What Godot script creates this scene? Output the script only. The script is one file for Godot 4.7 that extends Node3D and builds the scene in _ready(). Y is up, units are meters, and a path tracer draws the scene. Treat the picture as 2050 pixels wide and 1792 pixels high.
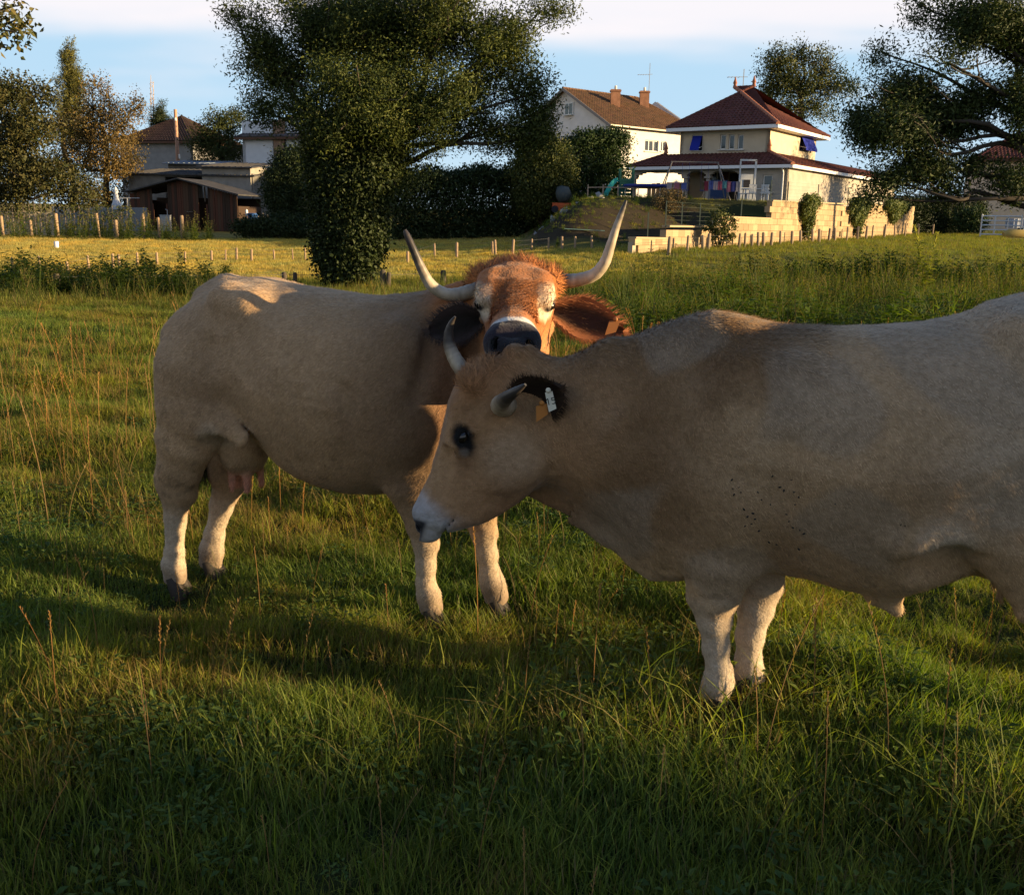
extends Node3D
# A pasture in low evening sun: two cows in the grass, a meadow, trees and village houses behind.
# Lens: points of the place are found from where they lie in view and how far off they are.
const F := 2003.0
const CX := 1025.0
const CY := 896.0
const EYE := Vector3(0, 1.65, 0)
const PITCH := 0.22053
const ROLL := 0.017453
var used := {}
var rng := RandomNumberGenerator.new()
var nz := FastNoiseLite.new()
var nz2 := FastNoiseLite.new()
var mats := {}
var ci := {"_": 0}

func ray(px: float, py: float) -> Vector3:
	var u := (px - CX) / F
	var v := (CY - py) / F
	var c := cos(ROLL)
	var s := sin(ROLL)
	var u0 := c * u - s * v
	var v0 := s * u + c * v
	return Vector3(u0, -sin(PITCH) + v0 * cos(PITCH), -(cos(PITCH) + v0 * sin(PITCH)))

func at(px: float, py: float, depth: float) -> Vector3:
	var d := ray(px, py)
	return EYE + d * (depth / -d.z)

func on_ground(px: float, py: float) -> Vector3:
	var d := ray(px, py)
	var t := 1.0
	for i in 400:
		var p := EYE + d * t
		var g := ground(p.x, p.z)
		if p.y - g < 0.003: break
		t += clampf((p.y - g) * 0.8, 0.004, 3.0)
		if t > 300: break
	return EYE + d * t

func col_at(px: float, depth: float) -> Vector3:   # a point of the ground below the column px at that depth
	var p := at(px, 447, depth)
	p.y = ground(p.x, p.z)
	return p

func sm(a: float, b: float, x: float) -> float:
	var t := clampf((x - a) / (b - a), 0.0, 1.0)
	return t * t * (3.0 - 2.0 * t)

func table(xs: Array, ys: Array, x: float) -> float:
	if x <= xs[0]: return ys[0]
	for i in xs.size() - 1:
		if x <= xs[i + 1]:
			var t: float = (x - xs[i]) / (xs[i + 1] - xs[i])
			t = lerpf(t, t * t * (3 - 2 * t), 0.5)
			return lerpf(ys[i], ys[i + 1], t)
	return ys[-1]

const LZ := [12.0, 20.0, 30.0, 40.0, 60.0, 75.0, 110.0, 400.0]
const LH := [0.0, -0.02, -0.25, -0.12, 0.38, 0.7, 1.6, 6.0]
const RZ := [12.0, 20.0, 30.0, 42.0, 55.0, 75.0, 110.0, 400.0]
const RH := [0.0, 0.02, 0.15, 0.72, 0.95, 1.3, 2.4, 7.0]
# the retaining wall runs from WA to WB, behind it lies the raised yard
const WA := Vector2(6.7, -42.5)
const WD := Vector2(0.56, -0.83)

func yard(x: float, z: float) -> float:   # how far (0..1) a point lies on the raised yard
	var q := Vector2(x, z) - WA
	var along := q.dot(WD)
	var back := q.dot(Vector2(-0.83, -0.56))    # metres behind the wall's face
	if along < -12.0 or along > 70.0: return 0.0
	var edge := table([-12.0, -7.0, 0.0, 14.5, 15.0, 60.0], [26.0, 19.0, 2.5, 1.5, 1.7, 1.7], along)
	var wide := table([-12.0, -7.0, 0.0, 8.0, 14.0, 15.0, 60.0], [7.0, 6.5, 6.0, 5.5, 3.0, 0.5, 0.5], along)
	var u := x / maxf(-z, 1.0)
	return sm(edge - 0.05, edge + wide, back) * sm(0.0, 0.075, u + 0.012 * nz.get_noise_2d(x * 3.0, z * 3.0))

func plain(x: float, z: float) -> float:
	var d := maxf(-z, 0.0)
	var u := clampf(x / maxf(d, 4.0), -0.6, 0.6)
	var k := sm(-0.28, 0.2, u)
	return lerpf(table(LZ, LH, d), table(RZ, RH, d), k)

func ground(x: float, z: float) -> float:
	var h := plain(x, z)
	if z < -30.0:
		h = lerpf(h, 2.6 + 0.5 * sm(-6.0, 12.0, (Vector2(x, z) - WA).dot(WD)), yard(x, z) * sm(-32, -38, z))
	var near := sm(60, 12, -z)
	h += nz.get_noise_2d(x * 7.0, z * 11.0) * 0.105 * near + nz2.get_noise_2d(x * 25.0, z * 30.0) * 0.03 * near
	return h

func numbered(called: String) -> String:
	used[called] = used.get(called, -1) + 1
	return called if used[called] == 0 else "%s_%03d" % [called, used[called]]

func tag(o: Node, label: String, category: String, group := "") -> void:
	o.set_meta("label", label)
	o.set_meta("category", category)
	if group: o.set_meta("group", group)

func thing(called: String, label: String, category: String, where := Vector3.ZERO, turn := 0.0, group := "") -> Node3D:
	var o := Node3D.new()
	o.name = numbered(called)
	add_child(o)
	o.position = where
	o.rotation.y = turn
	tag(o, label, category, group)
	return o

func obj(called: String, m: Mesh, mat: Material, parent: Node = null, kind := "") -> MeshInstance3D:
	var o := MeshInstance3D.new()
	o.name = numbered(called) if parent == null else called
	o.mesh = m
	o.material_override = mat
	if parent == null: add_child(o, true)
	else: parent.add_child(o, true)
	if kind: o.set_meta("kind", kind)
	return o

func mat(key: String, color: Color, rough := 0.9, extra := {}) -> StandardMaterial3D:   # color is given as a linear value
	if mats.has(key): return mats[key]
	var m := StandardMaterial3D.new()
	m.resource_name = key
	m.albedo_color = color.linear_to_srgb()
	m.roughness = rough
	m.metallic_specular = 0.3
	for k in extra: m.set(k, extra[k])
	mats[key] = m
	return m

func noise_tex(freq: float, lo: Color, hi: Color, size := 512, oct := 4, sd := 1) -> NoiseTexture2D:
	var n := FastNoiseLite.new()
	n.seed = sd
	n.noise_type = FastNoiseLite.TYPE_SIMPLEX_SMOOTH
	n.frequency = freq
	n.fractal_octaves = oct
	var t := NoiseTexture2D.new()
	t.width = size
	t.height = size
	t.seamless = true
	t.noise = n
	var g := Gradient.new()
	g.set_color(0, lo.linear_to_srgb())
	g.set_color(1, hi.linear_to_srgb())
	t.color_ramp = g
	return t

# ---- simple shapes put into a SurfaceTool
func st() -> SurfaceTool:
	var s := SurfaceTool.new()
	s.begin(Mesh.PRIMITIVE_TRIANGLES)
	s.set_smooth_group(-1)
	return s

func done(s: SurfaceTool) -> ArrayMesh:
	s.generate_normals()
	return s.commit()

func quad(s: SurfaceTool, a: Vector3, b: Vector3, c: Vector3, d: Vector3) -> void:   # clockwise seen from the front
	for p in [a, b, c, a, c, d]: s.add_vertex(p)

func box(s: SurfaceTool, t: Transform3D, size: Vector3) -> void:   # centred on t
	var h := size * 0.5
	var p := []
	for k in 8:
		p.append(t * Vector3(h.x * (1 if k & 1 else -1), h.y * (1 if k & 2 else -1), h.z * (1 if k & 4 else -1)))
	for f in [[4, 6, 7, 5], [1, 3, 2, 0], [5, 7, 3, 1], [0, 2, 6, 4], [6, 2, 3, 7], [0, 4, 5, 1]]:
		quad(s, p[f[0]], p[f[1]], p[f[2]], p[f[3]])

func box2(s: SurfaceTool, c: Vector3, size: Vector3) -> void:
	box(s, Transform3D(Basis(), c), size)

func bar(s: SurfaceTool, a: Vector3, b: Vector3, w: float, h := -1.0, up := Vector3.UP) -> void:
	var d := (b - a)
	var x := d.normalized()
	if absf(x.dot(up)) > 0.99: up = Vector3.RIGHT
	var z := x.cross(up).normalized()
	box(s, Transform3D(Basis(x, z.cross(x), z), (a + b) * 0.5), Vector3(d.length(), h if h > 0 else w, w))

func tube(s: SurfaceTool, pts: Array, rad: Array, sides := 8, cols := [], cap := true) -> void:
	var n := pts.size()
	var rings := []
	var side := Vector3.ZERO
	for i in n:
		var d: Vector3 = (pts[mini(i + 1, n - 1)] - pts[maxi(i - 1, 0)]).normalized()
		if side == Vector3.ZERO: side = d.cross(Vector3.UP if absf(d.y) < 0.9 else Vector3.RIGHT).normalized()
		side = (side - d * side.dot(d)).normalized()
		var up := side.cross(d)
		var r := []
		for k in sides:
			var a := TAU * k / sides
			r.append(pts[i] + (side * cos(a) + up * sin(a)) * rad[i])
		rings.append(r)
	s.set_smooth_group(1)
	for i in n - 1:
		for k in sides:
			var k2 := (k + 1) % sides
			var f := [rings[i][k], rings[i + 1][k], rings[i + 1][k2], rings[i][k2]]
			var c := [i, i + 1, i + 1, i]
			for j in [0, 2, 1, 0, 3, 2]:
				if cols.size(): s.set_color(cols[c[j]])
				s.add_vertex(f[j])
	s.set_smooth_group(-1)
	if cap:
		for e in [0, n - 1]:
			if cols.size(): s.set_color(cols[e])
			for k in sides:
				var k2 := (k + 1) % sides
				for p in ([pts[e], rings[e][k], rings[e][k2]] if e == 0 else [pts[e], rings[e][k2], rings[e][k]]): s.add_vertex(p)

func ball(s: SurfaceTool, t: Transform3D, r: Vector3, seg := 12, rows := 8) -> void:
	s.set_smooth_group(1)
	for j in rows:
		for i in seg:
			var q := []
			for e in [[i, j], [i + 1, j], [i + 1, j + 1], [i, j + 1]]:
				var a: float = TAU * e[0] / seg
				var b: float = PI * e[1] / rows
				q.append(t * (Vector3(sin(b) * cos(a), cos(b), sin(b) * sin(a)) * r))
			quad(s, q[0], q[1], q[2], q[3])
	s.set_smooth_group(-1)

func copies(called: String, m: Mesh, mate: Material, xf: Array, cols: Array, parent: Node = null) -> MultiMeshInstance3D:
	var mm := MultiMesh.new()
	mm.transform_format = MultiMesh.TRANSFORM_3D
	mm.use_colors = cols.size() > 0
	mm.mesh = m
	mm.instance_count = xf.size()
	for i in xf.size():
		mm.set_instance_transform(i, xf[i])
		if cols.size(): mm.set_instance_color(i, cols[i])
	var o := MultiMeshInstance3D.new()
	o.name = numbered(called) if parent == null else called
	o.multimesh = mm
	o.material_override = mate
	if parent == null: add_child(o, true)
	else: parent.add_child(o, true)
	o.set_meta("kind", "stuff")
	return o

func _ready() -> void:
	rng.seed = 7
	nz.seed = 3
	nz.frequency = 0.1
	nz2.seed = 9
	nz2.frequency = 0.1
	# camera
	var cam := Camera3D.new()
	cam.name = "camera"
	cam.fov = rad_to_deg(2.0 * atan(CY / F))
	cam.near = 0.1
	cam.far = 1500
	cam.transform = Transform3D(Basis(Vector3.RIGHT, -PITCH) * Basis(Vector3.BACK, ROLL), EYE)
	add_child(cam)
	# sky, air and exposure
	var we := WorldEnvironment.new()
	we.name = "world_environment"
	var env := Environment.new()
	env.background_mode = Environment.BG_SKY
	env.sky = Sky.new()
	env.sky.sky_material = make_sky()
	env.background_energy_multiplier = 1.0
	env.tonemap_mode = Environment.TONE_MAPPER_LINEAR
	env.tonemap_exposure = 2.9
	env.sdfgi_enabled = true
	env.ssao_enabled = true
	env.ssil_enabled = true
	we.environment = env
	add_child(we)
	# the low sun, from the right
	var sun := DirectionalLight3D.new()
	sun.name = "sun"
	sun.light_color = Color(1.0, 0.74, 0.40).linear_to_srgb()
	sun.light_energy = 1.6
	sun.light_angular_distance = 0.5
	sun.shadow_enabled = true
	add_child(sun)
	sun.look_at_from_position(SUN_AT * 100.0, Vector3.ZERO, Vector3.UP)
	# the place
	build_all()

const SUN_AT := Vector3(0.970, 0.148, 0.20)

func make_sky() -> PanoramaSkyMaterial:
	var w := 1536
	var h := 768
	var n := FastNoiseLite.new()
	n.seed = 21
	n.frequency = 0.55
	n.fractal_octaves = 5
	n.fractal_gain = 0.55
	var n2 := FastNoiseLite.new()
	n2.seed = 5
	n2.frequency = 0.25
	n2.fractal_octaves = 3
	var data := PackedFloat32Array()
	data.resize(w * h * 3)
	var k := 0
	var zen := Color(0.0412, 0.0920, 0.2030)
	var mid := Color(0.1721, 0.2538, 0.3228)
	var low := Color(0.2411, 0.2958, 0.3291)
	var cl := Color(0.3474, 0.3291, 0.3379)
	for j in h:
		var el := (0.5 - (j + 0.5) / h) * PI
		var up := sin(el)
		if j > h / 2 + 2:
			for i in w:
				data[k] = 0.032
				data[k + 1] = 0.035
				data[k + 2] = 0.019
				k += 3
			continue
		var t1 := clampf(up / 0.16, 0, 1)
		var base := low.lerp(mid, t1 * (2 - t1)).lerp(zen, sm(0.14, 0.75, up))
		for i in w:
			var az := (i + 0.5) / w * TAU
			var d := Vector3(sin(az), 0, -cos(az))      # the picture's middle looks along -z
			d = Vector3(-sin(az), 0, cos(az))
			# a sheet of thin cloud high over the place, drawn out into streaks
			var q := Vector2(d.x, d.z) * (cos(el) / (maxf(up, 0.0) + 0.10))
			var f := n.get_noise_3d(q.x * 0.5, q.y * 1.6, 1.0) * 0.55 + n2.get_noise_3d(q.x * 0.55, q.y * 0.8, 4.0) * 0.75
			var cover := sm(-0.34, 0.22, f + 0.34 * sm(0.10, 0.22, up) - 0.75 * sm(0.185, 0.085, up)) * (0.92 - 0.80 * sm(0.20, 0.5, up))
			cover = maxf(cover, 0.0)
			var wisp := sm(0.0, 0.5, n.get_noise_3d(q.x * 0.9 + 7.0, q.y * 4.0, 8.0)) * 0.16 * sm(0.03, 0.1, up) * sm(0.5, 0.2, up)
			var c := base.lerp(cl, clampf(cover + wisp, 0, 1))
			var g := maxf(d.x * cos(el) * 0.99 + up * 0.125 + d.z * cos(el) * 0.09, 0.0)
			g = pow(g, 8.0)
			data[k] = c.r * (1.0 + 0.5 * g)
			data[k + 1] = c.g * (1.0 + 0.32 * g)
			data[k + 2] = c.b * (1.0 + 0.1 * g)
			k += 3
	var im := Image.create_from_data(w, h, false, Image.FORMAT_RGBF, data.to_byte_array())
	var m := PanoramaSkyMaterial.new()
	m.panorama = ImageTexture.create_from_image(im)
	return m

func build_all() -> void:
	build_ground()
	build_houses()
	build_walls()
	build_things()
	build_trees()
	build_weeds()
	build_cows()
	build_grass()

func build_ground() -> void:
	var zs := [200.0, 90.0, 45.0, 25.0, 14.0, 8.0, 5.0, 3.0, 1.8, 0.9, 0.2, -0.4, -0.9]
	var z := -1.3
	while z > -420.0:
		zs.append(z)
		z *= 1.018
	var us := []
	for i in 61: us.append(-0.62 + 1.24 * i / 60.0)
	var outer := [-6.0, -3.5, -2.2, -1.5, -1.1, -0.85, -0.72]
	us = outer + us + [0.72, 0.85, 1.1, 1.5, 2.2, 3.5, 6.0]
	var nu := us.size()
	var v := PackedVector3Array()
	var c := PackedColorArray()
	var ix := PackedInt32Array()
	for zz in zs:
		for u in us:
			var x: float = u * (absf(zz) + 3.0)
			v.append(Vector3(x, ground(x, zz), zz))
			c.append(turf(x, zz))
	for j in zs.size() - 1:
		for i in nu - 1:
			var a := j * nu + i
			for e in [a, a + nu, a + 1, a + 1, a + nu, a + nu + 1]: ix.append(e)
	var s := SurfaceTool.new()
	var arr := []
	arr.resize(Mesh.ARRAY_MAX)
	arr[Mesh.ARRAY_VERTEX] = v
	arr[Mesh.ARRAY_COLOR] = c
	arr[Mesh.ARRAY_INDEX] = ix
	var am := ArrayMesh.new()
	am.add_surface_from_arrays(Mesh.PRIMITIVE_TRIANGLES, arr)
	s.create_from(am, 0)
	s.generate_normals()
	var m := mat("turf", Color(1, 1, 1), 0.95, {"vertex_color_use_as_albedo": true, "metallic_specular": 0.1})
	m.albedo_texture = noise_tex(0.03, Color(0.5, 0.5, 0.5), Color(1, 1, 1), 512, 5, 4)
	m.uv1_triplanar = true
	m.uv1_world_triplanar = true
	m.uv1_scale = Vector3(0.9, 0.9, 0.9)
	m.heightmap_enabled = true
	m.heightmap_texture = noise_tex(0.06, Color(0, 0, 0), Color(1, 1, 1), 512, 5, 6)
	m.heightmap_scale = 4.0
	var o := obj("ground", s.commit(), m, null, "structure")
	o.set_meta("label", "pasture and meadow ground")

func turf(x: float, z: float) -> Color:
	var d := -z
	var n := nz.get_noise_2d(x * 2.0, z * 3.0)
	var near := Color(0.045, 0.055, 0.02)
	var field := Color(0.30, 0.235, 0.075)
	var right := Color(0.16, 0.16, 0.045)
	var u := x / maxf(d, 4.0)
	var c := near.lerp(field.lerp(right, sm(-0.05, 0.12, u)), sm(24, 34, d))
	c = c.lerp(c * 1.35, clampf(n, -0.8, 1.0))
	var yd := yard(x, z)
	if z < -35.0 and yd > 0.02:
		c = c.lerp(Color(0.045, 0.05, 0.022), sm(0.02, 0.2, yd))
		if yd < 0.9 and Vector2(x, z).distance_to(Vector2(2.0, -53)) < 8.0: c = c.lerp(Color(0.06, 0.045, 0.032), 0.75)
	return Color(c.r, c.g, c.b)

# ---- a field of distances on a grid, into which rounded shapes melt; its surface becomes one continuous skin
class Field:
	var o: Vector3
	var c: float
	var nx: int
	var ny: int
	var nz: int
	var d := PackedFloat32Array()

	func _init(lo: Vector3, hi: Vector3, cell: float) -> void:
		o = lo
		c = cell
		nx = int(ceil((hi.x - lo.x) / cell)) + 1
		ny = int(ceil((hi.y - lo.y) / cell)) + 1
		nz = int(ceil((hi.z - lo.z) / cell)) + 1
		d.resize(nx * ny * nz)
		d.fill(0.5)

	func span(lo: Vector3, hi: Vector3) -> Array:
		var a := (lo - o) / c
		var b := (hi - o) / c
		return [maxi(int(floor(a.x)), 0), mini(int(ceil(b.x)) + 1, nx), maxi(int(floor(a.y)), 0), mini(int(ceil(b.y)) + 1, ny), maxi(int(floor(a.z)), 0), mini(int(ceil(b.z)) + 1, nz)]

	# an elliptical cone from a to b: radii r0 (across, along side) at a and r1 at b
	func cone(a: Vector3, b: Vector3, r0: Vector2, r1: Vector2, side: Vector3, k: float, cut := false) -> void:
		var ax := b - a
		var L := maxf(ax.length(), 1e-4)
		ax /= L
		side = (side - ax * side.dot(ax)).normalized()
		var up := side.cross(ax)
		var m := maxf(maxf(r0.x, r0.y), maxf(r1.x, r1.y)) + k + 2.0 * c
		var mm := Vector3(m, m, m)
		var s := span(Vector3(minf(a.x, b.x), minf(a.y, b.y), minf(a.z, b.z)) - mm, Vector3(maxf(a.x, b.x), maxf(a.y, b.y), maxf(a.z, b.z)) + mm)
		for iz in range(s[4], s[5]):
			for iy in range(s[2], s[3]):
				var i: int = (iz * ny + iy) * nx + s[0]
				var q := Vector3(o.x + s[0] * c, o.y + iy * c, o.z + iz * c) - a
				for ixx in range(s[0], s[1]):
					var along := q.dot(ax)
					var t := clampf(along / L, 0.0, 1.0)
					var ru := r0.x + (r1.x - r0.x) * t
					var rs := r0.y + (r1.y - r0.y) * t
					var rm := minf(ru, rs)
					var qa := (along - t * L) / rm
					var qu := q.dot(up) / ru
					var qs := q.dot(side) / rs
					var r := sqrt(qa * qa + qu * qu + qs * qs)
					var g := sqrt(qu * qu / (ru * ru) + qs * qs / (rs * rs) + qa * qa / (rm * rm))
					var v := r * (r - 1.0) / g if g > 1e-5 else -rm
					var e := d[i]
					if cut:
						v = -v
						var hc := k - absf(e - v)
						d[i] = maxf(e, v) + (hc * hc / (4.0 * k) if hc > 0.0 else 0.0)
					else:
						var h := k - absf(e - v)
						d[i] = minf(e, v) - (h * h / (4.0 * k) if h > 0.0 else 0.0)
					i += 1
					q.x += c

	func egg(p: Vector3, r: Vector3, bs: Basis, k: float, cut := false) -> void:
		var m := maxf(r.x, maxf(r.y, r.z)) + k + 2.0 * c
		var s := span(p - Vector3(m, m, m), p + Vector3(m, m, m))
		for iz in range(s[4], s[5]):
			for iy in range(s[2], s[3]):
				var i: int = (iz * ny + iy) * nx + s[0]
				var q := Vector3(o.x + s[0] * c, o.y + iy * c, o.z + iz * c) - p
				for ixx in range(s[0], s[1]):
					var w := Vector3(q.dot(bs.x), q.dot(bs.y), q.dot(bs.z)) / r
					var r1 := w.length()
					var g := (w / r).length()
					var v := r1 * (r1 - 1.0) / g if g > 1e-5 else -r.x
					var e := d[i]
					if cut:
						v = -v
						var hc := k - absf(e - v)
						d[i] = maxf(e, v) + (hc * hc / (4.0 * k) if hc > 0.0 else 0.0)
					else:
						var h := k - absf(e - v)
						d[i] = minf(e, v) - (h * h / (4.0 * k) if h > 0.0 else 0.0)
					i += 1
					q.x += c

	# a trunk along its own x: stations [x, top, bottom, half width, width left at the bottom]
	func loft(T: Transform3D, stations: Array, n: float, mid: float, k: float) -> void:
		var N := 160
		var lut := []
		for j in 5: lut.append(PackedFloat32Array())
		var x0: float = stations[0][0]
		var x1: float = stations[-1][0]
		var seg := 0
		for j in N + 1:
			var x := x0 + (x1 - x0) * j / N
			while seg < stations.size() - 2 and x > stations[seg + 1][0]: seg += 1
			var p0: Array = stations[maxi(seg - 1, 0)]
			var p1: Array = stations[seg]
			var p2: Array = stations[seg + 1]
			var p3: Array = stations[mini(seg + 2, stations.size() - 1)]
			var h: float = p2[0] - p1[0]
			var t: float = (x - p1[0]) / h
			var row := []
			for e in range(1, 5):
				var m1: float = (p2[e] - p0[e]) / (p2[0] - p0[0]) * h
				var m2: float = (p3[e] - p1[e]) / (p3[0] - p1[0]) * h
				row.append((2 * t * t * t - 3 * t * t + 1) * p1[e] + (t * t * t - 2 * t * t + t) * m1 + (3 * t * t - 2 * t * t * t) * p2[e] + (t * t * t - t * t) * m2)
			var yc: float = row[1] + (row[0] - row[1]) * mid
			lut[0].append(yc)
			lut[1].append(row[0] - yc)
			lut[2].append(yc - row[1])
			lut[3].append(row[2])
			lut[4].append(row[3])
		var lo := Vector3(1e9, 1e9, 1e9)
		var hi := -lo
		for a in stations:
			for yy in [a[1], a[2]]:
				for zz in [-a[3], a[3]]:
					var p: Vector3 = T * Vector3(a[0], yy, zz)
					lo = lo.min(p)
					hi = hi.max(p)
		var mg := Vector3(1, 1, 1) * (k + 3.0 * c)
		var s := span(lo - mg, hi + mg)
		var inv := T.affine_inverse()
		var dx := inv.basis.x * c
		var sc := T.basis.x.length()
		for iz in range(s[4], s[5]):
			for iy in range(s[2], s[3]):
				var i: int = (iz * ny + iy) * nx + s[0]
				var q := inv * Vector3(o.x + s[0] * c, o.y + iy * c, o.z + iz * c)
				for ixx in range(s[0], s[1]):
					var u := clampf((q.x - x0) / (x1 - x0) * N, 0.0, N - 0.001)
					var ui := int(u)
					var f := u - ui
					var dy: float = q.y - (lut[0][ui] * (1 - f) + lut[0][ui + 1] * f)
					var w: float = lut[3][ui] * (1 - f) + lut[3][ui + 1] * f
					var h := 0.0
					if dy > 0: h = lut[1][ui] * (1 - f) + lut[1][ui + 1] * f
					else:
						h = lut[2][ui] * (1 - f) + lut[2][ui + 1] * f
						w *= 1.0 - (1.0 - (lut[4][ui] * (1 - f) + lut[4][ui + 1] * f)) * minf(-dy / h, 1.0)
					var over := maxf(maxf(x0 - q.x, q.x - x1), 0.0)
					var rm := minf(h, w)
					var qy := absf(dy) / h
					var qz := absf(q.z) / w
					var qa := over / rm
					if qy + qz + qa < 4.0:
						var r := pow(pow(qy, n) + pow(qz, n) + pow(qa, n), 1.0 / n)
						var r2 := sqrt(qy * qy + qz * qz + qa * qa)
						var g := sqrt(qy * qy / (h * h) + qz * qz / (w * w) + qa * qa / (rm * rm))
						var v := sc * (r2 * (r - 1.0) / g if g > 1e-5 else -rm)
						var e := d[i]
						var hh := k - absf(e - v)
						d[i] = minf(e, v) - (hh * hh / (4.0 * k) if hh > 0.0 else 0.0)
					i += 1
					q += dx

	func roughen(n: FastNoiseLite, amount: float) -> void:
		var i := 0
		for iz in nz:
			for iy in ny:
				for ix in nx:
					if absf(d[i]) < 3.0 * c:
						d[i] += n.get_noise_3d(o.x + ix * c, o.y + iy * c, o.z + iz * c) * amount
					i += 1

	func ribs(x0: float, x1: float, y0: float, y1: float, amount: float) -> void:
		var i := 0
		for iz in nz:
			for iy in ny:
				var y := o.y + iy * c
				for ix in nx:
					if absf(d[i]) < 3.0 * c:
						var x := o.x + ix * c
						if x > x0 and x < x1 and y > y0 and y < y1:
							var m := sin(PI * (x - x0) / (x1 - x0)) * sin(PI * (y - y0) / (y1 - y0))
							d[i] += amount * m * cos((x + 0.28 * y) * TAU / 0.088)
					i += 1

	# surface nets; T places the grid, keep (a plane in the grid's own axes) says which side of it is kept
	func skin(T: Transform3D, keep: Plane, v: PackedVector3Array, nn: PackedVector3Array, ind: PackedInt32Array, M: Transform3D, room: AABB) -> Array:   # M and room: the box (in the head's axes) in which the plane counts
		var vid := PackedInt32Array()
		vid.resize(d.size())
		vid.fill(-1)
		var sx := nx
		var sxy := nx * ny
		var far := 2.5 * c
		for iz in nz - 1:
			for iy in ny - 1:
				var i := (iz * ny + iy) * nx - 1
				for ix in nx - 1:
					i += 1
					var a := d[i]
					if a > far or a < -far: continue
					var b := d[i + 1]
					var e := d[i + sx]
					var f := d[i + sx + 1]
					var g := d[i + sxy]
					var h := d[i + sxy + 1]
					var l := d[i + sxy + sx]
					var m := d[i + sxy + sx + 1]
					var inside := int(a < 0) + int(b < 0) + int(e < 0) + int(f < 0) + int(g < 0) + int(h < 0) + int(l < 0) + int(m < 0)
					if inside == 0 or inside == 8: continue
					var p := Vector3.ZERO
					var n := 0
					if (a < 0) != (b < 0):
						p += Vector3(a / (a - b), 0, 0); n += 1
					if (e < 0) != (f < 0):
						p += Vector3(e / (e - f), 1, 0); n += 1
					if (g < 0) != (h < 0):
						p += Vector3(g / (g - h), 0, 1); n += 1
					if (l < 0) != (m < 0):
						p += Vector3(l / (l - m), 1, 1); n += 1
					if (a < 0) != (e < 0):
						p += Vector3(0, a / (a - e), 0); n += 1
					if (b < 0) != (f < 0):
						p += Vector3(1, b / (b - f), 0); n += 1
					if (g < 0) != (l < 0):
						p += Vector3(0, g / (g - l), 1); n += 1
					if (h < 0) != (m < 0):
						p += Vector3(1, h / (h - m), 1); n += 1
					if (a < 0) != (g < 0):
						p += Vector3(0, 0, a / (a - g)); n += 1
					if (b < 0) != (h < 0):
						p += Vector3(1, 0, b / (b - h)); n += 1
					if (e < 0) != (l < 0):
						p += Vector3(0, 1, e / (e - l)); n += 1
					if (f < 0) != (m < 0):
						p += Vector3(1, 1, f / (f - m)); n += 1
					p = o + (Vector3(ix, iy, iz) + p / n) * c
					if not keep.is_point_over(p) and room.has_point(M * p): continue
					vid[i] = v.size()
					v.append(T * p)
					var gr := Vector3(b + f + h + m - a - e - g - l, e + f + l + m - a - b - g - h, g + h + l + m - a - b - e - f)
					nn.append((T.basis * gr).normalized())
		for iz in range(1, nz - 1):
			for iy in range(1, ny - 1):
				var i := (iz * ny + iy) * nx
				for ix in range(1, nx - 1):
					i += 1
					var q3 := vid[i]
					if q3 < 0: continue
					var a := d[i] < 0
					if a != (d[i + 1] < 0):
						var p0 := vid[i - sx - sxy]; var p1 := vid[i - sxy]; var p2 := vid[i - sx]
						if p0 >= 0 and p1 >= 0 and p2 >= 0:
							for t in ([p0, q3, p1, p0, p2, q3] if a else [p0, p1, q3, p0, q3, p2]): ind.append(t)
					if a != (d[i + sx] < 0):
						var p0 := vid[i - 1 - sxy]; var p1 := vid[i - sxy]; var p2 := vid[i - 1]
						if p0 >= 0 and p1 >= 0 and p2 >= 0:
							for t in ([p0, p1, q3, p0, q3, p2] if a else [p0, q3, p1, p0, p2, q3]): ind.append(t)
					if a != (d[i + sxy] < 0):
						var p0 := vid[i - 1 - sx]; var p1 := vid[i - sx]; var p2 := vid[i - 1]
						if p0 >= 0 and p1 >= 0 and p2 >= 0:
							for t in ([p0, q3, p1, p0, p2, q3] if a else [p0, p1, q3, p0, q3, p2]): ind.append(t)
		return [v, nn, ind]

# ---- the cows. A cow's own axes: x forward, y up, z to its right.
func cow_frame(called: String) -> Transform3D:
	if called == "left":
		var f := Vector3(0.969, 0, 0.246).normalized()
		return Transform3D(Basis(f, Vector3.UP, f.cross(Vector3.UP)), Vector3(-0.83, 0, -4.21))
	var f2 := Vector3(-cos(deg_to_rad(15)), 0, -sin(deg_to_rad(15)))
	return Transform3D(Basis(f2, Vector3.UP, f2.cross(Vector3.UP)), Vector3(1.391, 0, -3.079))

func head_frame(W: Transform3D, poll: Vector3, nose: Vector3, right: Vector3) -> Transform3D:   # in the cow's own axes
	var x := (nose - poll).normalized()
	var z := (right - x * right.dot(x)).normalized()
	return W.affine_inverse() * Transform3D(Basis(x, z.cross(x), z), poll)

# leg: a list of [point, radius fore and aft, radius sideways]
func leg(f: Field, pts: Array, k: float) -> void:
	for q in pts:
		if q[0].y < 0.43:
			q[1] *= 0.89
			q[2] *= 0.91
	for i in pts.size() - 1:
		f.cone(pts[i][0], pts[i + 1][0], Vector2(pts[i][1], pts[i][2]), Vector2(pts[i + 1][1], pts[i + 1][2]), Vector3(0, 0, 1), k if i == 0 else 0.025)

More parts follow.
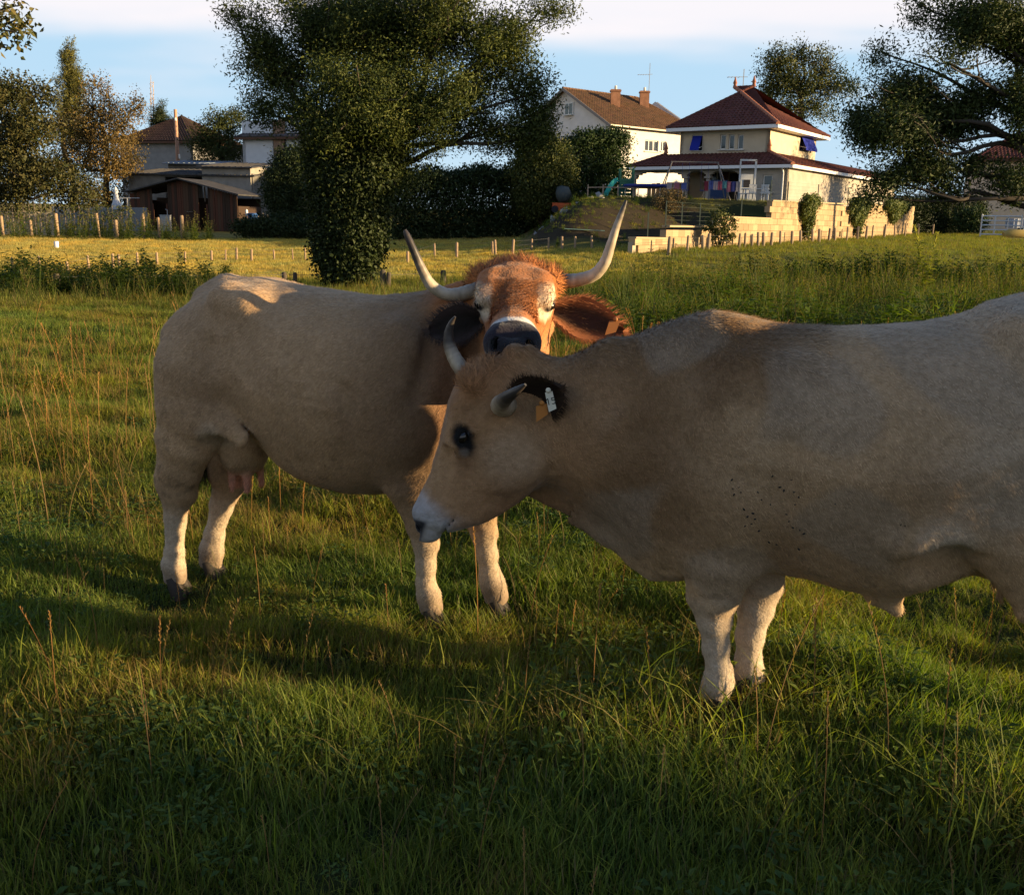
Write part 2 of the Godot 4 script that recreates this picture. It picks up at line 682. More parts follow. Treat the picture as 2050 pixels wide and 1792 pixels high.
func put_head(f: Field, T: Transform3D, S: float, second: bool) -> void:
	# T: from the head's axes (x along the face from poll to nose) to the grid's, S its size
	var B := T.basis.orthonormalized()
	var stations := [
		[-0.02, -0.03, -0.20, 0.080, 0.8], [0.05, 0.045, -0.27, 0.110, 0.8], [0.12, 0.066, -0.32, 0.124, 0.70], [0.20, 0.060, -0.340, 0.124, 0.62], [0.29, 0.042, -0.345, 0.110, 0.56],
		[0.38, 0.022, -0.326, 0.088, 0.56], [0.45, 0.010, -0.290, 0.077, 0.62], [0.52, 0.004, -0.245, 0.074, 0.72], [0.57, 0.002, -0.195, 0.079, 0.84], [0.602, -0.006, -0.160, 0.076, 0.86], [0.626, -0.030, -0.128, 0.060, 0.85]]
	if not second:
		for q in stations: q[3] *= 1.06
	f.loft(T, stations, 2.35, 0.64, 0.06)
	var ey := -0.056 if second else -0.030
	for s in [-1.0, 1.0]:
		f.cone(T * Vector3(0.20, ey + 0.045, 0.088 * s), T * Vector3(0.33, ey + 0.022, 0.096 * s), Vector2(0.036, 0.036) * S, Vector2(0.026, 0.026) * S, B.z, 0.05)      # brow
		f.egg(T * Vector3(0.25, -0.235, 0.050 * s), Vector3(0.14, 0.10, 0.040) * S, B, 0.06)                                                              # cheek
		f.egg(T * Vector3(0.592, -0.052, 0.046 * s), Vector3(0.045, 0.042, 0.034) * S, B, 0.03)                                                            # nostril's wing
		f.egg(T * Vector3(0.290, ey, 0.134 * s), Vector3(0.032, 0.022, 0.026) * S, B, 0.016, true)                                                         # eye socket
		f.cone(T * Vector3(0.255, ey + 0.013, 0.118 * s), T * Vector3(0.325 if second else 0.295, ey + 0.010, 0.113 * s), Vector2(0.012, 0.012) * S, Vector2(0.010, 0.010) * S, B.z, 0.012)      # upper lid
		f.cone(T * Vector3(0.262, ey - 0.024, 0.119 * s), T * Vector3(0.320 if second else 0.300, ey - 0.022, 0.114 * s), Vector2(0.008, 0.008) * S, Vector2(0.007, 0.007) * S, B.z, 0.012)      # lower lid
		f.egg(T * Vector3(0.628, -0.050, 0.044 * s), Vector3(0.026, 0.021, 0.014) * S, B.rotated(B.y, -0.5 * s), 0.008, true)                               # nostril
		f.egg(T * Vector3(0.110, -0.005, 0.118 * s), Vector3(0.035, 0.035, 0.035) * S, B, 0.05)                                                             # root of the horn
		f.cone(T * Vector3(0.36, -0.03, 0.094 * s), T * Vector3(0.50, -0.075, 0.090 * s), Vector2(0.020, 0.020) * S, Vector2(0.018, 0.018) * S, B.z, 0.03, true)   # hollow beside the nose bone
		f.cone(T * Vector3(0.30, -0.10, 0.118 * s), T * Vector3(0.42, -0.14, 0.104 * s), Vector2(0.014, 0.014) * S, Vector2(0.012, 0.012) * S, B.z, 0.04, true)    # groove below the cheekbone
	f.cone(T * Vector3(0.632, -0.128, 0.0), T * Vector3(0.555, -0.150, 0.0), Vector2(0.0035, 0.11) * S, Vector2(0.002, 0.10) * S, B.z, 0.010, true)        # mouth

func put_body(f: Field, which: String, T: Transform3D) -> void:   # T: from the cow's axes to the grid's
	if which == "left":
		f.loft(T, [[-0.70, 0.98, 0.84, 0.08, 0.8], [-0.655, 1.14, 0.78, 0.17, 0.75], [-0.57, 1.275, 0.76, 0.225, 0.72], [-0.46, 1.365, 0.78, 0.258, 0.7], [-0.36, 1.400, 0.775, 0.275, 0.7], [-0.25, 1.408, 0.70, 0.300, 0.72],
			[-0.12, 1.388, 0.585, 0.335, 0.74], [0.06, 1.370, 0.518, 0.365, 0.74], [0.25, 1.350, 0.512, 0.365, 0.72], [0.40, 1.345, 0.54, 0.335, 0.7], [0.52, 1.372, 0.56, 0.295, 0.7], [0.64, 1.405, 0.58, 0.245, 0.7], [0.78, 1.36, 0.64, 0.19, 0.7], [0.90, 1.25, 0.80, 0.10, 0.8]], 2.25, 0.50, 0.05)
		for s in [-1.0, 1.0]:
			f.cone(T * Vector3(-0.20, 1.315, 0.215 * s), T * Vector3(-0.30, 1.340, 0.20 * s), Vector2(0.05, 0.055), Vector2(0.05, 0.05), T.basis.z, 0.10)     # hip bone
			f.cone(T * Vector3(-0.56, 1.20, 0.11 * s), T * Vector3(-0.62, 1.16, 0.10 * s), Vector2(0.06, 0.05), Vector2(0.05, 0.05), T.basis.z, 0.08)        # pin bone
			f.egg(T * Vector3(0.46, 1.00, 0.235 * s), Vector3(0.14, 0.26, 0.085), T.basis, 0.10)                                                              # shoulder
			f.egg(T * Vector3(-0.24, 1.16, 0.385 * s), Vector3(0.15, 0.12, 0.06), T.basis, 0.10, true)                                                         # hollow of the flank
			f.cone(T * Vector3(0.285, 1.02, 0.375 * s), T * Vector3(0.315, 0.66, 0.345 * s), Vector2(0.018, 0.018), Vector2(0.02, 0.02), T.basis.z, 0.05, true)   # crease behind the shoulder
			f.cone(T * Vector3(-0.34, 1.15, 0.285 * s), T * Vector3(-0.37, 0.86, 0.275 * s), Vector2(0.022, 0.022), Vector2(0.02, 0.02), T.basis.z, 0.06, true)   # before the thigh
			f.cone(T * Vector3(0.60, 1.30, 0.20 * s), T * Vector3(0.56, 1.0, 0.33 * s), Vector2(0.02, 0.02), Vector2(0.02, 0.02), T.basis.z, 0.06, true)      # before the shoulder blade
		f.cone(T * Vector3(-0.42, 1.365, 0), T * Vector3(-0.52, 1.325, 0), Vector2(0.045, 0.05), Vector2(0.04, 0.04), T.basis.z, 0.08)                       # root of the tail
		# hind legs: near (right) and far
		leg(f, [[T * Vector3(-0.455, 1.00, 0.155), 0.215, 0.125], [T * Vector3(-0.49, 0.84, 0.17), 0.180, 0.10], [T * Vector3(-0.557, 0.70, 0.165), 0.132, 0.075], [T * Vector3(-0.603, 0.58, 0.14), 0.102, 0.060], [T * Vector3(-0.634, 0.47, 0.112), 0.086, 0.050], [T * Vector3(-0.662, 0.34, 0.102), 0.054, 0.040], [T * Vector3(-0.678, 0.18, 0.097), 0.047, 0.036], [T * Vector3(-0.688, 0.12, 0.096), 0.057, 0.045], [T * Vector3(-0.684, 0.06, 0.096), 0.061, 0.049]], 0.08)
		f.egg(T * Vector3(-0.695, 0.53, 0.125), Vector3(0.032, 0.055, 0.026), T.basis, 0.045)
		leg(f, [[T * Vector3(-0.455, 1.00, -0.155), 0.215, 0.125], [T * Vector3(-0.45, 0.84, -0.17), 0.175, 0.10], [T * Vector3(-0.475, 0.70, -0.165), 0.135, 0.075], [T * Vector3(-0.505, 0.58, -0.14), 0.108, 0.060], [T * Vector3(-0.533, 0.46, -0.145), 0.084, 0.050], [T * Vector3(-0.572, 0.34, -0.138), 0.059, 0.043], [T * Vector3(-0.614, 0.20, -0.134), 0.051, 0.039], [T * Vector3(-0.634, 0.12, -0.132), 0.061, 0.047], [T * Vector3(-0.642, 0.06, -0.132), 0.064, 0.05]], 0.08)
		f.egg(T * Vector3(-0.590, 0.52, -0.125), Vector3(0.032, 0.055, 0.026), T.basis, 0.045)
		# fold of skin from flank to thigh
		for s in [-1.0, 1.0]:
			f.cone(T * Vector3(-0.22, 0.76, 0.25 * s), T * Vector3(-0.42, 0.85, 0.21 * s), Vector2(0.035, 0.02), Vector2(0.08, 0.045), T.basis.z, 0.06)
			f.egg(T * Vector3(-0.345, 0.68, 0.235 * s), Vector3(0.075, 0.085, 0.09), T.basis, 0.05, true)
		# front legs
		leg(f, [[T * Vector3(0.47, 0.86, 0.19), 0.18, 0.10], [T * Vector3(0.485, 0.60, 0.15), 0.120, 0.075], [T * Vector3(0.515, 0.42, 0.128), 0.076, 0.056], [T * Vector3(0.527, 0.345, 0.120), 0.059, 0.050], [T * Vector3(0.523, 0.25, 0.116), 0.045, 0.038], [T * Vector3(0.525, 0.17, 0.115), 0.043, 0.036], [T * Vector3(0.535, 0.12, 0.115), 0.054, 0.045], [T * Vector3(0.545, 0.06, 0.115), 0.058, 0.048]], 0.08)
		leg(f, [[T * Vector3(0.50, 0.86, -0.17), 0.18, 0.10], [T * Vector3(0.60, 0.60, -0.12), 0.115, 0.068], [T * Vector3(0.70, 0.42, -0.085), 0.078, 0.055], [T * Vector3(0.722, 0.345, -0.082), 0.060, 0.050], [T * Vector3(0.733, 0.25, -0.092), 0.049, 0.042], [T * Vector3(0.745, 0.17, -0.09), 0.048, 0.040], [T * Vector3(0.757, 0.12, -0.09), 0.058, 0.048], [T * Vector3(0.775, 0.06, -0.09), 0.062, 0.05]], 0.08)
		# udder
		f.egg(T * Vector3(-0.365, 0.675, 0.0), Vector3(0.11, 0.135, 0.13), T.basis, 0.05)
		for p in [Vector3(-0.395, 0, 0.055), Vector3(-0.325, 0, 0.05), Vector3(-0.39, 0, -0.05), Vector3(-0.315, 0, -0.05)]:
			f.cone(T * Vector3(p.x, 0.56, p.z), T * Vector3(p.x, 0.485, p.z * 1.1), Vector2(0.018, 0.018), Vector2(0.0125, 0.0125), T.basis.z, 0.02)
		# neck and brisket
		f.cone(T * Vector3(0.55, 1.03, 0.0), T * Vector3(0.76, 1.16, 0.0), Vector2(0.36, 0.22), Vector2(0.265, 0.165), T.basis.z, 0.08)
		f.cone(T * Vector3(0.76, 1.16, 0.0), T * Vector3(0.83, 1.285, -0.10), Vector2(0.25, 0.16), Vector2(0.17, 0.135), Vector3(0, 0, 1), 0.06)
		f.cone(T * Vector3(0.72, 0.66, 0.0), T * Vector3(0.84, 0.92, -0.03), Vector2(0.11, 0.06), Vector2(0.10, 0.05), T.basis.z, 0.09)
	else:
		f.loft(T, [[-0.74, 1.04, 0.85, 0.09, 0.8], [-0.68, 1.20, 0.74, 0.18, 0.75], [-0.57, 1.355, 0.68, 0.28, 0.72], [-0.40, 1.438, 0.68, 0.350, 0.7], [-0.25, 1.466, 0.65, 0.378, 0.7], [-0.10, 1.450, 0.60, 0.382, 0.72],
			[0.0, 1.408, 0.545, 0.378, 0.72], [0.12, 1.375, 0.49, 0.374, 0.72], [0.25, 1.360, 0.485, 0.368, 0.72], [0.40, 1.349, 0.51, 0.352, 0.7], [0.547, 1.350, 0.52, 0.315, 0.66], [0.65, 1.370, 0.50, 0.27, 0.6], [0.76, 1.376, 0.47, 0.225, 0.5], [0.87, 1.350, 0.448, 0.19, 0.42], [0.97, 1.305, 0.48, 0.155, 0.4], [1.07, 1.25, 0.60, 0.10, 0.5]], 2.25, 0.52, 0.05)
		for s in [-1.0, 1.0]:
			f.cone(T * Vector3(-0.12, 1.37, 0.225 * s), T * Vector3(-0.22, 1.41, 0.21 * s), Vector2(0.05, 0.055), Vector2(0.05, 0.05), T.basis.z, 0.10)
			f.cone(T * Vector3(-0.58, 1.25, 0.11 * s), T * Vector3(-0.66, 1.20, 0.10 * s), Vector2(0.06, 0.05), Vector2(0.05, 0.05), T.basis.z, 0.08)
			f.egg(T * Vector3(0.64, 0.98, 0.20 * s), Vector3(0.15, 0.28, 0.085), T.basis, 0.10)
			f.cone(T * Vector3(0.16, 0.74, 0.28 * s), T * Vector3(-0.10, 0.84, 0.24 * s), Vector2(0.035, 0.025), Vector2(0.09, 0.05), T.basis.z, 0.07)
			f.egg(T * Vector3(0.015, 0.645, 0.27 * s), Vector3(0.115, 0.10, 0.12), T.basis, 0.05, true)
			f.cone(T * Vector3(0.50, 1.02, 0.345 * s), T * Vector3(0.545, 0.62, 0.29 * s), Vector2(0.018, 0.018), Vector2(0.028, 0.028), T.basis.z, 0.05, true)
			f.cone(T * Vector3(0.78, 1.30, 0.15 * s), T * Vector3(0.86, 0.92, 0.235 * s), Vector2(0.02, 0.02), Vector2(0.02, 0.02), T.basis.z, 0.06, true)
			f.cone(T * Vector3(1.10, 1.02, 0.155 * s), T * Vector3(0.96, 0.70, 0.18 * s), Vector2(0.012, 0.012), Vector2(0.014, 0.014), T.basis.z, 0.04, true)
			f.cone(T * Vector3(1.20, 0.98, 0.145 * s), T * Vector3(1.08, 0.74, 0.14 * s), Vector2(0.010, 0.010), Vector2(0.012, 0.012), T.basis.z, 0.04, true)
		# hind legs: near (left) and far
		leg(f, [[T * Vector3(-0.26, 1.02, -0.165), 0.27, 0.14], [T * Vector3(-0.23, 0.76, -0.19), 0.19, 0.095], [T * Vector3(-0.31, 0.58, -0.16), 0.125, 0.07], [T * Vector3(-0.395, 0.46, -0.14), 0.085, 0.056], [T * Vector3(-0.44, 0.34, -0.13), 0.060, 0.046], [T * Vector3(-0.452, 0.18, -0.125), 0.054, 0.042], [T * Vector3(-0.452, 0.12, -0.125), 0.064, 0.05], [T * Vector3(-0.435, 0.06, -0.125), 0.066, 0.052]], 0.08)
		f.egg(T * Vector3(-0.47, 0.53, -0.145), Vector3(0.035, 0.06, 0.03), T.basis, 0.05)
		leg(f, [[T * Vector3(-0.34, 1.02, 0.165), 0.26, 0.14], [T * Vector3(-0.38, 0.76, 0.19), 0.18, 0.095], [T * Vector3(-0.52, 0.58, 0.20), 0.115, 0.07], [T * Vector3(-0.63, 0.46, 0.225), 0.080, 0.056], [T * Vector3(-0.69, 0.34, 0.24), 0.058, 0.046], [T * Vector3(-0.70, 0.18, 0.25), 0.052, 0.042], [T * Vector3(-0.70, 0.12, 0.25), 0.062, 0.05], [T * Vector3(-0.69, 0.06, 0.25), 0.066, 0.052]], 0.08)
		f.egg(T * Vector3(-0.69, 0.53, 0.215), Vector3(0.035, 0.06, 0.03), T.basis, 0.05)
		# front legs
		leg(f, [[T * Vector3(0.66, 0.84, -0.17), 0.19, 0.10], [T * Vector3(0.69, 0.58, -0.125), 0.125, 0.075], [T * Vector3(0.708, 0.43, -0.09), 0.084, 0.060], [T * Vector3(0.697, 0.35, -0.078), 0.061, 0.052], [T * Vector3(0.686, 0.25, -0.072), 0.048, 0.042], [T * Vector3(0.672, 0.17, -0.07), 0.047, 0.040], [T * Vector3(0.672, 0.12, -0.07), 0.057, 0.048], [T * Vector3(0.684, 0.06, -0.07), 0.062, 0.052]], 0.08)
		leg(f, [[T * Vector3(0.60, 0.84, 0.17), 0.18, 0.10], [T * Vector3(0.585, 0.58, 0.125), 0.120, 0.075], [T * Vector3(0.565, 0.43, 0.09), 0.088, 0.064], [T * Vector3(0.566, 0.34, 0.078), 0.064, 0.054], [T * Vector3(0.578, 0.24, 0.072), 0.052, 0.044], [T * Vector3(0.580, 0.16, 0.07), 0.050, 0.042], [T * Vector3(0.573, 0.11, 0.07), 0.058, 0.048], [T * Vector3(0.575, 0.06, 0.07), 0.062, 0.052]], 0.08)
		f.egg(T * Vector3(-0.22, 0.68, 0.02), Vector3(0.15, 0.13, 0.14), T.basis, 0.08)
		for p in [Vector3(-0.25, 0, 0.065), Vector3(-0.18, 0, 0.06), Vector3(-0.25, 0, -0.04), Vector3(-0.18, 0, -0.04)]:
			f.cone(T * Vector3(p.x, 0.58, p.z), T * Vector3(p.x, 0.515, p.z), Vector2(0.016, 0.016), Vector2(0.011, 0.011), T.basis.z, 0.02)
		f.cone(T * Vector3(0.16, 0.48, 0.0), T * Vector3(0.115, 0.425, 0.0), Vector2(0.06, 0.04), Vector2(0.022, 0.02), T.basis.z, 0.06)      # navel flap
		# neck, dewlap
		f.cone(T * Vector3(0.84, 0.93, 0.0), T * Vector3(1.10, 0.975, 0.0), Vector2(0.43, 0.21), Vector2(0.29, 0.175), T.basis.z, 0.08)
		f.cone(T * Vector3(1.10, 0.975, 0.0), T * Vector3(1.34, 0.975, 0.0), Vector2(0.29, 0.175), Vector2(0.205, 0.145), T.basis.z, 0.05)
		f.cone(T * Vector3(1.34, 0.985, 0.0), T * Vector3(1.46, 1.01, -0.01), Vector2(0.195, 0.138), Vector2(0.165, 0.11), T.basis.z, 0.05)
		f.cone(T * Vector3(0.90, 0.53, 0.0), T * Vector3(1.20, 0.70, 0.0), Vector2(0.085, 0.035), Vector2(0.075, 0.03), T.basis.z, 0.06)
		f.cone(T * Vector3(1.20, 0.71, 0.0), T * Vector3(1.40, 0.80, 0.0), Vector2(0.07, 0.03), Vector2(0.08, 0.04), T.basis.z, 0.06)
		f.cone(T * Vector3(0.83, 0.50, -0.05), T * Vector3(0.80, 0.72, -0.15), Vector2(0.022, 0.02), Vector2(0.022, 0.02), T.basis.z, 0.03)   # fold at the breast

func cow_shape(which: String, H: Transform3D, S: float) -> Array:   # [vertices, normals, triangles, how many belong to the body]
	var v := PackedVector3Array()
	var nn := PackedVector3Array()
	var ind := PackedInt32Array()
	var n := FastNoiseLite.new()
	n.seed = 11 if which == "left" else 12
	n.frequency = 7.0
	n.fractal_octaves = 3
	var cut := 0.02
	var lo := Vector3(-0.92, 0.03, -0.50)
	var hi := Vector3(1.10, 1.52, 0.50) if which == "left" else Vector3(1.62, 1.56, 0.50)
	var body := Field.new(lo, hi, 0.0125)
	var I := Transform3D()
	put_body(body, which, I)
	put_head(body, H.scaled_local(Vector3(S, S, S)), S, which != "left")
	if which == "left": body.ribs(-0.20, 0.34, 0.62, 1.22, 0.0045)
	else: body.ribs(-0.02, 0.50, 0.62, 1.20, 0.0025)
	body.roughen(n, 0.006)
	# the body ends at a plane across the head, a little behind where the finer head begins
	var hx := H.basis.x.normalized()
	var skew := (hx + H.basis.y.normalized() * (0.55 if which != "left" else 0.3)).normalized()
	var through := H * Vector3(0.06 * S, -0.08, 0)
	var P := Plane(-skew, through + skew * 0.02)
	var room := AABB(Vector3(-0.3, -0.48, -0.205), Vector3(1.1, 0.7, 0.41))
	var r := body.skin(I, P, v, nn, ind, H.affine_inverse(), room)
	var nb: int = r[0].size()
	var head := Field.new(Vector3(-0.24, -0.52, -0.22), Vector3(0.66 * S + 0.04, 0.16, 0.22), 0.006)
	var inv := H.affine_inverse()
	put_body_near_head(head, which, inv)
	put_head(head, Transform3D(Basis().scaled(Vector3(S, S, S)), Vector3.ZERO), S, which != "left")
	n.frequency = 9.0
	head.roughen(n, 0.005)
	var sk := (inv.basis * skew).normalized()
	r = head.skin(H, Plane(sk, (inv * through) - sk * 0.015), r[0], r[1], r[2], I, AABB(Vector3(-9, -9, -9), Vector3(18, 18, 18)))
	r.append(nb)
	return r

func put_body_near_head(f: Field, which: String, T: Transform3D) -> void:
	if which == "left":
		f.cone(T * Vector3(0.55, 1.03, 0.0), T * Vector3(0.76, 1.16, 0.0), Vector2(0.36, 0.22), Vector2(0.265, 0.165), T.basis.z, 0.08)
		f.cone(T * Vector3(0.76, 1.16, 0.0), T * Vector3(0.83, 1.285, -0.10), Vector2(0.25, 0.16), Vector2(0.17, 0.135), T.basis.z, 0.06)
	else:
		f.cone(T * Vector3(0.84, 0.93, 0.0), T * Vector3(1.10, 0.975, 0.0), Vector2(0.43, 0.21), Vector2(0.29, 0.175), T.basis.z, 0.08)
		f.cone(T * Vector3(1.10, 0.975, 0.0), T * Vector3(1.34, 0.975, 0.0), Vector2(0.29, 0.175), Vector2(0.205, 0.145), T.basis.z, 0.05)
		f.cone(T * Vector3(1.34, 0.985, 0.0), T * Vector3(1.46, 1.01, -0.01), Vector2(0.195, 0.138), Vector2(0.165, 0.11), T.basis.z, 0.05)
		f.cone(T * Vector3(1.20, 0.71, 0.0), T * Vector3(1.40, 0.80, 0.0), Vector2(0.07, 0.03), Vector2(0.08, 0.04), T.basis.z, 0.06)

static func nz_like(p: Vector3, k: float) -> float:
	return sin(p.x * k * 2.1 + 1.3 * sin(p.y * k * 1.7)) * sin(p.y * k * 2.6 + 1.1 * sin(p.x * k * 1.3 + 2.0))

func coat_left(p: Vector3, h: Vector3, n: float, head: float) -> Color:
	var tan_ := Color(0.41, 0.265, 0.145)
	var dark := Color(0.17, 0.105, 0.06)
	var pale := Color(0.46, 0.36, 0.255)
	var c := tan_.lerp(Color(0.44, 0.29, 0.165), sm(0.9, 1.35, p.y) * sm(0.2, -0.3, p.x))
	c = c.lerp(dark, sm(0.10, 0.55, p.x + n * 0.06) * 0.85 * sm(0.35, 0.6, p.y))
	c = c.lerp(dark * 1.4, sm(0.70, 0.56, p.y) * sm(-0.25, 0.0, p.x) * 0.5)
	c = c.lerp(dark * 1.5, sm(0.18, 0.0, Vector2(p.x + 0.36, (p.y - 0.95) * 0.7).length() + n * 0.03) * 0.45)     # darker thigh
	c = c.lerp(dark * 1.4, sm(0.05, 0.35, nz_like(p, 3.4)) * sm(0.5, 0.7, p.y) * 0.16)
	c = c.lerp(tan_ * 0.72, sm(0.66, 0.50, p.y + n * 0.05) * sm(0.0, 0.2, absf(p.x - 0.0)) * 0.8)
	c = c.lerp(pale, sm(0.46, 0.27, p.y + n * 0.05) * (0.95 if p.x < 0 else 0.75))                                         # legs
	c = c.lerp(pale, sm(0.09, 0.02, Vector2(p.x + 0.37, p.y - 0.76).length()) * 0.7)
	c = c.lerp(Color(0.10, 0.06, 0.035), sm(0.16, 0.07, p.y + n * 0.05) * 0.6)                                             # mud above the hooves
	if p.x < -0.2 and p.x > -0.5 and absf(p.z) < 0.16 and p.y < 0.62 and p.y > 0.44: c = c.lerp(Color(0.50, 0.22, 0.14), sm(0.60, 0.53, p.y) * sm(0.16, 0.1, absf(p.z)))
	if head > 0.5:
		var rust := Color(0.36, 0.135, 0.045)
		c = rust.lerp(Color(0.46, 0.24, 0.11), sm(-0.06, -0.22, h.y) * 0.8)
		c = c.lerp(Color(0.17, 0.062, 0.028), sm(0.085, 0.03, absf(h.z)) * sm(0.25, 0.34, h.x) * sm(0.50, 0.44, h.x) * 0.6)
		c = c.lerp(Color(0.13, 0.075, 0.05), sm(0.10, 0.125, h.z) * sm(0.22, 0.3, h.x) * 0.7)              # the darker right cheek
		var e := Vector2((h.x - 0.30) * 0.8, (h.y + 0.028) * 1.05).length()
		c = c.lerp(Color(0.68, 0.56, 0.41), sm(0.080, 0.045, e + n * 0.015) * sm(0.065, 0.085, absf(h.z)) * 0.95)
		var ring := sm(0.515, 0.54, h.x + 0.15 * absf(h.z) - 0.12 * (h.y + 0.02) + n * 0.010)
		c = c.lerp(Color(0.66, 0.61, 0.55), ring * sm(-0.17, -0.11, h.y))
		c = c.lerp(Color(0.024, 0.022, 0.027), sm(0.552, 0.566, h.x - 0.10 * (h.y + 0.02) + n * 0.006) * sm(-0.094, -0.082, h.y + n * 0.01))
		c = c.lerp(Color(0.21, 0.10, 0.042), sm(0.50, 0.56, h.x) * sm(-0.082, -0.096, h.y + n * 0.01) * 0.9)
		for s in [-1.0, 1.0]:
			c = c.lerp(Color(0.006, 0.006, 0.006), sm(0.029, 0.019, Vector3(h.x - 0.626, h.y + 0.05, h.z - 0.045 * s).length()))
			c = c.lerp(Color(0.012, 0.010, 0.009), sm(0.036, 0.027, Vector3((h.x - 0.306) * 0.8, (h.y + 0.033) * 1.7, (h.z - 0.118 * s) * 0.9).length()))
	return c * (1.0 + n * 0.16)

func coat_right(p: Vector3, h: Vector3, n: float, head: float) -> Color:
	var base := Color(0.41, 0.275, 0.155)
	var grey := Color(0.39, 0.28, 0.175)
	var brown := Color(0.175, 0.098, 0.046)
	var pale := Color(0.45, 0.365, 0.275)
	var c := base.lerp(grey, sm(0.3, -0.1, p.x) * sm(0.7, 1.1, p.y))
	c = c.lerp(brown, sm(0.55, 0.95, p.x - (p.y - 0.95) * 0.05) * 0.85 * sm(0.45, 0.75, p.y))
	c = c.lerp(brown * 0.9, sm(0.22, 0.05, Vector2((p.x - 0.66) * 0.8, (p.y - 1.26)).length() + n * 0.07) * 0.85)
	c = c.lerp(brown * 0.8, sm(1.25, 1.36, p.y + n * 0.03) * sm(0.30, 0.5, p.x) * 0.7)
	c = c.lerp(Color(0.30, 0.195, 0.11), sm(0.30, 0.0, Vector2(p.x - 0.36, (p.y - 0.66) * 1.3).length() + n * 0.06) * 0.55)
	c = c.lerp(Color(0.26, 0.16, 0.085), sm(0.22, 0.02, Vector2(p.x - 0.10, (p.y - 0.93) * 1.4).length() + n * 0.06) * 0.4)
	c = c.lerp(brown * 1.2, sm(0.16, 0.0, absf(p.x - 0.50 + (p.y - 0.7) * 0.1) + n * 0.03) * sm(1.0, 0.6, p.y) * sm(0.45, 0.6, p.y) * 0.5)
	c = c.lerp(Color(0.30, 0.235, 0.17), sm(0.02, 0.3, nz_like(p, 4.0)) * 0.5)
	c = c.lerp(pale, sm(0.28, 0.05, Vector2(p.x + 0.12, p.y - 0.98).length() + n * 0.06) * 0.45)
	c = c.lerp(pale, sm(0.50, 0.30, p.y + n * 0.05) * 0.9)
	c = c.lerp(pale * 1.08, sm(0.10, 0.02, absf(Vector2(p.x - 0.04, p.y - 0.76).length() - 0.02) + n * 0.015) * sm(-0.12, -0.2, p.z) * 0.85)
	c = c.lerp(Color(0.12, 0.085, 0.055), sm(0.13, 0.06, p.y + n * 0.05) * 0.4)
	if head > 0.5:
		c = Color(0.32, 0.185, 0.092)
		c = c.lerp(Color(0.29, 0.14, 0.06), sm(0.30, 0.08, h.x + n * 0.06) * sm(-0.18, -0.02, h.y))
		c = c.lerp(Color(0.40, 0.29, 0.19), sm(0.16, 0.03, Vector2(h.x - 0.27, h.y + 0.24).length() + n * 0.03) * 0.5)
		c = c.lerp(Color(0.40, 0.25, 0.13), sm(0.10, 0.0, Vector2((h.x - 0.43) * 0.6, h.y + 0.03).length() + n * 0.02) * 0.5)
		c = c.lerp(Color(0.19, 0.10, 0.05), sm(-0.10, -0.30, h.y) * sm(0.25, 0.45, h.x) * 0.6)
		c = c.lerp(Color(0.16, 0.085, 0.045), sm(0.05, 0.01, Vector2((h.x - 0.36) * 0.6, h.y + 0.10).length() + n * 0.015) * 0.5)
		var ring := sm(0.50, 0.585, h.x + 0.18 * h.y + 0.012 + n * 0.04)
		c = c.lerp(Color(0.43, 0.425, 0.42) * (1.0 + 0.5 * n), ring * 0.92)
		c = c.lerp(Color(0.028, 0.028, 0.032), sm(0.598, 0.614, h.x - 0.16 * (h.y + 0.05) + n * 0.012) * sm(-0.084, -0.066, h.y))
		c = c.lerp(Color(0.20, 0.19, 0.19), sm(-0.118, -0.128, h.y) * sm(-0.150, -0.135, h.y) * sm(0.55, 0.58, h.x) * 0.7)
		for s in [-1.0, 1.0]:
			c = c.lerp(Color(0.006, 0.006, 0.006), sm(0.030, 0.020, Vector3(h.x - 0.624, h.y + 0.05, h.z - 0.048 * s).length()))
			var e := Vector3((h.x - 0.296) * 0.95 + (h.y + 0.06) * 0.25, (h.y + 0.064) * 0.80, (h.z - 0.120 * s) * 0.6).length()
			c = c.lerp(Color(0.015, 0.013, 0.012), sm(0.050, 0.026, e + n * 0.03))
			c = c.lerp(Color(0.30, 0.24, 0.19), sm(0.022, 0.008, Vector2(h.x - 0.335, h.y + 0.085).length()) * 0.22)  # highlight on the lower lid, painted into the coat
	return c * (1.0 + n * 0.14)

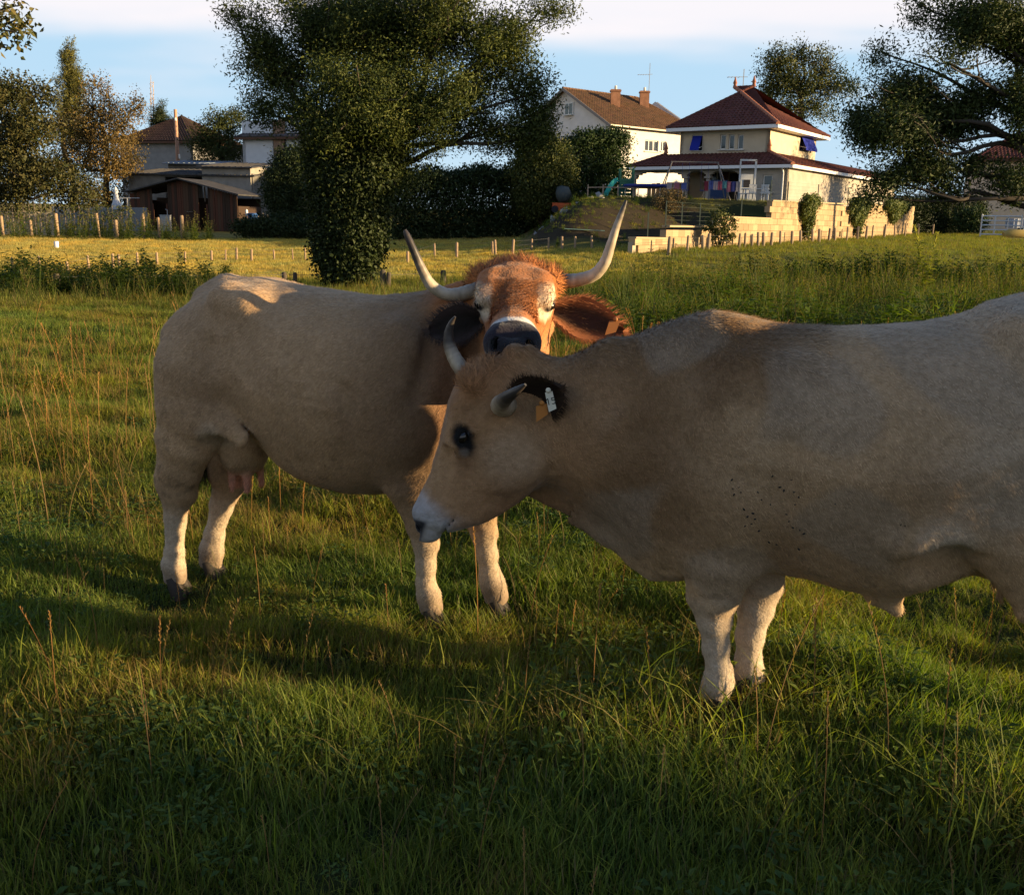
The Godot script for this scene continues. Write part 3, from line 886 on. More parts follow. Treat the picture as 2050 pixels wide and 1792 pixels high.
func build_cows() -> void:
	var W1 := cow_frame("left")
	var W2 := cow_frame("right")
	var H1 := head_frame(W1, at(1034, 538, 4.14), at(1027, 648, 3.48), Vector3(-1, 0, 0.02))
	var H2 := head_frame(W2, at(985, 712, 3.44), at(829, 1021, 3.35), W2.basis.z)
	var out := [null, null]
	var t1 := Thread.new()
	t1.start(func(): return cow_shape("left", H1, 1.17))
	out[1] = cow_shape("right", H2, 1.0)
	out[0] = t1.wait_to_finish()
	var a := thing("cow", "tan cow with long upswept horns, behind, facing the camera", "cow")
	a.transform = W1
	cow_skin(a, out[0], H1.scaled_local(Vector3.ONE * 1.17), "left")
	var b := thing("cow", "beige cow in front with lowered head in profile and a white ear tag", "cow")
	b.transform = W2
	cow_skin(b, out[1], H2, "right")
	var i1 := W1.affine_inverse()
	var i2 := W2.affine_inverse()
	# horns
	horn(a, i1, [[1092, 560, 4.08], [1126, 563, 4.06], [1160, 560, 4.03], [1191, 549, 4.00], [1211, 525, 3.98], [1222, 493, 3.97], [1234, 455, 3.96], [1247, 420, 3.96], [1254, 401, 3.96]], [0.031, 0.030, 0.027, 0.0245, 0.022, 0.0185, 0.0145, 0.010, 0.005], 0.80)
	horn(a, i1, [[975, 574, 3.96], [942, 584, 3.94], [915, 590, 3.92], [889, 588, 3.89], [863, 571, 3.87], [845, 541, 3.86], [828, 502, 3.85], [815, 472, 3.85], [810, 460, 3.85]], [0.031, 0.030, 0.027, 0.024, 0.022, 0.0185, 0.015, 0.012, 0.006], 0.62)
	horn(b, i2, [[950, 758, 3.52], [926, 740, 3.55], [910, 717, 3.57], [900, 692, 3.58], [898, 668, 3.58], [903, 648, 3.57], [911, 634, 3.56]], [0.030, 0.029, 0.026, 0.022, 0.017, 0.011, 0.004], 0.45)
	horn(b, i2, [[1026, 806, 3.37], [1014, 811, 3.30], [1004, 812, 3.23], [1003, 808, 3.17], [1014, 797, 3.10], [1032, 784, 3.055], [1052, 770, 3.03]], [0.038, 0.040, 0.036, 0.029, 0.022, 0.015, 0.005], 0.56)
	# eyes
	for s in [-1.0, 1.0]:
		eye(a, H1 * (Vector3(0.304, -0.030, 0.114 * s) * 1.17), H1.basis, 1.05)
		eye(b, H2 * Vector3(0.290, -0.058, 0.105 * s), H2.basis, 0.95)
	# ears
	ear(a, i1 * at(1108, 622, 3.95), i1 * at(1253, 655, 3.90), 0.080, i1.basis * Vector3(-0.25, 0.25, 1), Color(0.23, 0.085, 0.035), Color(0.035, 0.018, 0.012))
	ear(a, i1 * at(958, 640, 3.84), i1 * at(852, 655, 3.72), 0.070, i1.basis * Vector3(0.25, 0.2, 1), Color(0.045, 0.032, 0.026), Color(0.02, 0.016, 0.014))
	ear(b, i2 * at(1034, 812, 3.33), i2 * at(1130, 760, 3.20), 0.084, i2.basis * Vector3(0.0, -0.1, 1), Color(0.045, 0.028, 0.018), Color(0.02, 0.013, 0.01))
	ear(b, i2 * at(985, 760, 3.56), i2 * at(1040, 742, 3.68), 0.06, i2.basis * Vector3(0.3, 0.1, 1), Color(0.09, 0.05, 0.03), Color(0.02, 0.013, 0.01))
	# ear tags
	ear_tag(b, i2, [[1091, 786], [1106, 783], [1114, 818], [1099, 825]], 3.205, Color(0.62, 0.58, 0.46), "15")
	ear_tag(b, i2, [[1073, 813], [1096, 808], [1097, 829], [1074, 845]], 3.215, Color(0.42, 0.16, 0.035), "")
	ear_tag(a, i1, [[1220, 643], [1243, 641], [1233, 665], [1211, 671]], 3.85, Color(0.26, 0.105, 0.035), "")
	# hooves
	for p in [Vector3(-0.675, 0, 0.096), Vector3(-0.632, 0, -0.132), Vector3(0.555, 0, 0.115), Vector3(0.785, 0, -0.09)]: hoof(a, p, W1)
	for p in [Vector3(-0.425, 0, -0.125), Vector3(-0.685, 0, 0.25), Vector3(0.690, 0, -0.07), Vector3(0.582, 0, 0.07)]: hoof(b, p, W2)
	tail(a, [Vector3(-0.46, 1.35, -0.02), Vector3(-0.57, 1.28, -0.03), Vector3(-0.655, 1.17, -0.05), Vector3(-0.685, 0.96, -0.07), Vector3(-0.665, 0.78, -0.09), Vector3(-0.64, 0.62, -0.09)], Color(0.36, 0.22, 0.12))
	tail(b, [Vector3(-0.48, 1.40, 0), Vector3(-0.62, 1.34, 0), Vector3(-0.73, 1.20, 0), Vector3(-0.77, 1.0, 0), Vector3(-0.77, 0.8, 0), Vector3(-0.75, 0.6, 0)], Color(0.36, 0.25, 0.16))

func cow_skin(cow: Node3D, r: Array, H: Transform3D, which: String) -> void:
	var v: PackedVector3Array = r[0]
	var nn: PackedVector3Array = r[1]
	var nb: int = r[3]
	var inv := H.affine_inverse()
	var n := FastNoiseLite.new()
	n.seed = 31
	n.frequency = 5.0
	n.fractal_octaves = 4
	var cols := PackedColorArray()
	cols.resize(v.size())
	var left := which == "left"
	var spots := FastNoiseLite.new()      # dried mud and flecks of dirt in the coat
	spots.seed = 77
	spots.frequency = 22.0
	spots.fractal_octaves = 2
	for i in v.size():
		var h := inv * v[i]
		var k := n.get_noise_3dv(v[i])
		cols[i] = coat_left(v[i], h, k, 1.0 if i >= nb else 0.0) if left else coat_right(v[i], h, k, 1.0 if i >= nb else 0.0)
		var fleck := sm(0.26, 0.46, spots.get_noise_3dv(v[i]) + 0.25 * k) * (sm(0.95, 0.5, v[i].y) * 0.32 * sm(0.25, 0.5, v[i].y) + sm(-0.3, -0.5, v[i].x) * 0.2 * sm(0.4, 0.6, v[i].y) + 0.12)
		cols[i] = cols[i].lerp(Color(0.10, 0.07, 0.045), fleck * (0.0 if i >= nb else 0.8))
		if i < nb and h.x > -0.22:     # the coat of the neck runs into the head's
			var w := sm(-0.20, 0.04, h.x) * sm(-0.62, -0.4, h.y) * sm(0.34, 0.20, absf(h.z))
			if w > 0.0: cols[i] = cols[i].lerp(coat_left(v[i], h, k, 1.0) if left else coat_right(v[i], h, k, 1.0), w)
	var arr := []
	arr.resize(Mesh.ARRAY_MAX)
	arr[Mesh.ARRAY_VERTEX] = v
	arr[Mesh.ARRAY_NORMAL] = nn
	arr[Mesh.ARRAY_COLOR] = cols
	arr[Mesh.ARRAY_INDEX] = r[2]
	var m := ArrayMesh.new()
	m.add_surface_from_arrays(Mesh.PRIMITIVE_TRIANGLES, arr)
	var coat := mat("coat", Color(1, 1, 1), 0.85, {"vertex_color_use_as_albedo": true, "metallic_specular": 0.15, "rim_enabled": true, "rim": 0.25, "rim_tint": 0.7})
	coat.albedo_texture = noise_tex(0.02, Color(0.62, 0.60, 0.57), Color(1, 1, 1), 512, 5, 8)
	coat.uv1_triplanar = true
	coat.uv1_scale = Vector3(3.0, 3.0, 3.0)
	coat.heightmap_enabled = true
	coat.heightmap_texture = noise_tex(0.05, Color(0, 0, 0), Color(1, 1, 1), 512, 4, 18)
	coat.heightmap_scale = 0.25
	obj("body", m, coat, cow)
	# the coat: short hairs lying back along the skin
	var xs := [[], []]
	var cs := [[], []]
	var up := cow.basis.inverse() * Vector3.UP
	for i in v.size():
		var h := inv * v[i]
		var N := nn[i]
		var p := v[i]
		var is_head := i >= nb
		if is_head and h.x > 0.545: continue
		if p.y < 0.09: continue
		if is_head and Vector3(h.x - (0.302 if left else 0.292), h.y - (-0.030 if left else -0.060), absf(h.z) - 0.116).length() < 0.040: continue
		var flow := Vector3(-0.55, -0.75, 0)
		if is_head: flow = H.basis.orthonormalized() * (Vector3(1, -0.35, 0) if h.x > 0.16 else Vector3(-0.6, 0.3, 0))
		var long := 0.0
		if is_head and h.x < 0.15 and h.y > -0.06: long = 0.75 if left else 0.5
		elif not left and p.x > 0.4 and p.y > 1.12 and absf(N.y) > 0.55: long = 0.15
		elif is_head and left and h.x > 0.26 and h.x < 0.46 and h.y > -0.04: long = 0.35
		var times := 1 if is_head else 4
		for t in times:
			if is_head and not long and rng.randf() < 0.2: continue
			var f := flow + Vector3(rng.randf() - 0.5, rng.randf() - 0.5, rng.randf() - 0.5) * (0.5 + long * 1.6)
			f = (f - N * f.dot(N)).normalized()
			var lift := rng.randf_range(0.12, 0.5) + long * rng.randf_range(0.0, 0.7)
			var d := (f + N * lift).normalized()
			var side := f.cross(N).normalized()
			var j := (f * rng.randf_range(-1, 1) + side * rng.randf_range(-1, 1)) * (0.003 if is_head else 0.0065)
			var l := rng.randf_range(0.7, 1.3) * (1.0 if p.y > 0.5 or is_head else 0.7)
			var big := 0
			if long > 0 and rng.randf() < 0.8:
				big = 1
				l *= 0.35 + long * 0.75
			elif is_head: l *= 0.6
			xs[big].append(Transform3D(side, d * l, N, p + j - N * 0.0015))
			var b := rng.randf_range(0.62, 1.42)
			cs[big].append(Color(cols[i].r * b, cols[i].g * b, cols[i].b * b))
	var hm := mat("hair", Color(1, 1, 1), 0.7, {"vertex_color_use_as_albedo": true, "metallic_specular": 0.2, "backlight_enabled": true, "backlight": Color(0.35, 0.3, 0.25)})
	copies("short_hair", hair_mesh(0.017, 0.0021), hm, xs[0], cs[0], cow)
	copies("long_hair", hair_mesh(0.055, 0.0026), hm, xs[1], cs[1], cow)

func hair_mesh(l: float, w: float) -> ArrayMesh:
	var arr := []
	arr.resize(Mesh.ARRAY_MAX)
	arr[Mesh.ARRAY_VERTEX] = PackedVector3Array([Vector3(-w / 2, 0, 0), Vector3(0, l, 0), Vector3(w / 2, 0, 0)])
	var n := Vector3(0, 0.3, 1).normalized()
	arr[Mesh.ARRAY_NORMAL] = PackedVector3Array([n, n, n])
	var m := ArrayMesh.new()
	m.add_surface_from_arrays(Mesh.PRIMITIVE_TRIANGLES, arr)
	return m

func spline(p: Array, n: int) -> Array:
	var out := []
	for i in p.size() - 1:
		var a = p[maxi(i - 1, 0)]
		var b = p[i]
		var c = p[i + 1]
		var d = p[mini(i + 2, p.size() - 1)]
		for k in n:
			var t := float(k) / n
			out.append(0.5 * ((2.0 * b) + (c - a) * t + (2.0 * a - 5.0 * b + 4.0 * c - d) * t * t + (3.0 * b - a - 3.0 * c + d) * t * t * t))
	out.append(p[-1])
	return out

func horn(cow: Node3D, inv: Transform3D, pts: Array, rad: Array, dark_from: float) -> void:
	var p := []
	for q in pts: p.append(inv * at(q[0], q[1], q[2]))
	p = spline(p, 6)
	var r := spline(rad, 6)
	var c := []
	for i in p.size():
		var t := float(i) / (p.size() - 1)
		var k := Color(0.32, 0.265, 0.19).lerp(Color(0.54, 0.45, 0.33), sm(0.1, 0.4, t))
		k = k.lerp(Color(0.05, 0.042, 0.038), sm(dark_from - 0.12, dark_from + 0.14, t + 0.02 * sin(i * 2.3)))
		k = k * (1.0 + 0.07 * sin(i * 1.7) * sin(i * 0.9 + 1))
		if t < 0.16: k = k.lerp(Color(0.12, 0.085, 0.06), 0.55 * (1.0 - t / 0.16))
		c.append(k)
		r[i] *= 1.0 + 0.025 * sin(i * 2.1)
	var s := st()
	tube(s, p, r, 14, c)
	var m := mat("horn", Color(1, 1, 1), 0.42, {"vertex_color_use_as_albedo": true, "metallic_specular": 0.4})
	m.albedo_texture = noise_tex(0.02, Color(0.45, 0.42, 0.38), Color(1, 1, 1), 256, 5, 12)
	m.uv1_triplanar = true
	m.uv1_scale = Vector3(6, 1.5, 6)
	obj("horn", done(s), m, cow)

func eye(cow: Node3D, p: Vector3, bs: Basis, k: float) -> void:
	var s := st()
	ball(s, Transform3D(bs.orthonormalized(), p), Vector3(0.024, 0.019, 0.019) * k, 16, 12)
	obj("eye", done(s), mat("eye", Color(0.010, 0.007, 0.005), 0.2, {"metallic_specular": 0.5}), cow)

func ear(cow: Node3D, a: Vector3, b: Vector3, half: float, face: Vector3, rim: Color, inner: Color) -> void:
	var d := b - a
	var L := d.length()
	d /= L
	face = (face - d * face.dot(d)).normalized()
	var side := d.cross(face)
	var N := 14
	var M := 10
	var grid := [[], []]
	var cg := []
	for i in N + 1:
		var t := float(i) / N
		var w := half * pow(sin(PI * pow(clampf(0.06 + 0.94 * t, 0, 1), 0.85)), 0.62) * lerpf(0.75, 1.0, sm(0, 0.4, t))
		for j in M + 1:
			var s := -1.0 + 2.0 * j / M
			var cup := (s * s) * half * 0.42 * (1.0 - 0.5 * t) - half * 0.12 * sin(t * PI)
			var p := a + d * (L * t) + side * (w * s) - Vector3(0, 0.02, 0) * t * t + face * cup
			grid[0].append(p + face * 0.0035)
			grid[1].append(p - face * 0.0035)
			cg.append(inner.lerp(rim, sm(0.35, 0.85, absf(s)) * 0.9 + 0.4 * sm(0.75, 1.0, t)))
	var s := st()
	s.set_smooth_group(2)
	for i in N:
		for j in M:
			var q := [i * (M + 1) + j, (i + 1) * (M + 1) + j, (i + 1) * (M + 1) + j + 1, i * (M + 1) + j + 1]
			for e in [0, 1, 2, 0, 2, 3]:
				s.set_color(cg[q[e]])
				s.add_vertex(grid[0][q[e]])
			for e in [0, 2, 1, 0, 3, 2]:
				s.set_color(rim)
				s.add_vertex(grid[1][q[e]])
	var e := obj("ear", done(s), mat("ear", Color(1, 1, 1), 0.9, {"vertex_color_use_as_albedo": true, "backlight_enabled": true, "backlight": Color(0.25, 0.12, 0.07)}), cow)
	var xf := []
	var cs := []
	for k in 900:
		var i := rng.randi_range(0, N)
		var j := 0
		var fringe := rng.randf() < 0.55
		if fringe: j = 0 if rng.randf() < 0.5 else M
		else: j = rng.randi_range(0, M)
		var q: Vector3 = grid[0][i * (M + 1) + j]
		var sd := side * (1.0 if j > M / 2 else -1.0)
		var dir := (d * 0.8 + sd * (1.0 if fringe else 0.3) + face * rng.randf_range(0.1, 0.7) + Vector3(rng.randf() - 0.5, rng.randf() - 0.9, rng.randf() - 0.5) * 0.6).normalized()
		var N2 := (face - dir * face.dot(dir)).normalized()
		xf.append(Transform3D(dir.cross(N2), dir * rng.randf_range(0.35, 0.8), N2, q + d * rng.randf_range(-0.5, 0.5) * L / N))
		cs.append(cg[i * (M + 1) + j] * rng.randf_range(0.8, 1.6))
	copies("ear_hair", hair_mesh(0.05, 0.0022), mats["hair"], xf, cs, e)

func ear_tag(cow: Node3D, inv: Transform3D, px: Array, depth: float, c: Color, text: String) -> void:
	var p := []
	for q in px: p.append(inv * at(q[0], q[1], depth))
	var n: Vector3 = ((p[1] - p[0]) as Vector3).cross(p[3] - p[0]).normalized()
	if n.dot(inv * EYE - p[0]) < 0: n = -n
	var s := st()
	quad(s, p[0] + n * 0.002, p[1] + n * 0.002, p[2] + n * 0.002, p[3] + n * 0.002)
	quad(s, p[3] - n * 0.002, p[2] - n * 0.002, p[1] - n * 0.002, p[0] - n * 0.002)
	for i in 4:
		var j := (i + 1) % 4
		quad(s, p[j] + n * 0.002, p[i] + n * 0.002, p[i] - n * 0.002, p[j] - n * 0.002)
	var top: Vector3 = (p[0] + p[1]) * 0.5
	ball(s, Transform3D(Basis(), top + n * 0.004 + (top - (p[2] + p[3]) * 0.5).normalized() * 0.006), Vector3(0.009, 0.009, 0.006), 8, 6)
	var o := obj("ear_tag", done(s), mat("tag_%d" % int(c.r * 1000), c, 0.5), cow)
	o.set_meta("label", "%s plastic ear tag" % ("white" if c.b > 0.3 else "orange"))
	if text:
		var tm := TextMesh.new()
		var fnt := SystemFont.new()
		fnt.font_names = PackedStringArray(["Droid Sans"])
		tm.font = fnt
		tm.text = text
		tm.font_size = 24
		tm.pixel_size = 0.0013
		tm.depth = 0.001
		var t := obj("tag_number", tm, mat("tag_ink", Color(0.01, 0.01, 0.01), 0.6), o)
		var y: Vector3 = (top - (p[2] + p[3]) * 0.5).normalized()
		var x: Vector3 = y.cross(n)
		t.transform = Transform3D(Basis(x, y, n), (p[0] + p[1] + p[2] + p[3]) * 0.25 + n * 0.0032)

func hoof(cow: Node3D, p: Vector3, W: Transform3D) -> void:
	var g := W * p
	var y := ground(g.x, g.z)
	var s := st()
	for z in [-0.027, 0.027]:
		tube(s, [p + Vector3(-0.012, y + 0.085, z * 0.9), p + Vector3(0.0, y + 0.055, z), p + Vector3(0.018, y + 0.02, z), p + Vector3(0.022, y - 0.01, z)], [0.026, 0.030, 0.036, 0.038], 10)
	obj("hoof", done(s), mat("hoof", Color(0.035, 0.028, 0.022), 0.6), cow)

func tail(cow: Node3D, pts: Array, c: Color) -> void:
	var p := spline(pts, 4)
	var r := []
	for i in p.size(): r.append(lerpf(0.032, 0.012, float(i) / (p.size() - 1)))
	var s := st()
	tube(s, p, r, 8)
	var o := obj("tail", done(s), mat("tail_%d" % int(c.g * 1000), c, 0.9), cow)
	var xf := []
	var cs := []
	for k in 500:
		var q: Vector3 = p[-1 - rng.randi_range(0, 5)]
		var d := Vector3(rng.randf_range(-0.2, 0.2), -1, rng.randf_range(-0.2, 0.2)).normalized()
		var sd := d.cross(Vector3(rng.randf() - 0.5, 0.1, rng.randf() - 0.5)).normalized()
		xf.append(Transform3D(sd, d * rng.randf_range(3, 5.0), sd.cross(d), q))
		cs.append(Color(0.03, 0.02, 0.014) * rng.randf_range(0.7, 1.8))
	copies("tail_hair", hair_mesh(0.055, 0.004), mats["hair"], xf, cs, o)

# ---- grass, weeds and leaves
func blade(s: SurfaceTool, p: Vector3, dir: Vector3, h: float, w: float, bend: float, c0: Color, c1: Color, seg := 2) -> void:
	var side := Vector3(-dir.z, 0, dir.x) * w * 0.5
	var n := (dir * -0.92 + Vector3.UP * 0.38).normalized()
	var prev := p
	var pw := 1.0
	for k in seg:
		var t := float(k + 1) / seg
		var q := p + Vector3.UP * h * (t - 0.35 * bend * t * t) + dir * h * bend * t * t
		var ww := 1.0 - t * t
		var ca := c0.lerp(c1, float(k) / seg)
		var cb := c0.lerp(c1, t)
		s.set_normal(n)
		s.set_color(ca); s.add_vertex(prev - side * pw)
		s.set_color(cb); s.add_vertex(q - side * ww)
		s.set_color(ca); s.add_vertex(prev + side * pw)
		if ww > 0.01:
			s.set_color(ca); s.add_vertex(prev + side * pw)
			s.set_color(cb); s.add_vertex(q - side * ww)
			s.set_color(cb); s.add_vertex(q + side * ww)
		prev = q
		pw = ww

func tuft(n: int, rad: float, h0: float, h1: float, w: float, bend: float, g0: Color, g1: Color, dry: float, seg := 2) -> ArrayMesh:
	var s := SurfaceTool.new()
	s.begin(Mesh.PRIMITIVE_TRIANGLES)
	for i in n:
		var a := rng.randf() * TAU
		var r := rad * sqrt(rng.randf())
		var b := rng.randf() * TAU
		var c := g0.lerp(g1, rng.randf())
		if rng.randf() < dry: c = Color(0.20, 0.145, 0.06).lerp(Color(0.13, 0.10, 0.04), rng.randf())
		blade(s, Vector3(cos(a) * r, -0.01, sin(a) * r), Vector3(cos(b), 0, sin(b)), rng.randf_range(h0, h1), w * rng.randf_range(0.7, 1.3), bend * rng.randf_range(0.2, 1.5), c * 0.8, c * 1.1, seg)
	return s.commit()

func leaf(s: SurfaceTool, p: Vector3, d: Vector3, n: Vector3, l: float, w: float, c: Color, out := Vector3.ZERO) -> void:   # out: the way the bunch faces there; its leaves face that way too
	var sd := d.cross(n).normalized()
	n = sd.cross(d)
	var tip := p + d * l - n * l * 0.12
	var m := p + d * l * 0.45
	var a := m + sd * w * 0.5 + n * w * 0.16
	var b := m - sd * w * 0.5 + n * w * 0.16
	s.set_color(c)
	for e in [[p, a, tip], [p, tip, b]]:
		var fn: Vector3 = (e[2] - e[0]).cross(e[1] - e[0]).normalized()
		if out == Vector3.ZERO:
			s.set_normal(fn)
			for q in e: s.add_vertex(q)
		else:
			var turn := fn.dot(out) < 0
			if turn: fn = -fn
			s.set_normal((fn * 0.6 + out * 0.6).normalized())
			for q in ([e[0], e[2], e[1]] if turn else e): s.add_vertex(q)

func broadleaf(n: int, rad: float, h: float, l: float, c0: Color, c1: Color) -> ArrayMesh:
	var s := SurfaceTool.new()
	s.begin(Mesh.PRIMITIVE_TRIANGLES)
	for i in n:
		var a := rng.randf() * TAU
		var r := rad * sqrt(rng.randf())
		var hh := h * rng.randf_range(0.3, 1.0)
		var d := Vector3(cos(a + rng.randf_range(-1, 1)), rng.randf_range(-0.2, 0.7), sin(a + rng.randf_range(-1, 1))).normalized()
		leaf(s, Vector3(cos(a) * r, hh, sin(a) * r), d, Vector3.UP, l * rng.randf_range(0.6, 1.2), l * rng.randf_range(0.4, 0.6), c0.lerp(c1, rng.randf()))
		if i % 3 == 0: blade(s, Vector3(cos(a) * r * 0.4, -0.02, sin(a) * r * 0.4), Vector3(cos(a), 0, sin(a)), hh, 0.004, 0.3, c0, c1, 1)
	return s.commit()

func stalk(h: float, lean: float, head: float, c: Color) -> ArrayMesh:   # a dry grass stalk with its ear of seed
	var s := SurfaceTool.new()
	s.begin(Mesh.PRIMITIVE_TRIANGLES)
	var n := 7
	var pts := []
	for i in n + 1:
		var t := float(i) / n
		pts.append(Vector3(lean * t * t * h, h * (t - 0.18 * lean * t * t), 0))
	for i in n:
		for k in 3:
			var a := TAU * k / 3
			var b := TAU * (k + 1) / 3
			var ra := Vector3(cos(a), 0, sin(a)) * 0.0013
			var rb := Vector3(cos(b), 0, sin(b)) * 0.0013
			s.set_normal((ra + rb).normalized())
			s.set_color(c * lerpf(0.8, 1.15, float(i) / n))
			for q in [pts[i] + ra, pts[i] + rb, pts[i + 1] + rb, pts[i] + ra, pts[i + 1] + rb, pts[i + 1] + ra]: s.add_vertex(q)
	var m := int(head * 130)
	for i in m:
		var t := 1.0 - head / h * (1.0 - float(i) / m)
		var p := Vector3(lean * t * t * h, h * (t - 0.18 * lean * t * t), 0)
		var a := i * 2.4
		leaf(s, p, Vector3(cos(a) * 0.5, 0.85, sin(a) * 0.5).normalized(), Vector3(cos(a), -0.4, sin(a)).normalized(), 0.013, 0.004, c * rng.randf_range(0.8, 1.3))
	return s.commit()

func weed(h: float, n: int, l: float, c0: Color, c1: Color, spike := 0.0, sc := Color(0.2, 0.11, 0.05)) -> ArrayMesh:   # an upright weed: stem and leaves, perhaps a spike of seed
	var s := SurfaceTool.new()
	s.begin(Mesh.PRIMITIVE_TRIANGLES)
	for st_ in 3:
		var a0 := rng.randf() * TAU
		var lean := rng.randf_range(0.03, 0.28)
		var hh := h * rng.randf_range(0.65, 1.0)
		blade(s, Vector3(cos(a0), 0, sin(a0)) * 0.03, Vector3(cos(a0), 0, sin(a0)), hh, 0.008, lean, c0, c1, 3)
		for i in n:
			var t := (i + 0.5) / n
			var p := Vector3(cos(a0), 0, sin(a0)) * (0.03 + hh * lean * t * t) + Vector3.UP * hh * (t - 0.35 * lean * t * t)
			var a := i * 2.4 + a0
			if t > 1.0 - spike:
				for e in 3: leaf(s, p, Vector3(cos(a + e * 2) * 0.6, 0.8, sin(a + e * 2) * 0.6).normalized(), Vector3(cos(a), -0.3, sin(a)), l * 0.28, l * 0.12, sc * rng.randf_range(0.7, 1.3))
			else: leaf(s, p, Vector3(cos(a), rng.randf_range(-0.3, 0.6), sin(a)).normalized(), Vector3.UP, l * rng.randf_range(0.6, 1.1) * (1.15 - 0.6 * t), l * rng.randf_range(0.3, 0.5) * (1.15 - 0.6 * t), c0.lerp(c1, rng.randf()))
	return s.commit()

func leaf_clump(n: int, rad: float, l: float, w: float, vary := 0.35) -> ArrayMesh:
	var s := SurfaceTool.new()
	s.begin(Mesh.PRIMITIVE_TRIANGLES)
	for i in n:
		var p := Vector3(rng.randfn(), rng.randfn(), rng.randfn()) * rad * 0.5
		var d := Vector3(rng.randfn(), rng.randfn() - 0.5, rng.randfn()).normalized()
		var nn := Vector3(rng.randfn() * 0.7, 1, rng.randfn() * 0.7).normalized()
		var g := rng.randf_range(1.0 - vary, 1.0 + vary)
		leaf(s, p, d, nn, l * rng.randf_range(0.7, 1.25), w * rng.randf_range(0.7, 1.25), Color(g * rng.randf_range(0.9, 1.15), g, g * rng.randf_range(0.8, 1.1)), p.normalized())
	return s.commit()

func scatter(called: String, label: String, category: String, meshes: Array, count: int, d0: float, d1: float, size: Vector2, tint: Callable, keep: Callable, power := 1.0) -> void:
	var xf := []
	var cs := []
	for m in meshes:
		xf.append([])
		cs.append([])
	for i in int(count * 1.15):
		var d := sqrt(lerpf(d0 * d0, d1 * d1, pow(rng.randf(), power)))
		var half := d * 0.60 + 0.9
		var x := rng.randf_range(-half, half)
		if not (keep as Callable).call(x, -d): continue
		var k := rng.randi_range(0, meshes.size() - 1)
		var sc := rng.randf_range(size.x, size.y) * (1.0 + 0.75 * nz.get_noise_2d(x * 4.0 - 70, d * 5.0))
		var t := Basis(Vector3.UP, rng.randf() * TAU).scaled(Vector3(sc, sc * rng.randf_range(0.75, 1.25), sc))
		xf[k].append(Transform3D(t, Vector3(x, ground(x, -d), -d)))
		cs[k].append((tint as Callable).call(x, -d))
	var m := mat("blades", Color(1, 1, 1), 0.62, {"vertex_color_use_as_albedo": true, "backlight_enabled": true, "backlight": Color(0.95, 1.0, 0.42), "metallic_specular": 0.28})
	for k in meshes.size():
		if xf[k].size():
			var o := copies(called, meshes[k], m, xf[k], cs[k])
			tag(o, label, category)

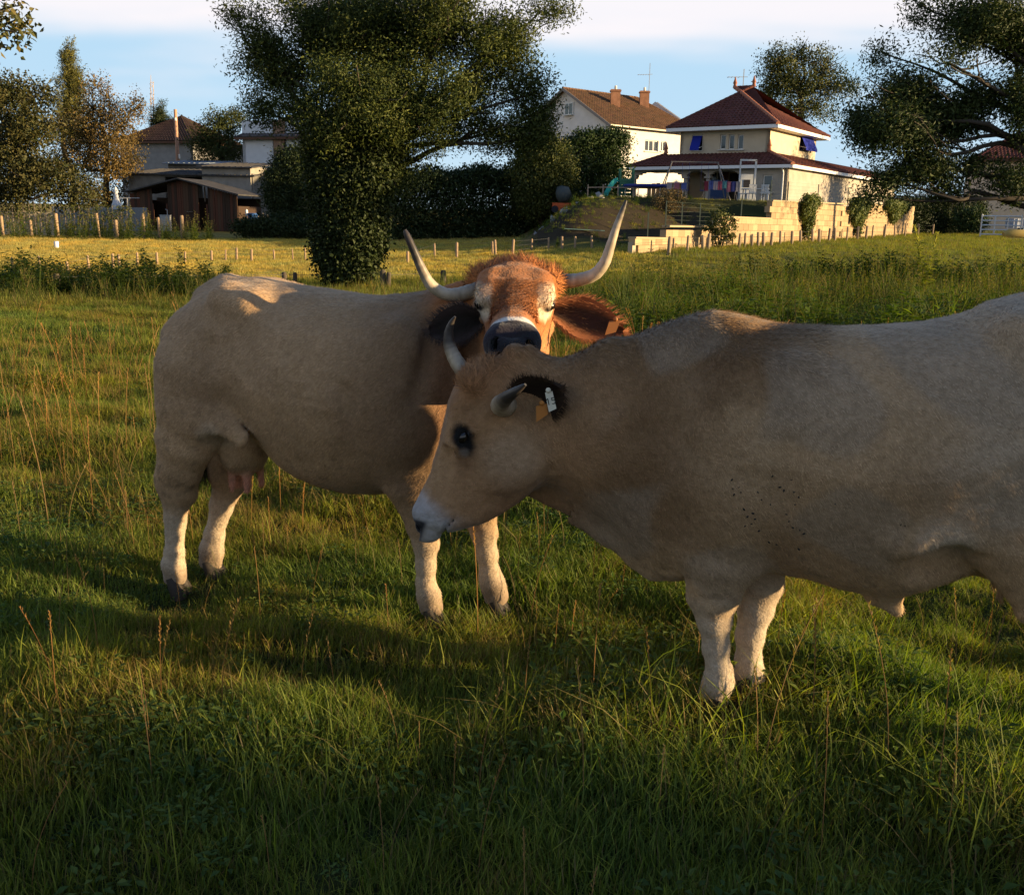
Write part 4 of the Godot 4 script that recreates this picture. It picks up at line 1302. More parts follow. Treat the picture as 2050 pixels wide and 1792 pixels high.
func build_grass() -> void:
	var g0 := Color(0.080, 0.118, 0.022)
	var g1 := Color(0.255, 0.262, 0.046)
	var lawn := []
	for i in 4: lawn.append(tuft(30, 0.085, 0.03, 0.095, 0.0040, 0.6, g0, g1, 0.10))
	var longer := []
	for i in 3: longer.append(tuft(9, 0.06, 0.10, 0.24, 0.0036, 0.75, g0, g1, 0.16, 3))
	var clover := []
	for i in 2: clover.append(broadleaf(26, 0.09, 0.085, 0.032, Color(0.06, 0.095, 0.022), Color(0.12, 0.15, 0.035)))
	var dry := []
	for i in 2: dry.append(tuft(22, 0.09, 0.05, 0.16, 0.0034, 0.7, Color(0.13, 0.11, 0.035), Color(0.24, 0.18, 0.075), 0.5))
	var feet := []
	for w in [[cow_frame("left"), [Vector3(-0.675, 0, 0.1), Vector3(-0.632, 0, -0.108), Vector3(0.555, 0, 0.11), Vector3(0.785, 0, -0.09)]], [cow_frame("right"), [Vector3(-0.425, 0, -0.125), Vector3(0.690, 0, -0.07), Vector3(0.582, 0, 0.07)]]]:
		for q in w[1]: feet.append(w[0] * q)
	var yes := func(x, z):      # the grass is trodden down round the hooves
		for q in feet:
			if absf(q.x - x) < 0.12 and z - q.z > -0.1 and z - q.z < 0.22: return rng.randf() < 0.22
		return true
	var t_near := func(x, z):
		var n: float = nz.get_noise_2d(x * 5.0 + 40, z * 6.0)
		var b: float = rng.randf_range(0.75, 1.25)
		return Color(b * (1.0 + n * 0.5), b * (1.0 + n * 0.15), b * (1.0 - n * 0.3))
	var n_dry := func(x, z): return nz.get_noise_2d(x * 5.0 + 40, z * 6.0) > -0.02 + rng.randf() * 0.5 - 0.2
	var n_long := func(x, z): return nz.get_noise_2d(x * 6.0 - 20, z * 7.0) > rng.randf() * 0.7 - 0.25
	var n_clo := func(x, z): return nz.get_noise_2d(x * 6.0 + 90, z * 7.0 + 15) > rng.randf() * 0.6 - 0.2
	scatter("grass", "short green pasture grass under the cows", "grass", lawn, 12500, 1.7, 5.0, Vector2(0.8, 1.25), t_near, yes)
	scatter("grass", "short green pasture grass under the cows", "grass", lawn, 17500, 5.0, 10.0, Vector2(0.85, 1.4), t_near, yes, 0.85)
	scatter("grass", "pasture grass beyond the cows", "grass", lawn, 27000, 10.0, 21.0, Vector2(1.1, 1.9), t_near, yes, 0.9)
	scatter("long_grass", "longer blades of grass in the pasture", "grass", longer, 1500, 1.7, 5.5, Vector2(0.7, 1.25), t_near, n_long)
	scatter("long_grass", "longer blades of grass in the pasture", "grass", longer, 2400, 5.5, 14.0, Vector2(0.8, 1.3), t_near, n_long)
	scatter("clover", "small broad leaves among the pasture grass", "ground cover", clover, 1700, 1.7, 6.0, Vector2(0.6, 1.2), t_near, n_clo)
	scatter("clover", "small broad leaves among the pasture grass", "ground cover", clover, 2600, 6.0, 16.0, Vector2(0.8, 1.5), t_near, n_clo)
	scatter("dry_grass", "yellowed dry grass in the pasture", "dry grass", dry, 4200, 1.7, 6.0, Vector2(0.7, 1.1), t_near, n_dry)
	scatter("dry_grass", "yellowed dry grass in the pasture", "dry grass", dry, 11000, 6.0, 21.0, Vector2(0.8, 1.7), t_near, n_dry)
	# dry stalks with ears of seed
	var st_ := []
	for k in 6: st_.append(stalk(rng.randf_range(0.24, 0.42), rng.randf_range(0.05, 0.36), rng.randf_range(0.06, 0.12), Color(0.36, 0.19, 0.08).lerp(Color(0.17, 0.13, 0.05), rng.randf())))
	scatter("seed_stalk", "dry grass stalks with ears of seed", "dry grass", st_, 230, 1.9, 5.0, Vector2(0.7, 1.2), t_near, yes)
	scatter("seed_stalk", "dry grass stalks with ears of seed", "dry grass", st_, 1000, 5.0, 13.0, Vector2(0.8, 1.5), t_near, yes)
	# the meadow
	var mead := []
	for i in 3: mead.append(tuft(26, 0.16, 0.04, 0.14, 0.011, 0.6, Color(0.40, 0.305, 0.085), Color(0.58, 0.44, 0.15), 0.05, 1))
	var meadg := []
	for i in 3: meadg.append(tuft(26, 0.17, 0.05, 0.18, 0.012, 0.6, Color(0.13, 0.145, 0.03), Color(0.25, 0.23, 0.055), 0.15, 1))
	var n_left := func(x, z): return x / -z < 0.02 + rng.randf() * 0.16 and yard(x, z) < 0.05
	var n_right := func(x, z): return x / -z > -0.04 + rng.randf() * 0.12 and yard(x, z) < 0.05
	scatter("meadow_grass", "sunlit dry grass of the far meadow", "grass", mead, 42000, 28.0, 62.0, Vector2(0.8, 1.5), t_near, n_left)
	scatter("meadow_grass", "greener grass before the retaining wall", "grass", meadg, 26000, 27.0, 80.0, Vector2(0.8, 1.6), t_near, n_right)
	scatter("meadow_grass", "green grass along the ditch before the meadow", "grass", meadg, 17000, 19.0, 31.0, Vector2(0.9, 1.7), t_near, yes)
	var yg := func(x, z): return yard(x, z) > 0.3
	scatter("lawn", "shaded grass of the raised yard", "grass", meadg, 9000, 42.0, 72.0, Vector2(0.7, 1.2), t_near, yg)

func build_weeds() -> void:
	var g0 := Color(0.05, 0.08, 0.017)
	var g1 := Color(0.15, 0.165, 0.036)
	var tall := []
	for i in 3: tall.append(weed(0.85, 12, 0.13, g0, g1, 0.25, Color(0.16, 0.13, 0.05)))
	var low := []
	for i in 3: low.append(weed(0.42, 9, 0.12, Color(0.05, 0.085, 0.018), Color(0.12, 0.15, 0.032)))
	var dark := []
	for i in 3: dark.append(weed(0.75, 20, 0.19, Color(0.022, 0.04, 0.010), Color(0.05, 0.075, 0.018)))
	var reed := []
	for i in 3: reed.append(tuft(16, 0.14, 0.35, 0.85, 0.012, 0.45, g0, Color(0.14, 0.14, 0.04), 0.25, 3))
	var tint := func(x, z):
		var b: float = rng.randf_range(0.7, 1.3)
		return Color(b, b, b)
	var px := func(x: float, z: float): return CX + F * x / -z / 1.02
	var band_r := func(x, z): 
		var p: float = (px as Callable).call(x, z)
		return p > 1120 + rng.randf() * 160 and nz.get_noise_2d(x * 2.0, z * 2.5) > -0.45
	var band_l := func(x, z):
		var p: float = (px as Callable).call(x, z)
		return p < 470 and p > 20 + rng.randf() * 60 and nz.get_noise_2d(x * 2.5, z * 2.5 + 9) > -0.3
	scatter("weeds", "leafy green weeds in a band behind the right-hand cow", "weeds", low, 3600, 13.0, 19.0, Vector2(0.8, 1.7), tint, band_r)
	scatter("weeds", "tall weeds and nettles behind the right-hand cow", "weeds", tall, 1700, 17.0, 27.0, Vector2(0.6, 1.1), tint, band_r)
	scatter("reeds", "long grasses behind the right-hand cow", "weeds", reed, 3400, 14.0, 24.5, Vector2(0.6, 1.15), tint, band_r)
	scatter("weeds", "dark weeds along the ditch on the left", "weeds", tall, 500, 18.5, 25.5, Vector2(0.45, 0.9), tint, band_l)
	scatter("weeds", "dark bushy weeds along the ditch on the left", "weeds", dark, 2600, 20.5, 26.0, Vector2(0.45, 1.05), tint, band_l)
	var band_d := func(x, z):
		var p: float = (px as Callable).call(x, z)
		return p > 1430 + rng.randf() * 80 and nz.get_noise_2d(x * 1.6, z * 1.6 + 30) > -0.25
	scatter("weeds", "dark bushy weeds along the ditch on the right", "weeds", dark, 2400, 24.0, 28.5, Vector2(0.5, 1.05), tint, band_d)
	scatter("reeds", "long grasses along the ditch on the left", "weeds", reed, 1300, 17.5, 25.0, Vector2(0.45, 0.85), tint, band_l)
	var band_m := func(x, z): return absf((px as Callable).call(x, z) - 800) < 330
	scatter("reeds", "long grasses along the ditch behind the left-hand cow", "weeds", reed, 700, 20.0, 30.0, Vector2(0.4, 0.8), tint, band_m)
	var bank := func(x, z): return yard(x, z) > 0.03 and (px as Callable).call(x, z) < 1360
	scatter("weeds", "dark weeds on the earth bank below the play things", "weeds", low, 2600, 44.0, 60.0, Vector2(0.4, 1.0), tint, bank)
	# by the garden fence and the foot of the retaining wall
	var band_g := func(x, z): return (px as Callable).call(x, z) < 440
	scatter("weeds", "climbing plants and weeds along the garden fence", "weeds", tall, 900, 57.0, 60.5, Vector2(0.9, 2.0), tint, band_g)
	var wm := mat("blades", Color(1, 1, 1))
	# single plants that stand out
	var t := thing("tall_weed", "single tall slender weed standing up before the far hedge", "plant", col_at(1868, 20.5))
	obj("foliage", weed(1.95, 60, 0.24, Color(0.13, 0.16, 0.03), Color(0.26, 0.25, 0.06), 0.2, Color(0.3, 0.27, 0.08)), wm, t)
	for q in [[1303, 12.6, 0.62, "rust-brown dock plant in seed, nearest the lit ear"], [1345, 13.6, 0.5, "second rust-brown dock plant, right of the taller one"]]:
		var dk := thing("dock_plant", q[3], "plant", col_at(q[0], q[1]), 0.0, "dock plants in seed")
		obj("seed_spike", weed(q[2], 34, 0.12, Color(0.12, 0.07, 0.03), Color(0.2, 0.1, 0.04), 0.75, Color(0.26, 0.12, 0.045)), wm, dk)

# ---- trees: a tapered trunk with limbs, and a crown of leaf clumps; blobs are [px, py, rx, ry, depth offset, density]
func limb(s: SurfaceTool, a: Vector3, b: Vector3, r0: float, r1: float, wob := 0.12) -> Array:
	var L := a.distance_to(b)
	var pts := [a]
	for i in [1, 2, 3]:
		pts.append(a.lerp(b, i / 4.0) + Vector3(rng.randfn(), rng.randfn() * 0.6, rng.randfn()) * L * wob * 0.4)
	pts.append(b)
	pts = spline(pts, 3)
	var rr := []
	for i in pts.size(): rr.append(lerpf(r0, r1, pow(float(i) / (pts.size() - 1), 0.8)))
	tube(s, pts, rr, 6, [], false)
	return pts

func tree(called: String, label: String, depth: float, base: Vector3, r: float, fork: Vector3, blobs: Array, clump: ArrayMesh, per: float, c0: Color, c1: Color, bark: Color, scale := 1.0, group := "", twigs := true) -> Node3D:
	var t := thing(called, label, "tree", base, 0.0, group)
	var s := st()
	limb(s, Vector3(0, -0.2, 0), fork - base, r, r * 0.6, 0.06)
	var xf := []
	var cs := []
	var k := depth / F
	for b in blobs:
		var c: Vector3 = at(b[0], b[1], depth + b[4])
		var rad := Vector3(b[2] * k, b[3] * k, (b[2] + b[3]) * 0.5 * k)
		if twigs:
			var from := fork
			if c.y < fork.y: from = base + (fork - base) * clampf((c.y - 0.6 - base.y) / maxf(fork.y - base.y, 0.1), 0.25, 1.0)
			var big: float = clampf(rad.length() * 0.035, 0.02, r * 0.45)
			var path := limb(s, from - base, c - base, maxf(big * 1.3, r * 0.28), big * 0.5)
			for e in int(3 + rad.x * 2.0):
				var d := Vector3(rng.randfn(), rng.randfn() * 0.8 + 0.2, rng.randfn()).normalized() * rad * 0.95
				limb(s, path[rng.randi_range(path.size() * 2 / 3, path.size() - 1)], c - base + d, big * 0.45, 0.012)
		var n := int(per * (b[2] * b[3]) * k * k * b[5] * 6.0)
		var off := Vector3(rng.randf(), rng.randf(), rng.randf()) * 50
		for i in n:
			var d := Vector3(rng.randfn(), rng.randfn(), rng.randfn()).normalized() * pow(rng.randf(), 0.42)
			var p := c + d * rad
			# leaves gather in bunches with gaps between
			var g := nz.get_noise_3d((p.x + off.x) * 7.0 / scale, (p.y + off.y) * 7.0 / scale, (p.z + off.z) * 7.0 / scale)
			if nz.get_noise_3d((p.x - off.y) * 2.6 / scale, (p.y + off.z) * 2.6 / scale, (p.z + off.x) * 2.6 / scale) < -0.20 and rng.randf() < 0.85: continue
			if g < -0.03 + 0.75 * (d.length() - 0.70): continue
			var bs := Basis(Vector3(rng.randfn(), rng.randfn(), rng.randfn()).normalized(), rng.randf() * TAU).scaled(Vector3.ONE * rng.randf_range(0.7, 1.3) * scale)
			xf.append(Transform3D(bs, p - base))
			cs.append(c0.lerp(c1, clampf(rng.randf() * 0.8 + g * 0.5, 0, 1)))
	obj("trunk", done(s), mat("bark_%d" % int(bark.r * 1000), bark, 0.95), t)
	if xf.size():
		copies("crown", clump, mat("leaves", Color(1, 1, 1), 0.6, {"vertex_color_use_as_albedo": true, "backlight_enabled": true, "backlight": Color(0.5, 0.55, 0.2), "metallic_specular": 0.3}), xf, cs, t)
	return t

func foliage(parent: Node3D, called: String, pts: Array, clump: ArrayMesh, c0: Color, c1: Color, scale: Vector2) -> void:
	var xf := []
	var cs := []
	for p in pts:
		xf.append(Transform3D(Basis(Vector3(rng.randfn(), rng.randfn(), rng.randfn()).normalized(), rng.randf() * TAU).scaled(Vector3.ONE * rng.randf_range(scale.x, scale.y)), p - parent.position))
		cs.append(c0.lerp(c1, rng.randf()))
	copies(called, clump, mat("leaves", Color(1, 1, 1), 0.6, {"vertex_color_use_as_albedo": true, "backlight_enabled": true, "backlight": Color(0.5, 0.55, 0.2), "metallic_specular": 0.3}), xf, cs, parent)

func bush(called: String, label: String, category: String, base: Vector3, size: Vector3, n: int, clump: ArrayMesh, c0: Color, c1: Color, sc: Vector2, group := "") -> Node3D:
	var t := thing(called, label, category, base, 0.0, group)
	var s := st()
	for i in 7:
		var a := rng.randf() * TAU
		limb(s, Vector3(cos(a), 0, sin(a)) * 0.08, Vector3(cos(a) * size.x * 0.35, size.y * 0.75, sin(a) * size.z * 0.35), 0.035, 0.012)
	obj("stems", done(s), mat("bark_60", Color(0.06, 0.045, 0.03), 0.95), t)
	var pts := []
	for i in n:
		var d := Vector3(rng.randfn(), rng.randfn(), rng.randfn()).normalized() * pow(rng.randf(), 0.4)
		var p := base + Vector3(d.x * size.x * 0.5, size.y * (0.5 + 0.5 * d.y), d.z * size.z * 0.5)
		if nz.get_noise_3d(p.x * 9, p.y * 9, p.z * 9) > -0.2 - 0.3 * (1 - d.length()): pts.append(p)
	foliage(t, "leaves", pts, clump, c0, c1, sc)
	return t

func hedge(called: String, label: String, a: Vector3, b: Vector3, h: float, thick: float, per: float, clump: ArrayMesh, c0: Color, c1: Color, sc: Vector2) -> Node3D:
	var t := thing(called, label, "hedge", (a + b) * 0.5)
	var d := b - a
	var L := d.length()
	d /= L
	var side := d.cross(Vector3.UP).normalized()
	var pts := []
	for i in int(per * L * h):
		var u := rng.randf() * L
		var top := h * (1.0 + 0.13 * nz.get_noise_2d(u * 6.0, a.x) + 0.06 * nz2.get_noise_2d(u * 15.0, a.x))
		var v := rng.randf()
		var w := rng.randf_range(-0.5, 0.5)
		if rng.randf() < 0.6: w = 0.5 * signf(w)
		if rng.randf() < 0.2: v = 1.0
		var p := a + d * u + side * w * thick * (1.0 - 0.3 * v * v)
		pts.append(Vector3(p.x, ground(p.x, p.z) + v * top, p.z))
	foliage(t, "leaves", pts, clump, c0, c1, sc)
	var s := st()
	for i in int(L / 0.8):
		var p := a + d * (0.4 + i * 0.8) - t.position
		p.y = ground(p.x + t.position.x, p.z + t.position.z) - t.position.y
		limb(s, p, p + Vector3(0, h * 0.8, 0), 0.05, 0.02)
	obj("stems", done(s), mat("bark_60", Color(0.06, 0.045, 0.03), 0.95), t)
	return t

func build_trees() -> void:
	var ash := leaf_clump(34, 0.34, 0.09, 0.036)
	var ivy := leaf_clump(30, 0.27, 0.082, 0.062)
	var oak := leaf_clump(22, 0.42, 0.15, 0.08)
	var far := leaf_clump(24, 0.7, 0.22, 0.13)
	var needle := leaf_clump(30, 0.45, 0.28, 0.05)
	# the big tree with ivy in the middle
	var z := 27.0
	var b := on_ground(690, 578)
	z = -b.z
	tree("ivy_tree", "large dark tree with ivy-covered trunk between the left cow and houses", z, b, 0.42, at(700, 330, z), [
		[640, 60, 150, 90, 0.5, 1.0], [560, 150, 90, 75, 0.3, 0.9], [520, 220, 42, 42, 0.0, 0.8], [612, 240, 80, 60, -0.4, 1.0], [760, 70, 170, 100, 0.6, 1.0], [900, 50, 150, 90, -0.2, 0.8], [1010, 70, 85, 60, 0.3, 0.7], [1085, 20, 65, 22, 0.4, 0.6],
		[960, 170, 120, 70, 0.8, 0.7], [1060, 190, 50, 60, 0.3, 0.55], [850, 220, 140, 80, -0.5, 0.9], [985, 265, 95, 45, 0.4, 0.7], [1075, 270, 50, 55, 0.6, 0.8], [720, 200, 140, 100, -0.9, 1.1], [470, 25, 45, 22, 0.2, 0.4], [520, 90, 40, 40, 0.0, 0.6],
		[668, 325, 66, 60, -0.2, 1.0], [790, 320, 85, 70, 0.2, 1.0]], ash, 120.0, Color(0.026, 0.044, 0.012), Color(0.095, 0.108, 0.021), Color(0.07, 0.055, 0.04), 1.0)
	var iv := thing("ivy", "thick ivy growing up the trunk of the large middle tree", "ivy", b)
	var pts := []
	for i in 3600:
		var v := rng.randf()
		var y := lerpf(573, 280, v)
		var w: float = table([0.0, 0.06, 0.15, 0.32, 0.45, 0.6, 0.8, 1.0], [30, 38, 50, 64, 62, 74, 88, 80], v) + 14.0 * nz.get_noise_2d(y * 0.4, 3.0)
		var a := rng.randf() * TAU
		var rr := sqrt(rng.randf_range(0.3, 1.0))
		pts.append(at(lerpf(692, 705, v) + cos(a) * rr * w, y, z + sin(a) * rr * w * 0.8 * z / F))
	foliage(iv, "leaves", pts, ivy, Color(0.018, 0.031, 0.009), Color(0.042, 0.055, 0.014), Vector2(0.7, 1.3))
	# the tree that reaches in from the right
	var rb := col_at(2290, 24.5)
	tree("spreading_tree", "dark spreading tree reaching in from the right before the tiled house", 24.5, rb, 0.4, at(2230, 330, 24.5), [
		[1870, 25, 60, 40, 0.5, 0.55], [1965, 50, 90, 60, 0.0, 0.8], [2060, 90, 70, 80, 0.4, 0.9], [1900, 125, 95, 45, -0.4, 0.9], [1770, 108, 32, 22, 0.2, 0.45], [1820, 190, 85, 45, 0.3, 0.9], [1738, 190, 48, 35, -0.2, 0.8], [1722, 250, 36, 36, 0.2, 0.8],
		[1800, 265, 90, 42, -0.3, 0.85], [1890, 240, 70, 42, 0.5, 0.8], [1975, 190, 55, 40, 0.3, 0.6], [2045, 215, 45, 70, -0.3, 0.8], [1860, 335, 85, 34, 0.2, 0.8], [1775, 355, 55, 28, 0.0, 0.8], [1738, 392, 32, 16, -0.2, 0.6], [1955, 330, 55, 30, 0.3, 0.7], [2030, 360, 40, 30, 0.0, 0.5], [2110, 260, 60, 90, 0.2, 1.0], [2180, 120, 120, 110, 0.6, 1.0], [1900, 385, 40, 18, 0.3, 0.5]],
		ash, 200.0, Color(0.025, 0.042, 0.012), Color(0.065, 0.082, 0.02), Color(0.05, 0.04, 0.03), 1.0)
	# branches that hang in at the upper left
	var lb := col_at(-330, 19.0)
	tree("overhanging_tree", "oak branches hanging into view at the upper left corner", 19.0, lb, 0.35, at(-260, 120, 19.0), [[15, 15, 38, 26, 0.2, 0.8], [25, 62, 34, 26, -0.2, 0.7], [-40, 40, 60, 60, 0.2, 0.9], [0, 98, 26, 14, 0.0, 0.5], [-140, 60, 120, 110, 0.2, 0.8], [-270, 20, 150, 130, 0.3, 0.7], [-400, 70, 130, 110, 0.0, 0.7], [-300, -120, 170, 110, 0.5, 0.7]], oak, 60.0, Color(0.035, 0.045, 0.012), Color(0.14, 0.105, 0.03), Color(0.06, 0.05, 0.035), 0.8)
	# trees round the garden on the left
	tree("oak_tree", "dark oak at the left edge behind the garden fence", 62.0, col_at(-20, 62), 0.35, at(-10, 300, 62), [[10, 190, 60, 50, 0, 1], [70, 195, 50, 35, 0.5, 0.8], [55, 250, 70, 45, -0.5, 1], [20, 310, 80, 60, 0, 1], [70, 360, 90, 50, -0.4, 1], [10, 390, 60, 40, 0, 1], [150, 385, 70, 35, 0.4, 1]], far, 20.0, Color(0.025, 0.035, 0.012), Color(0.09, 0.075, 0.022), Color(0.05, 0.04, 0.03), 0.8)
	tree("conifer", "yellow-green conifer with a pointed top above the oak", 86.0, col_at(138, 86), 0.28, at(138, 130, 86), [[138, 92, 7, 14, 0, 1.6], [138, 115, 15, 18, 0, 1.5], [140, 142, 24, 22, 0, 1.4], [142, 175, 33, 26, 0, 1.4], [142, 215, 42, 30, 0, 1.3], [145, 260, 50, 35, 0, 1.2]], needle, 16.0, Color(0.07, 0.075, 0.02), Color(0.16, 0.14, 0.03), Color(0.06, 0.045, 0.03), 1.0)
	tree("golden_tree", "brownish golden tree lit by the sun beside the grey house", 82.0, col_at(215, 82), 0.32, at(212, 300, 82), [[170, 270, 55, 55, 0, 0.9], [205, 230, 45, 55, 0.5, 0.8], [185, 185, 22, 35, 0.2, 0.45], [250, 240, 40, 50, -0.3, 0.7], [275, 215, 18, 35, 0, 0.5], [215, 180, 14, 30, 0, 0.4], [225, 300, 65, 50, -0.4, 1], [150, 330, 70, 45, 0.3, 1], [235, 350, 50, 35, 0, 0.9], [200, 395, 60, 30, 0, 1]], far, 15.0, Color(0.06, 0.05, 0.018), Color(0.20, 0.125, 0.038), Color(0.07, 0.05, 0.035), 0.75)
	var dt := thing("dead_tree", "bare pale dead tree rising behind the golden tree", "tree", col_at(303, 106))
	var s := st()
	for q in [[301, 150], [306, 162]]:
		var a := dt.position
		limb(s, Vector3(0, -0.2, 0), at(q[0], q[1], 106) - a, 0.16, 0.02, 0.02)
		for i in 34:
			var y := rng.randf_range(165, 250)
			var p := at(q[0], y, 106) - a
			var w := rng.randf_range(0.3, 1.0) * (y - 140) * 0.013
			limb(s, p, p + Vector3(rng.randf_range(-1, 1) * w, rng.randf_range(0.0, 0.3), rng.randf_range(-1, 1) * w), 0.03, 0.012)
	obj("trunk", done(s), mat("bark_dead", Color(0.42, 0.31, 0.21), 0.9), dt)
	tree("small_conifer", "small dark pointed conifer behind the grey house roof", 106.0, col_at(323, 106), 0.2, at(323, 225, 106), [[322, 207, 5, 9, 0, 2], [322, 220, 12, 12, 0, 1.8], [323, 238, 20, 15, 0, 1.6], [323, 262, 28, 20, 0, 1.5]], needle, 16.0, Color(0.02, 0.032, 0.012), Color(0.05, 0.06, 0.02), Color(0.06, 0.045, 0.03), 1.0)
	tree("green_tree", "dark green tree between the grey house and the white house", 92.0, col_at(440, 92), 0.34, at(440, 300, 92), [[440, 250, 45, 35, 0, 1], [470, 232, 25, 22, 0.4, 0.7], [410, 285, 40, 35, 0, 1], [455, 300, 50, 45, -0.3, 1], [420, 335, 45, 30, 0, 1]], far, 20.0, Color(0.025, 0.04, 0.012), Color(0.085, 0.09, 0.022), Color(0.05, 0.04, 0.03), 0.7)
	tree("backyard_tree", "rounded tree standing behind the tiled house roof", 125.0, col_at(1610, 125), 0.5, at(1605, 190, 125), [[1555, 130, 45, 35, 0, 0.9], [1605, 105, 50, 30, 0.5, 0.9], [1655, 130, 42, 35, 0, 0.9], [1580, 165, 60, 35, -0.4, 0.9], [1640, 175, 55, 30, 0.2, 0.9], [1540, 185, 30, 30, 0, 0.8], [1690, 170, 30, 28, 0, 0.8], [1610, 215, 70, 35, 0, 1]], far, 9.0, Color(0.035, 0.05, 0.014), Color(0.12, 0.115, 0.03), Color(0.07, 0.055, 0.04), 1.1)
	# hedges and bushes
	hedge("hedge", "tall dark hedge running behind the large tree to the gabled house", col_at(770, 60), col_at(1100, 62), 3.6, 1.8, 70.0, far, Color(0.016, 0.028, 0.010), Color(0.035, 0.052, 0.016), Vector2(0.5, 0.9))
	hedge("hedge", "dark hedge before the gabled house, right of the tall hedge", col_at(1085, 64), col_at(1243, 66), 3.8, 1.8, 70.0, far, Color(0.018, 0.036, 0.011), Color(0.045, 0.07, 0.018), Vector2(0.5, 0.9))
	bush("bush", "round bush under the gabled house's shuttered window", "bush", col_at(1085, 60), Vector3(3.6, 5.2, 3.0), 2200, far, Color(0.03, 0.045, 0.012), Color(0.10, 0.105, 0.025), Vector2(0.5, 0.8))
	bush("bush", "dark bush below the white house", "bush", col_at(600, 66), Vector3(4.4, 5.6, 3.4), 2800, far, Color(0.018, 0.03, 0.011), Color(0.045, 0.06, 0.02), Vector2(0.45, 0.8))
	bush("bush", "dark shrubs left of the large tree's trunk", "bush", col_at(560, 64), Vector3(6.0, 1.3, 2.2), 1200, far, Color(0.018, 0.03, 0.011), Color(0.045, 0.06, 0.02), Vector2(0.4, 0.7))
	hedge("hedge", "shaded ivy-covered hedge between the retaining wall and the gate", col_at(1792, 77), col_at(1962, 84), 2.3, 1.0, 80.0, far, Color(0.012, 0.02, 0.008), Color(0.03, 0.042, 0.014), Vector2(0.45, 0.8))
	# off to the right, out of view: bushes and trees that shade the foreground
	for q in [[18.5, 2.35, 3.4, 2.4, "bush at the pasture's edge, nearest the camera on the right"], [22.5, 2.8, 3.8, 1.6, "slim bush beside the nearest one at the pasture's edge"], [24.0, 6.5, 4.2, 3.8, "tallest bush at the pasture's edge behind the camera"], [21.0, -3.7, 2.6, 0.8, "low bush of the pasture's edge level with the cows"], [25.0, -6.2, 3.6, 1.4, "second low bush of the pasture's edge, beyond the cows"], [31.0, -10.2, 4.4, 2.0, "third low bush of the pasture's edge, farther off"]]:
		bush("pasture_bush", q[4], "bush", Vector3(q[0], ground(q[0], q[1]), q[1]), Vector3(q[3], q[2], q[3]), int(90 * q[3] * q[2]), far, Color(0.025, 0.04, 0.012), Color(0.07, 0.085, 0.02), Vector2(0.5, 0.8), "bushes at the pasture's edge")
	# two unseen trees, added right of view to shade the yard and the house's side
	tree("shade_tree", "unseen tall tree added out of view on the right to shade the yard", 55.5, Vector3(42, ground(42, -55.5), -55.5), 0.3, Vector3(42, 8.0, -55.5), [[2560, 150, 85, 85, 0, 1.0], [2500, 190, 70, 60, 1.0, 1.0], [2600, 200, 70, 60, -1.0, 1.0], [2620, 150, 85, 80, -4.0, 1.0], [2700, 165, 85, 80, -7.0, 1.0]], oak, 16.0, Color(0.03, 0.045, 0.012), Color(0.08, 0.09, 0.02), Color(0.06, 0.05, 0.035), 1.2)
	tree("shade_tree", "unseen lower tree added out of view on the right to shade the side wall of the tiled house", 71.0, Vector3(43, ground(43, -71), -71), 0.3, Vector3(43, 5.5, -71), [[2210, 270, 95, 90, 0, 1.0], [2240, 360, 80, 60, 0, 1.0], [2170, 330, 60, 60, 1.0, 1.0]], oak, 12.0, Color(0.03, 0.045, 0.012), Color(0.08, 0.09, 0.02), Color(0.06, 0.05, 0.035), 1.2)

# ---- houses
func reach(c: Vector3, d: Vector3, px: float, py: float) -> float:   # how far from c along d a point stands in column px
	var r := ray(px, py)
	var m := r.x / -r.z
	return (m * -c.z - c.x) / (d.x + m * d.z)

func rise(px: float, py: float, z: float) -> float:
	return at(px, py, z).y

# a wall from p along d (unit, level), outside on n; holes are [x, y, w, h] measured from p
func wall(s: SurfaceTool, p: Vector3, d: Vector3, n: Vector3, length: float, height: float, holes := [], thick := 0.28, gable := 0.0) -> void:
	var xs := [0.0, length]
	var ys := [0.0, height]
	for h in holes:
		for v in [h[0], h[0] + h[2]]: if not xs.has(v): xs.append(v)
		for v in [h[1], h[1] + h[3]]: if not ys.has(v): ys.append(v)
	xs.sort()
	ys.sort()
	for j in ys.size() - 1:
		var run := -1.0
		for i in xs.size() - 1:
			var cx: float = (xs[i] + xs[i + 1]) * 0.5
			var cy: float = (ys[j] + ys[j + 1]) * 0.5
			var open := false
			for h in holes:
				if cx > h[0] and cx < h[0] + h[2] and cy > h[1] and cy < h[1] + h[3]: open = true
			if not open and run < 0: run = xs[i]
			var last := i == xs.size() - 2
			if run >= 0 and (open or last):
				var e: float = xs[i] if open else xs[i + 1]
				box(s, Transform3D(Basis(d, Vector3.UP, d.cross(Vector3.UP)), p + d * ((run + e) * 0.5) + Vector3.UP * cy - n * thick * 0.5), Vector3(e - run, ys[j + 1] - ys[j], thick))
				run = -1.0
	if gable > 0.0:
		var a := p + Vector3.UP * height
		var b := a + d * length
		var c := a + d * length * 0.5 + Vector3.UP * gable
		var k := -n * thick
		tri2(s, a, b, c, n)
		tri2(s, a + k, b + k, c + k, -n)

func tri2(s: SurfaceTool, a: Vector3, b: Vector3, c: Vector3, n: Vector3) -> void:
	if (c - a).cross(b - a).dot(n) > 0:
		for p in [a, b, c]: s.add_vertex(p)
	else:
		for p in [a, c, b]: s.add_vertex(p)

func quad2(s: SurfaceTool, a: Vector3, b: Vector3, c: Vector3, d: Vector3, n: Vector3) -> void:
	tri2(s, a, b, c, n)
	tri2(s, a, c, d, n)

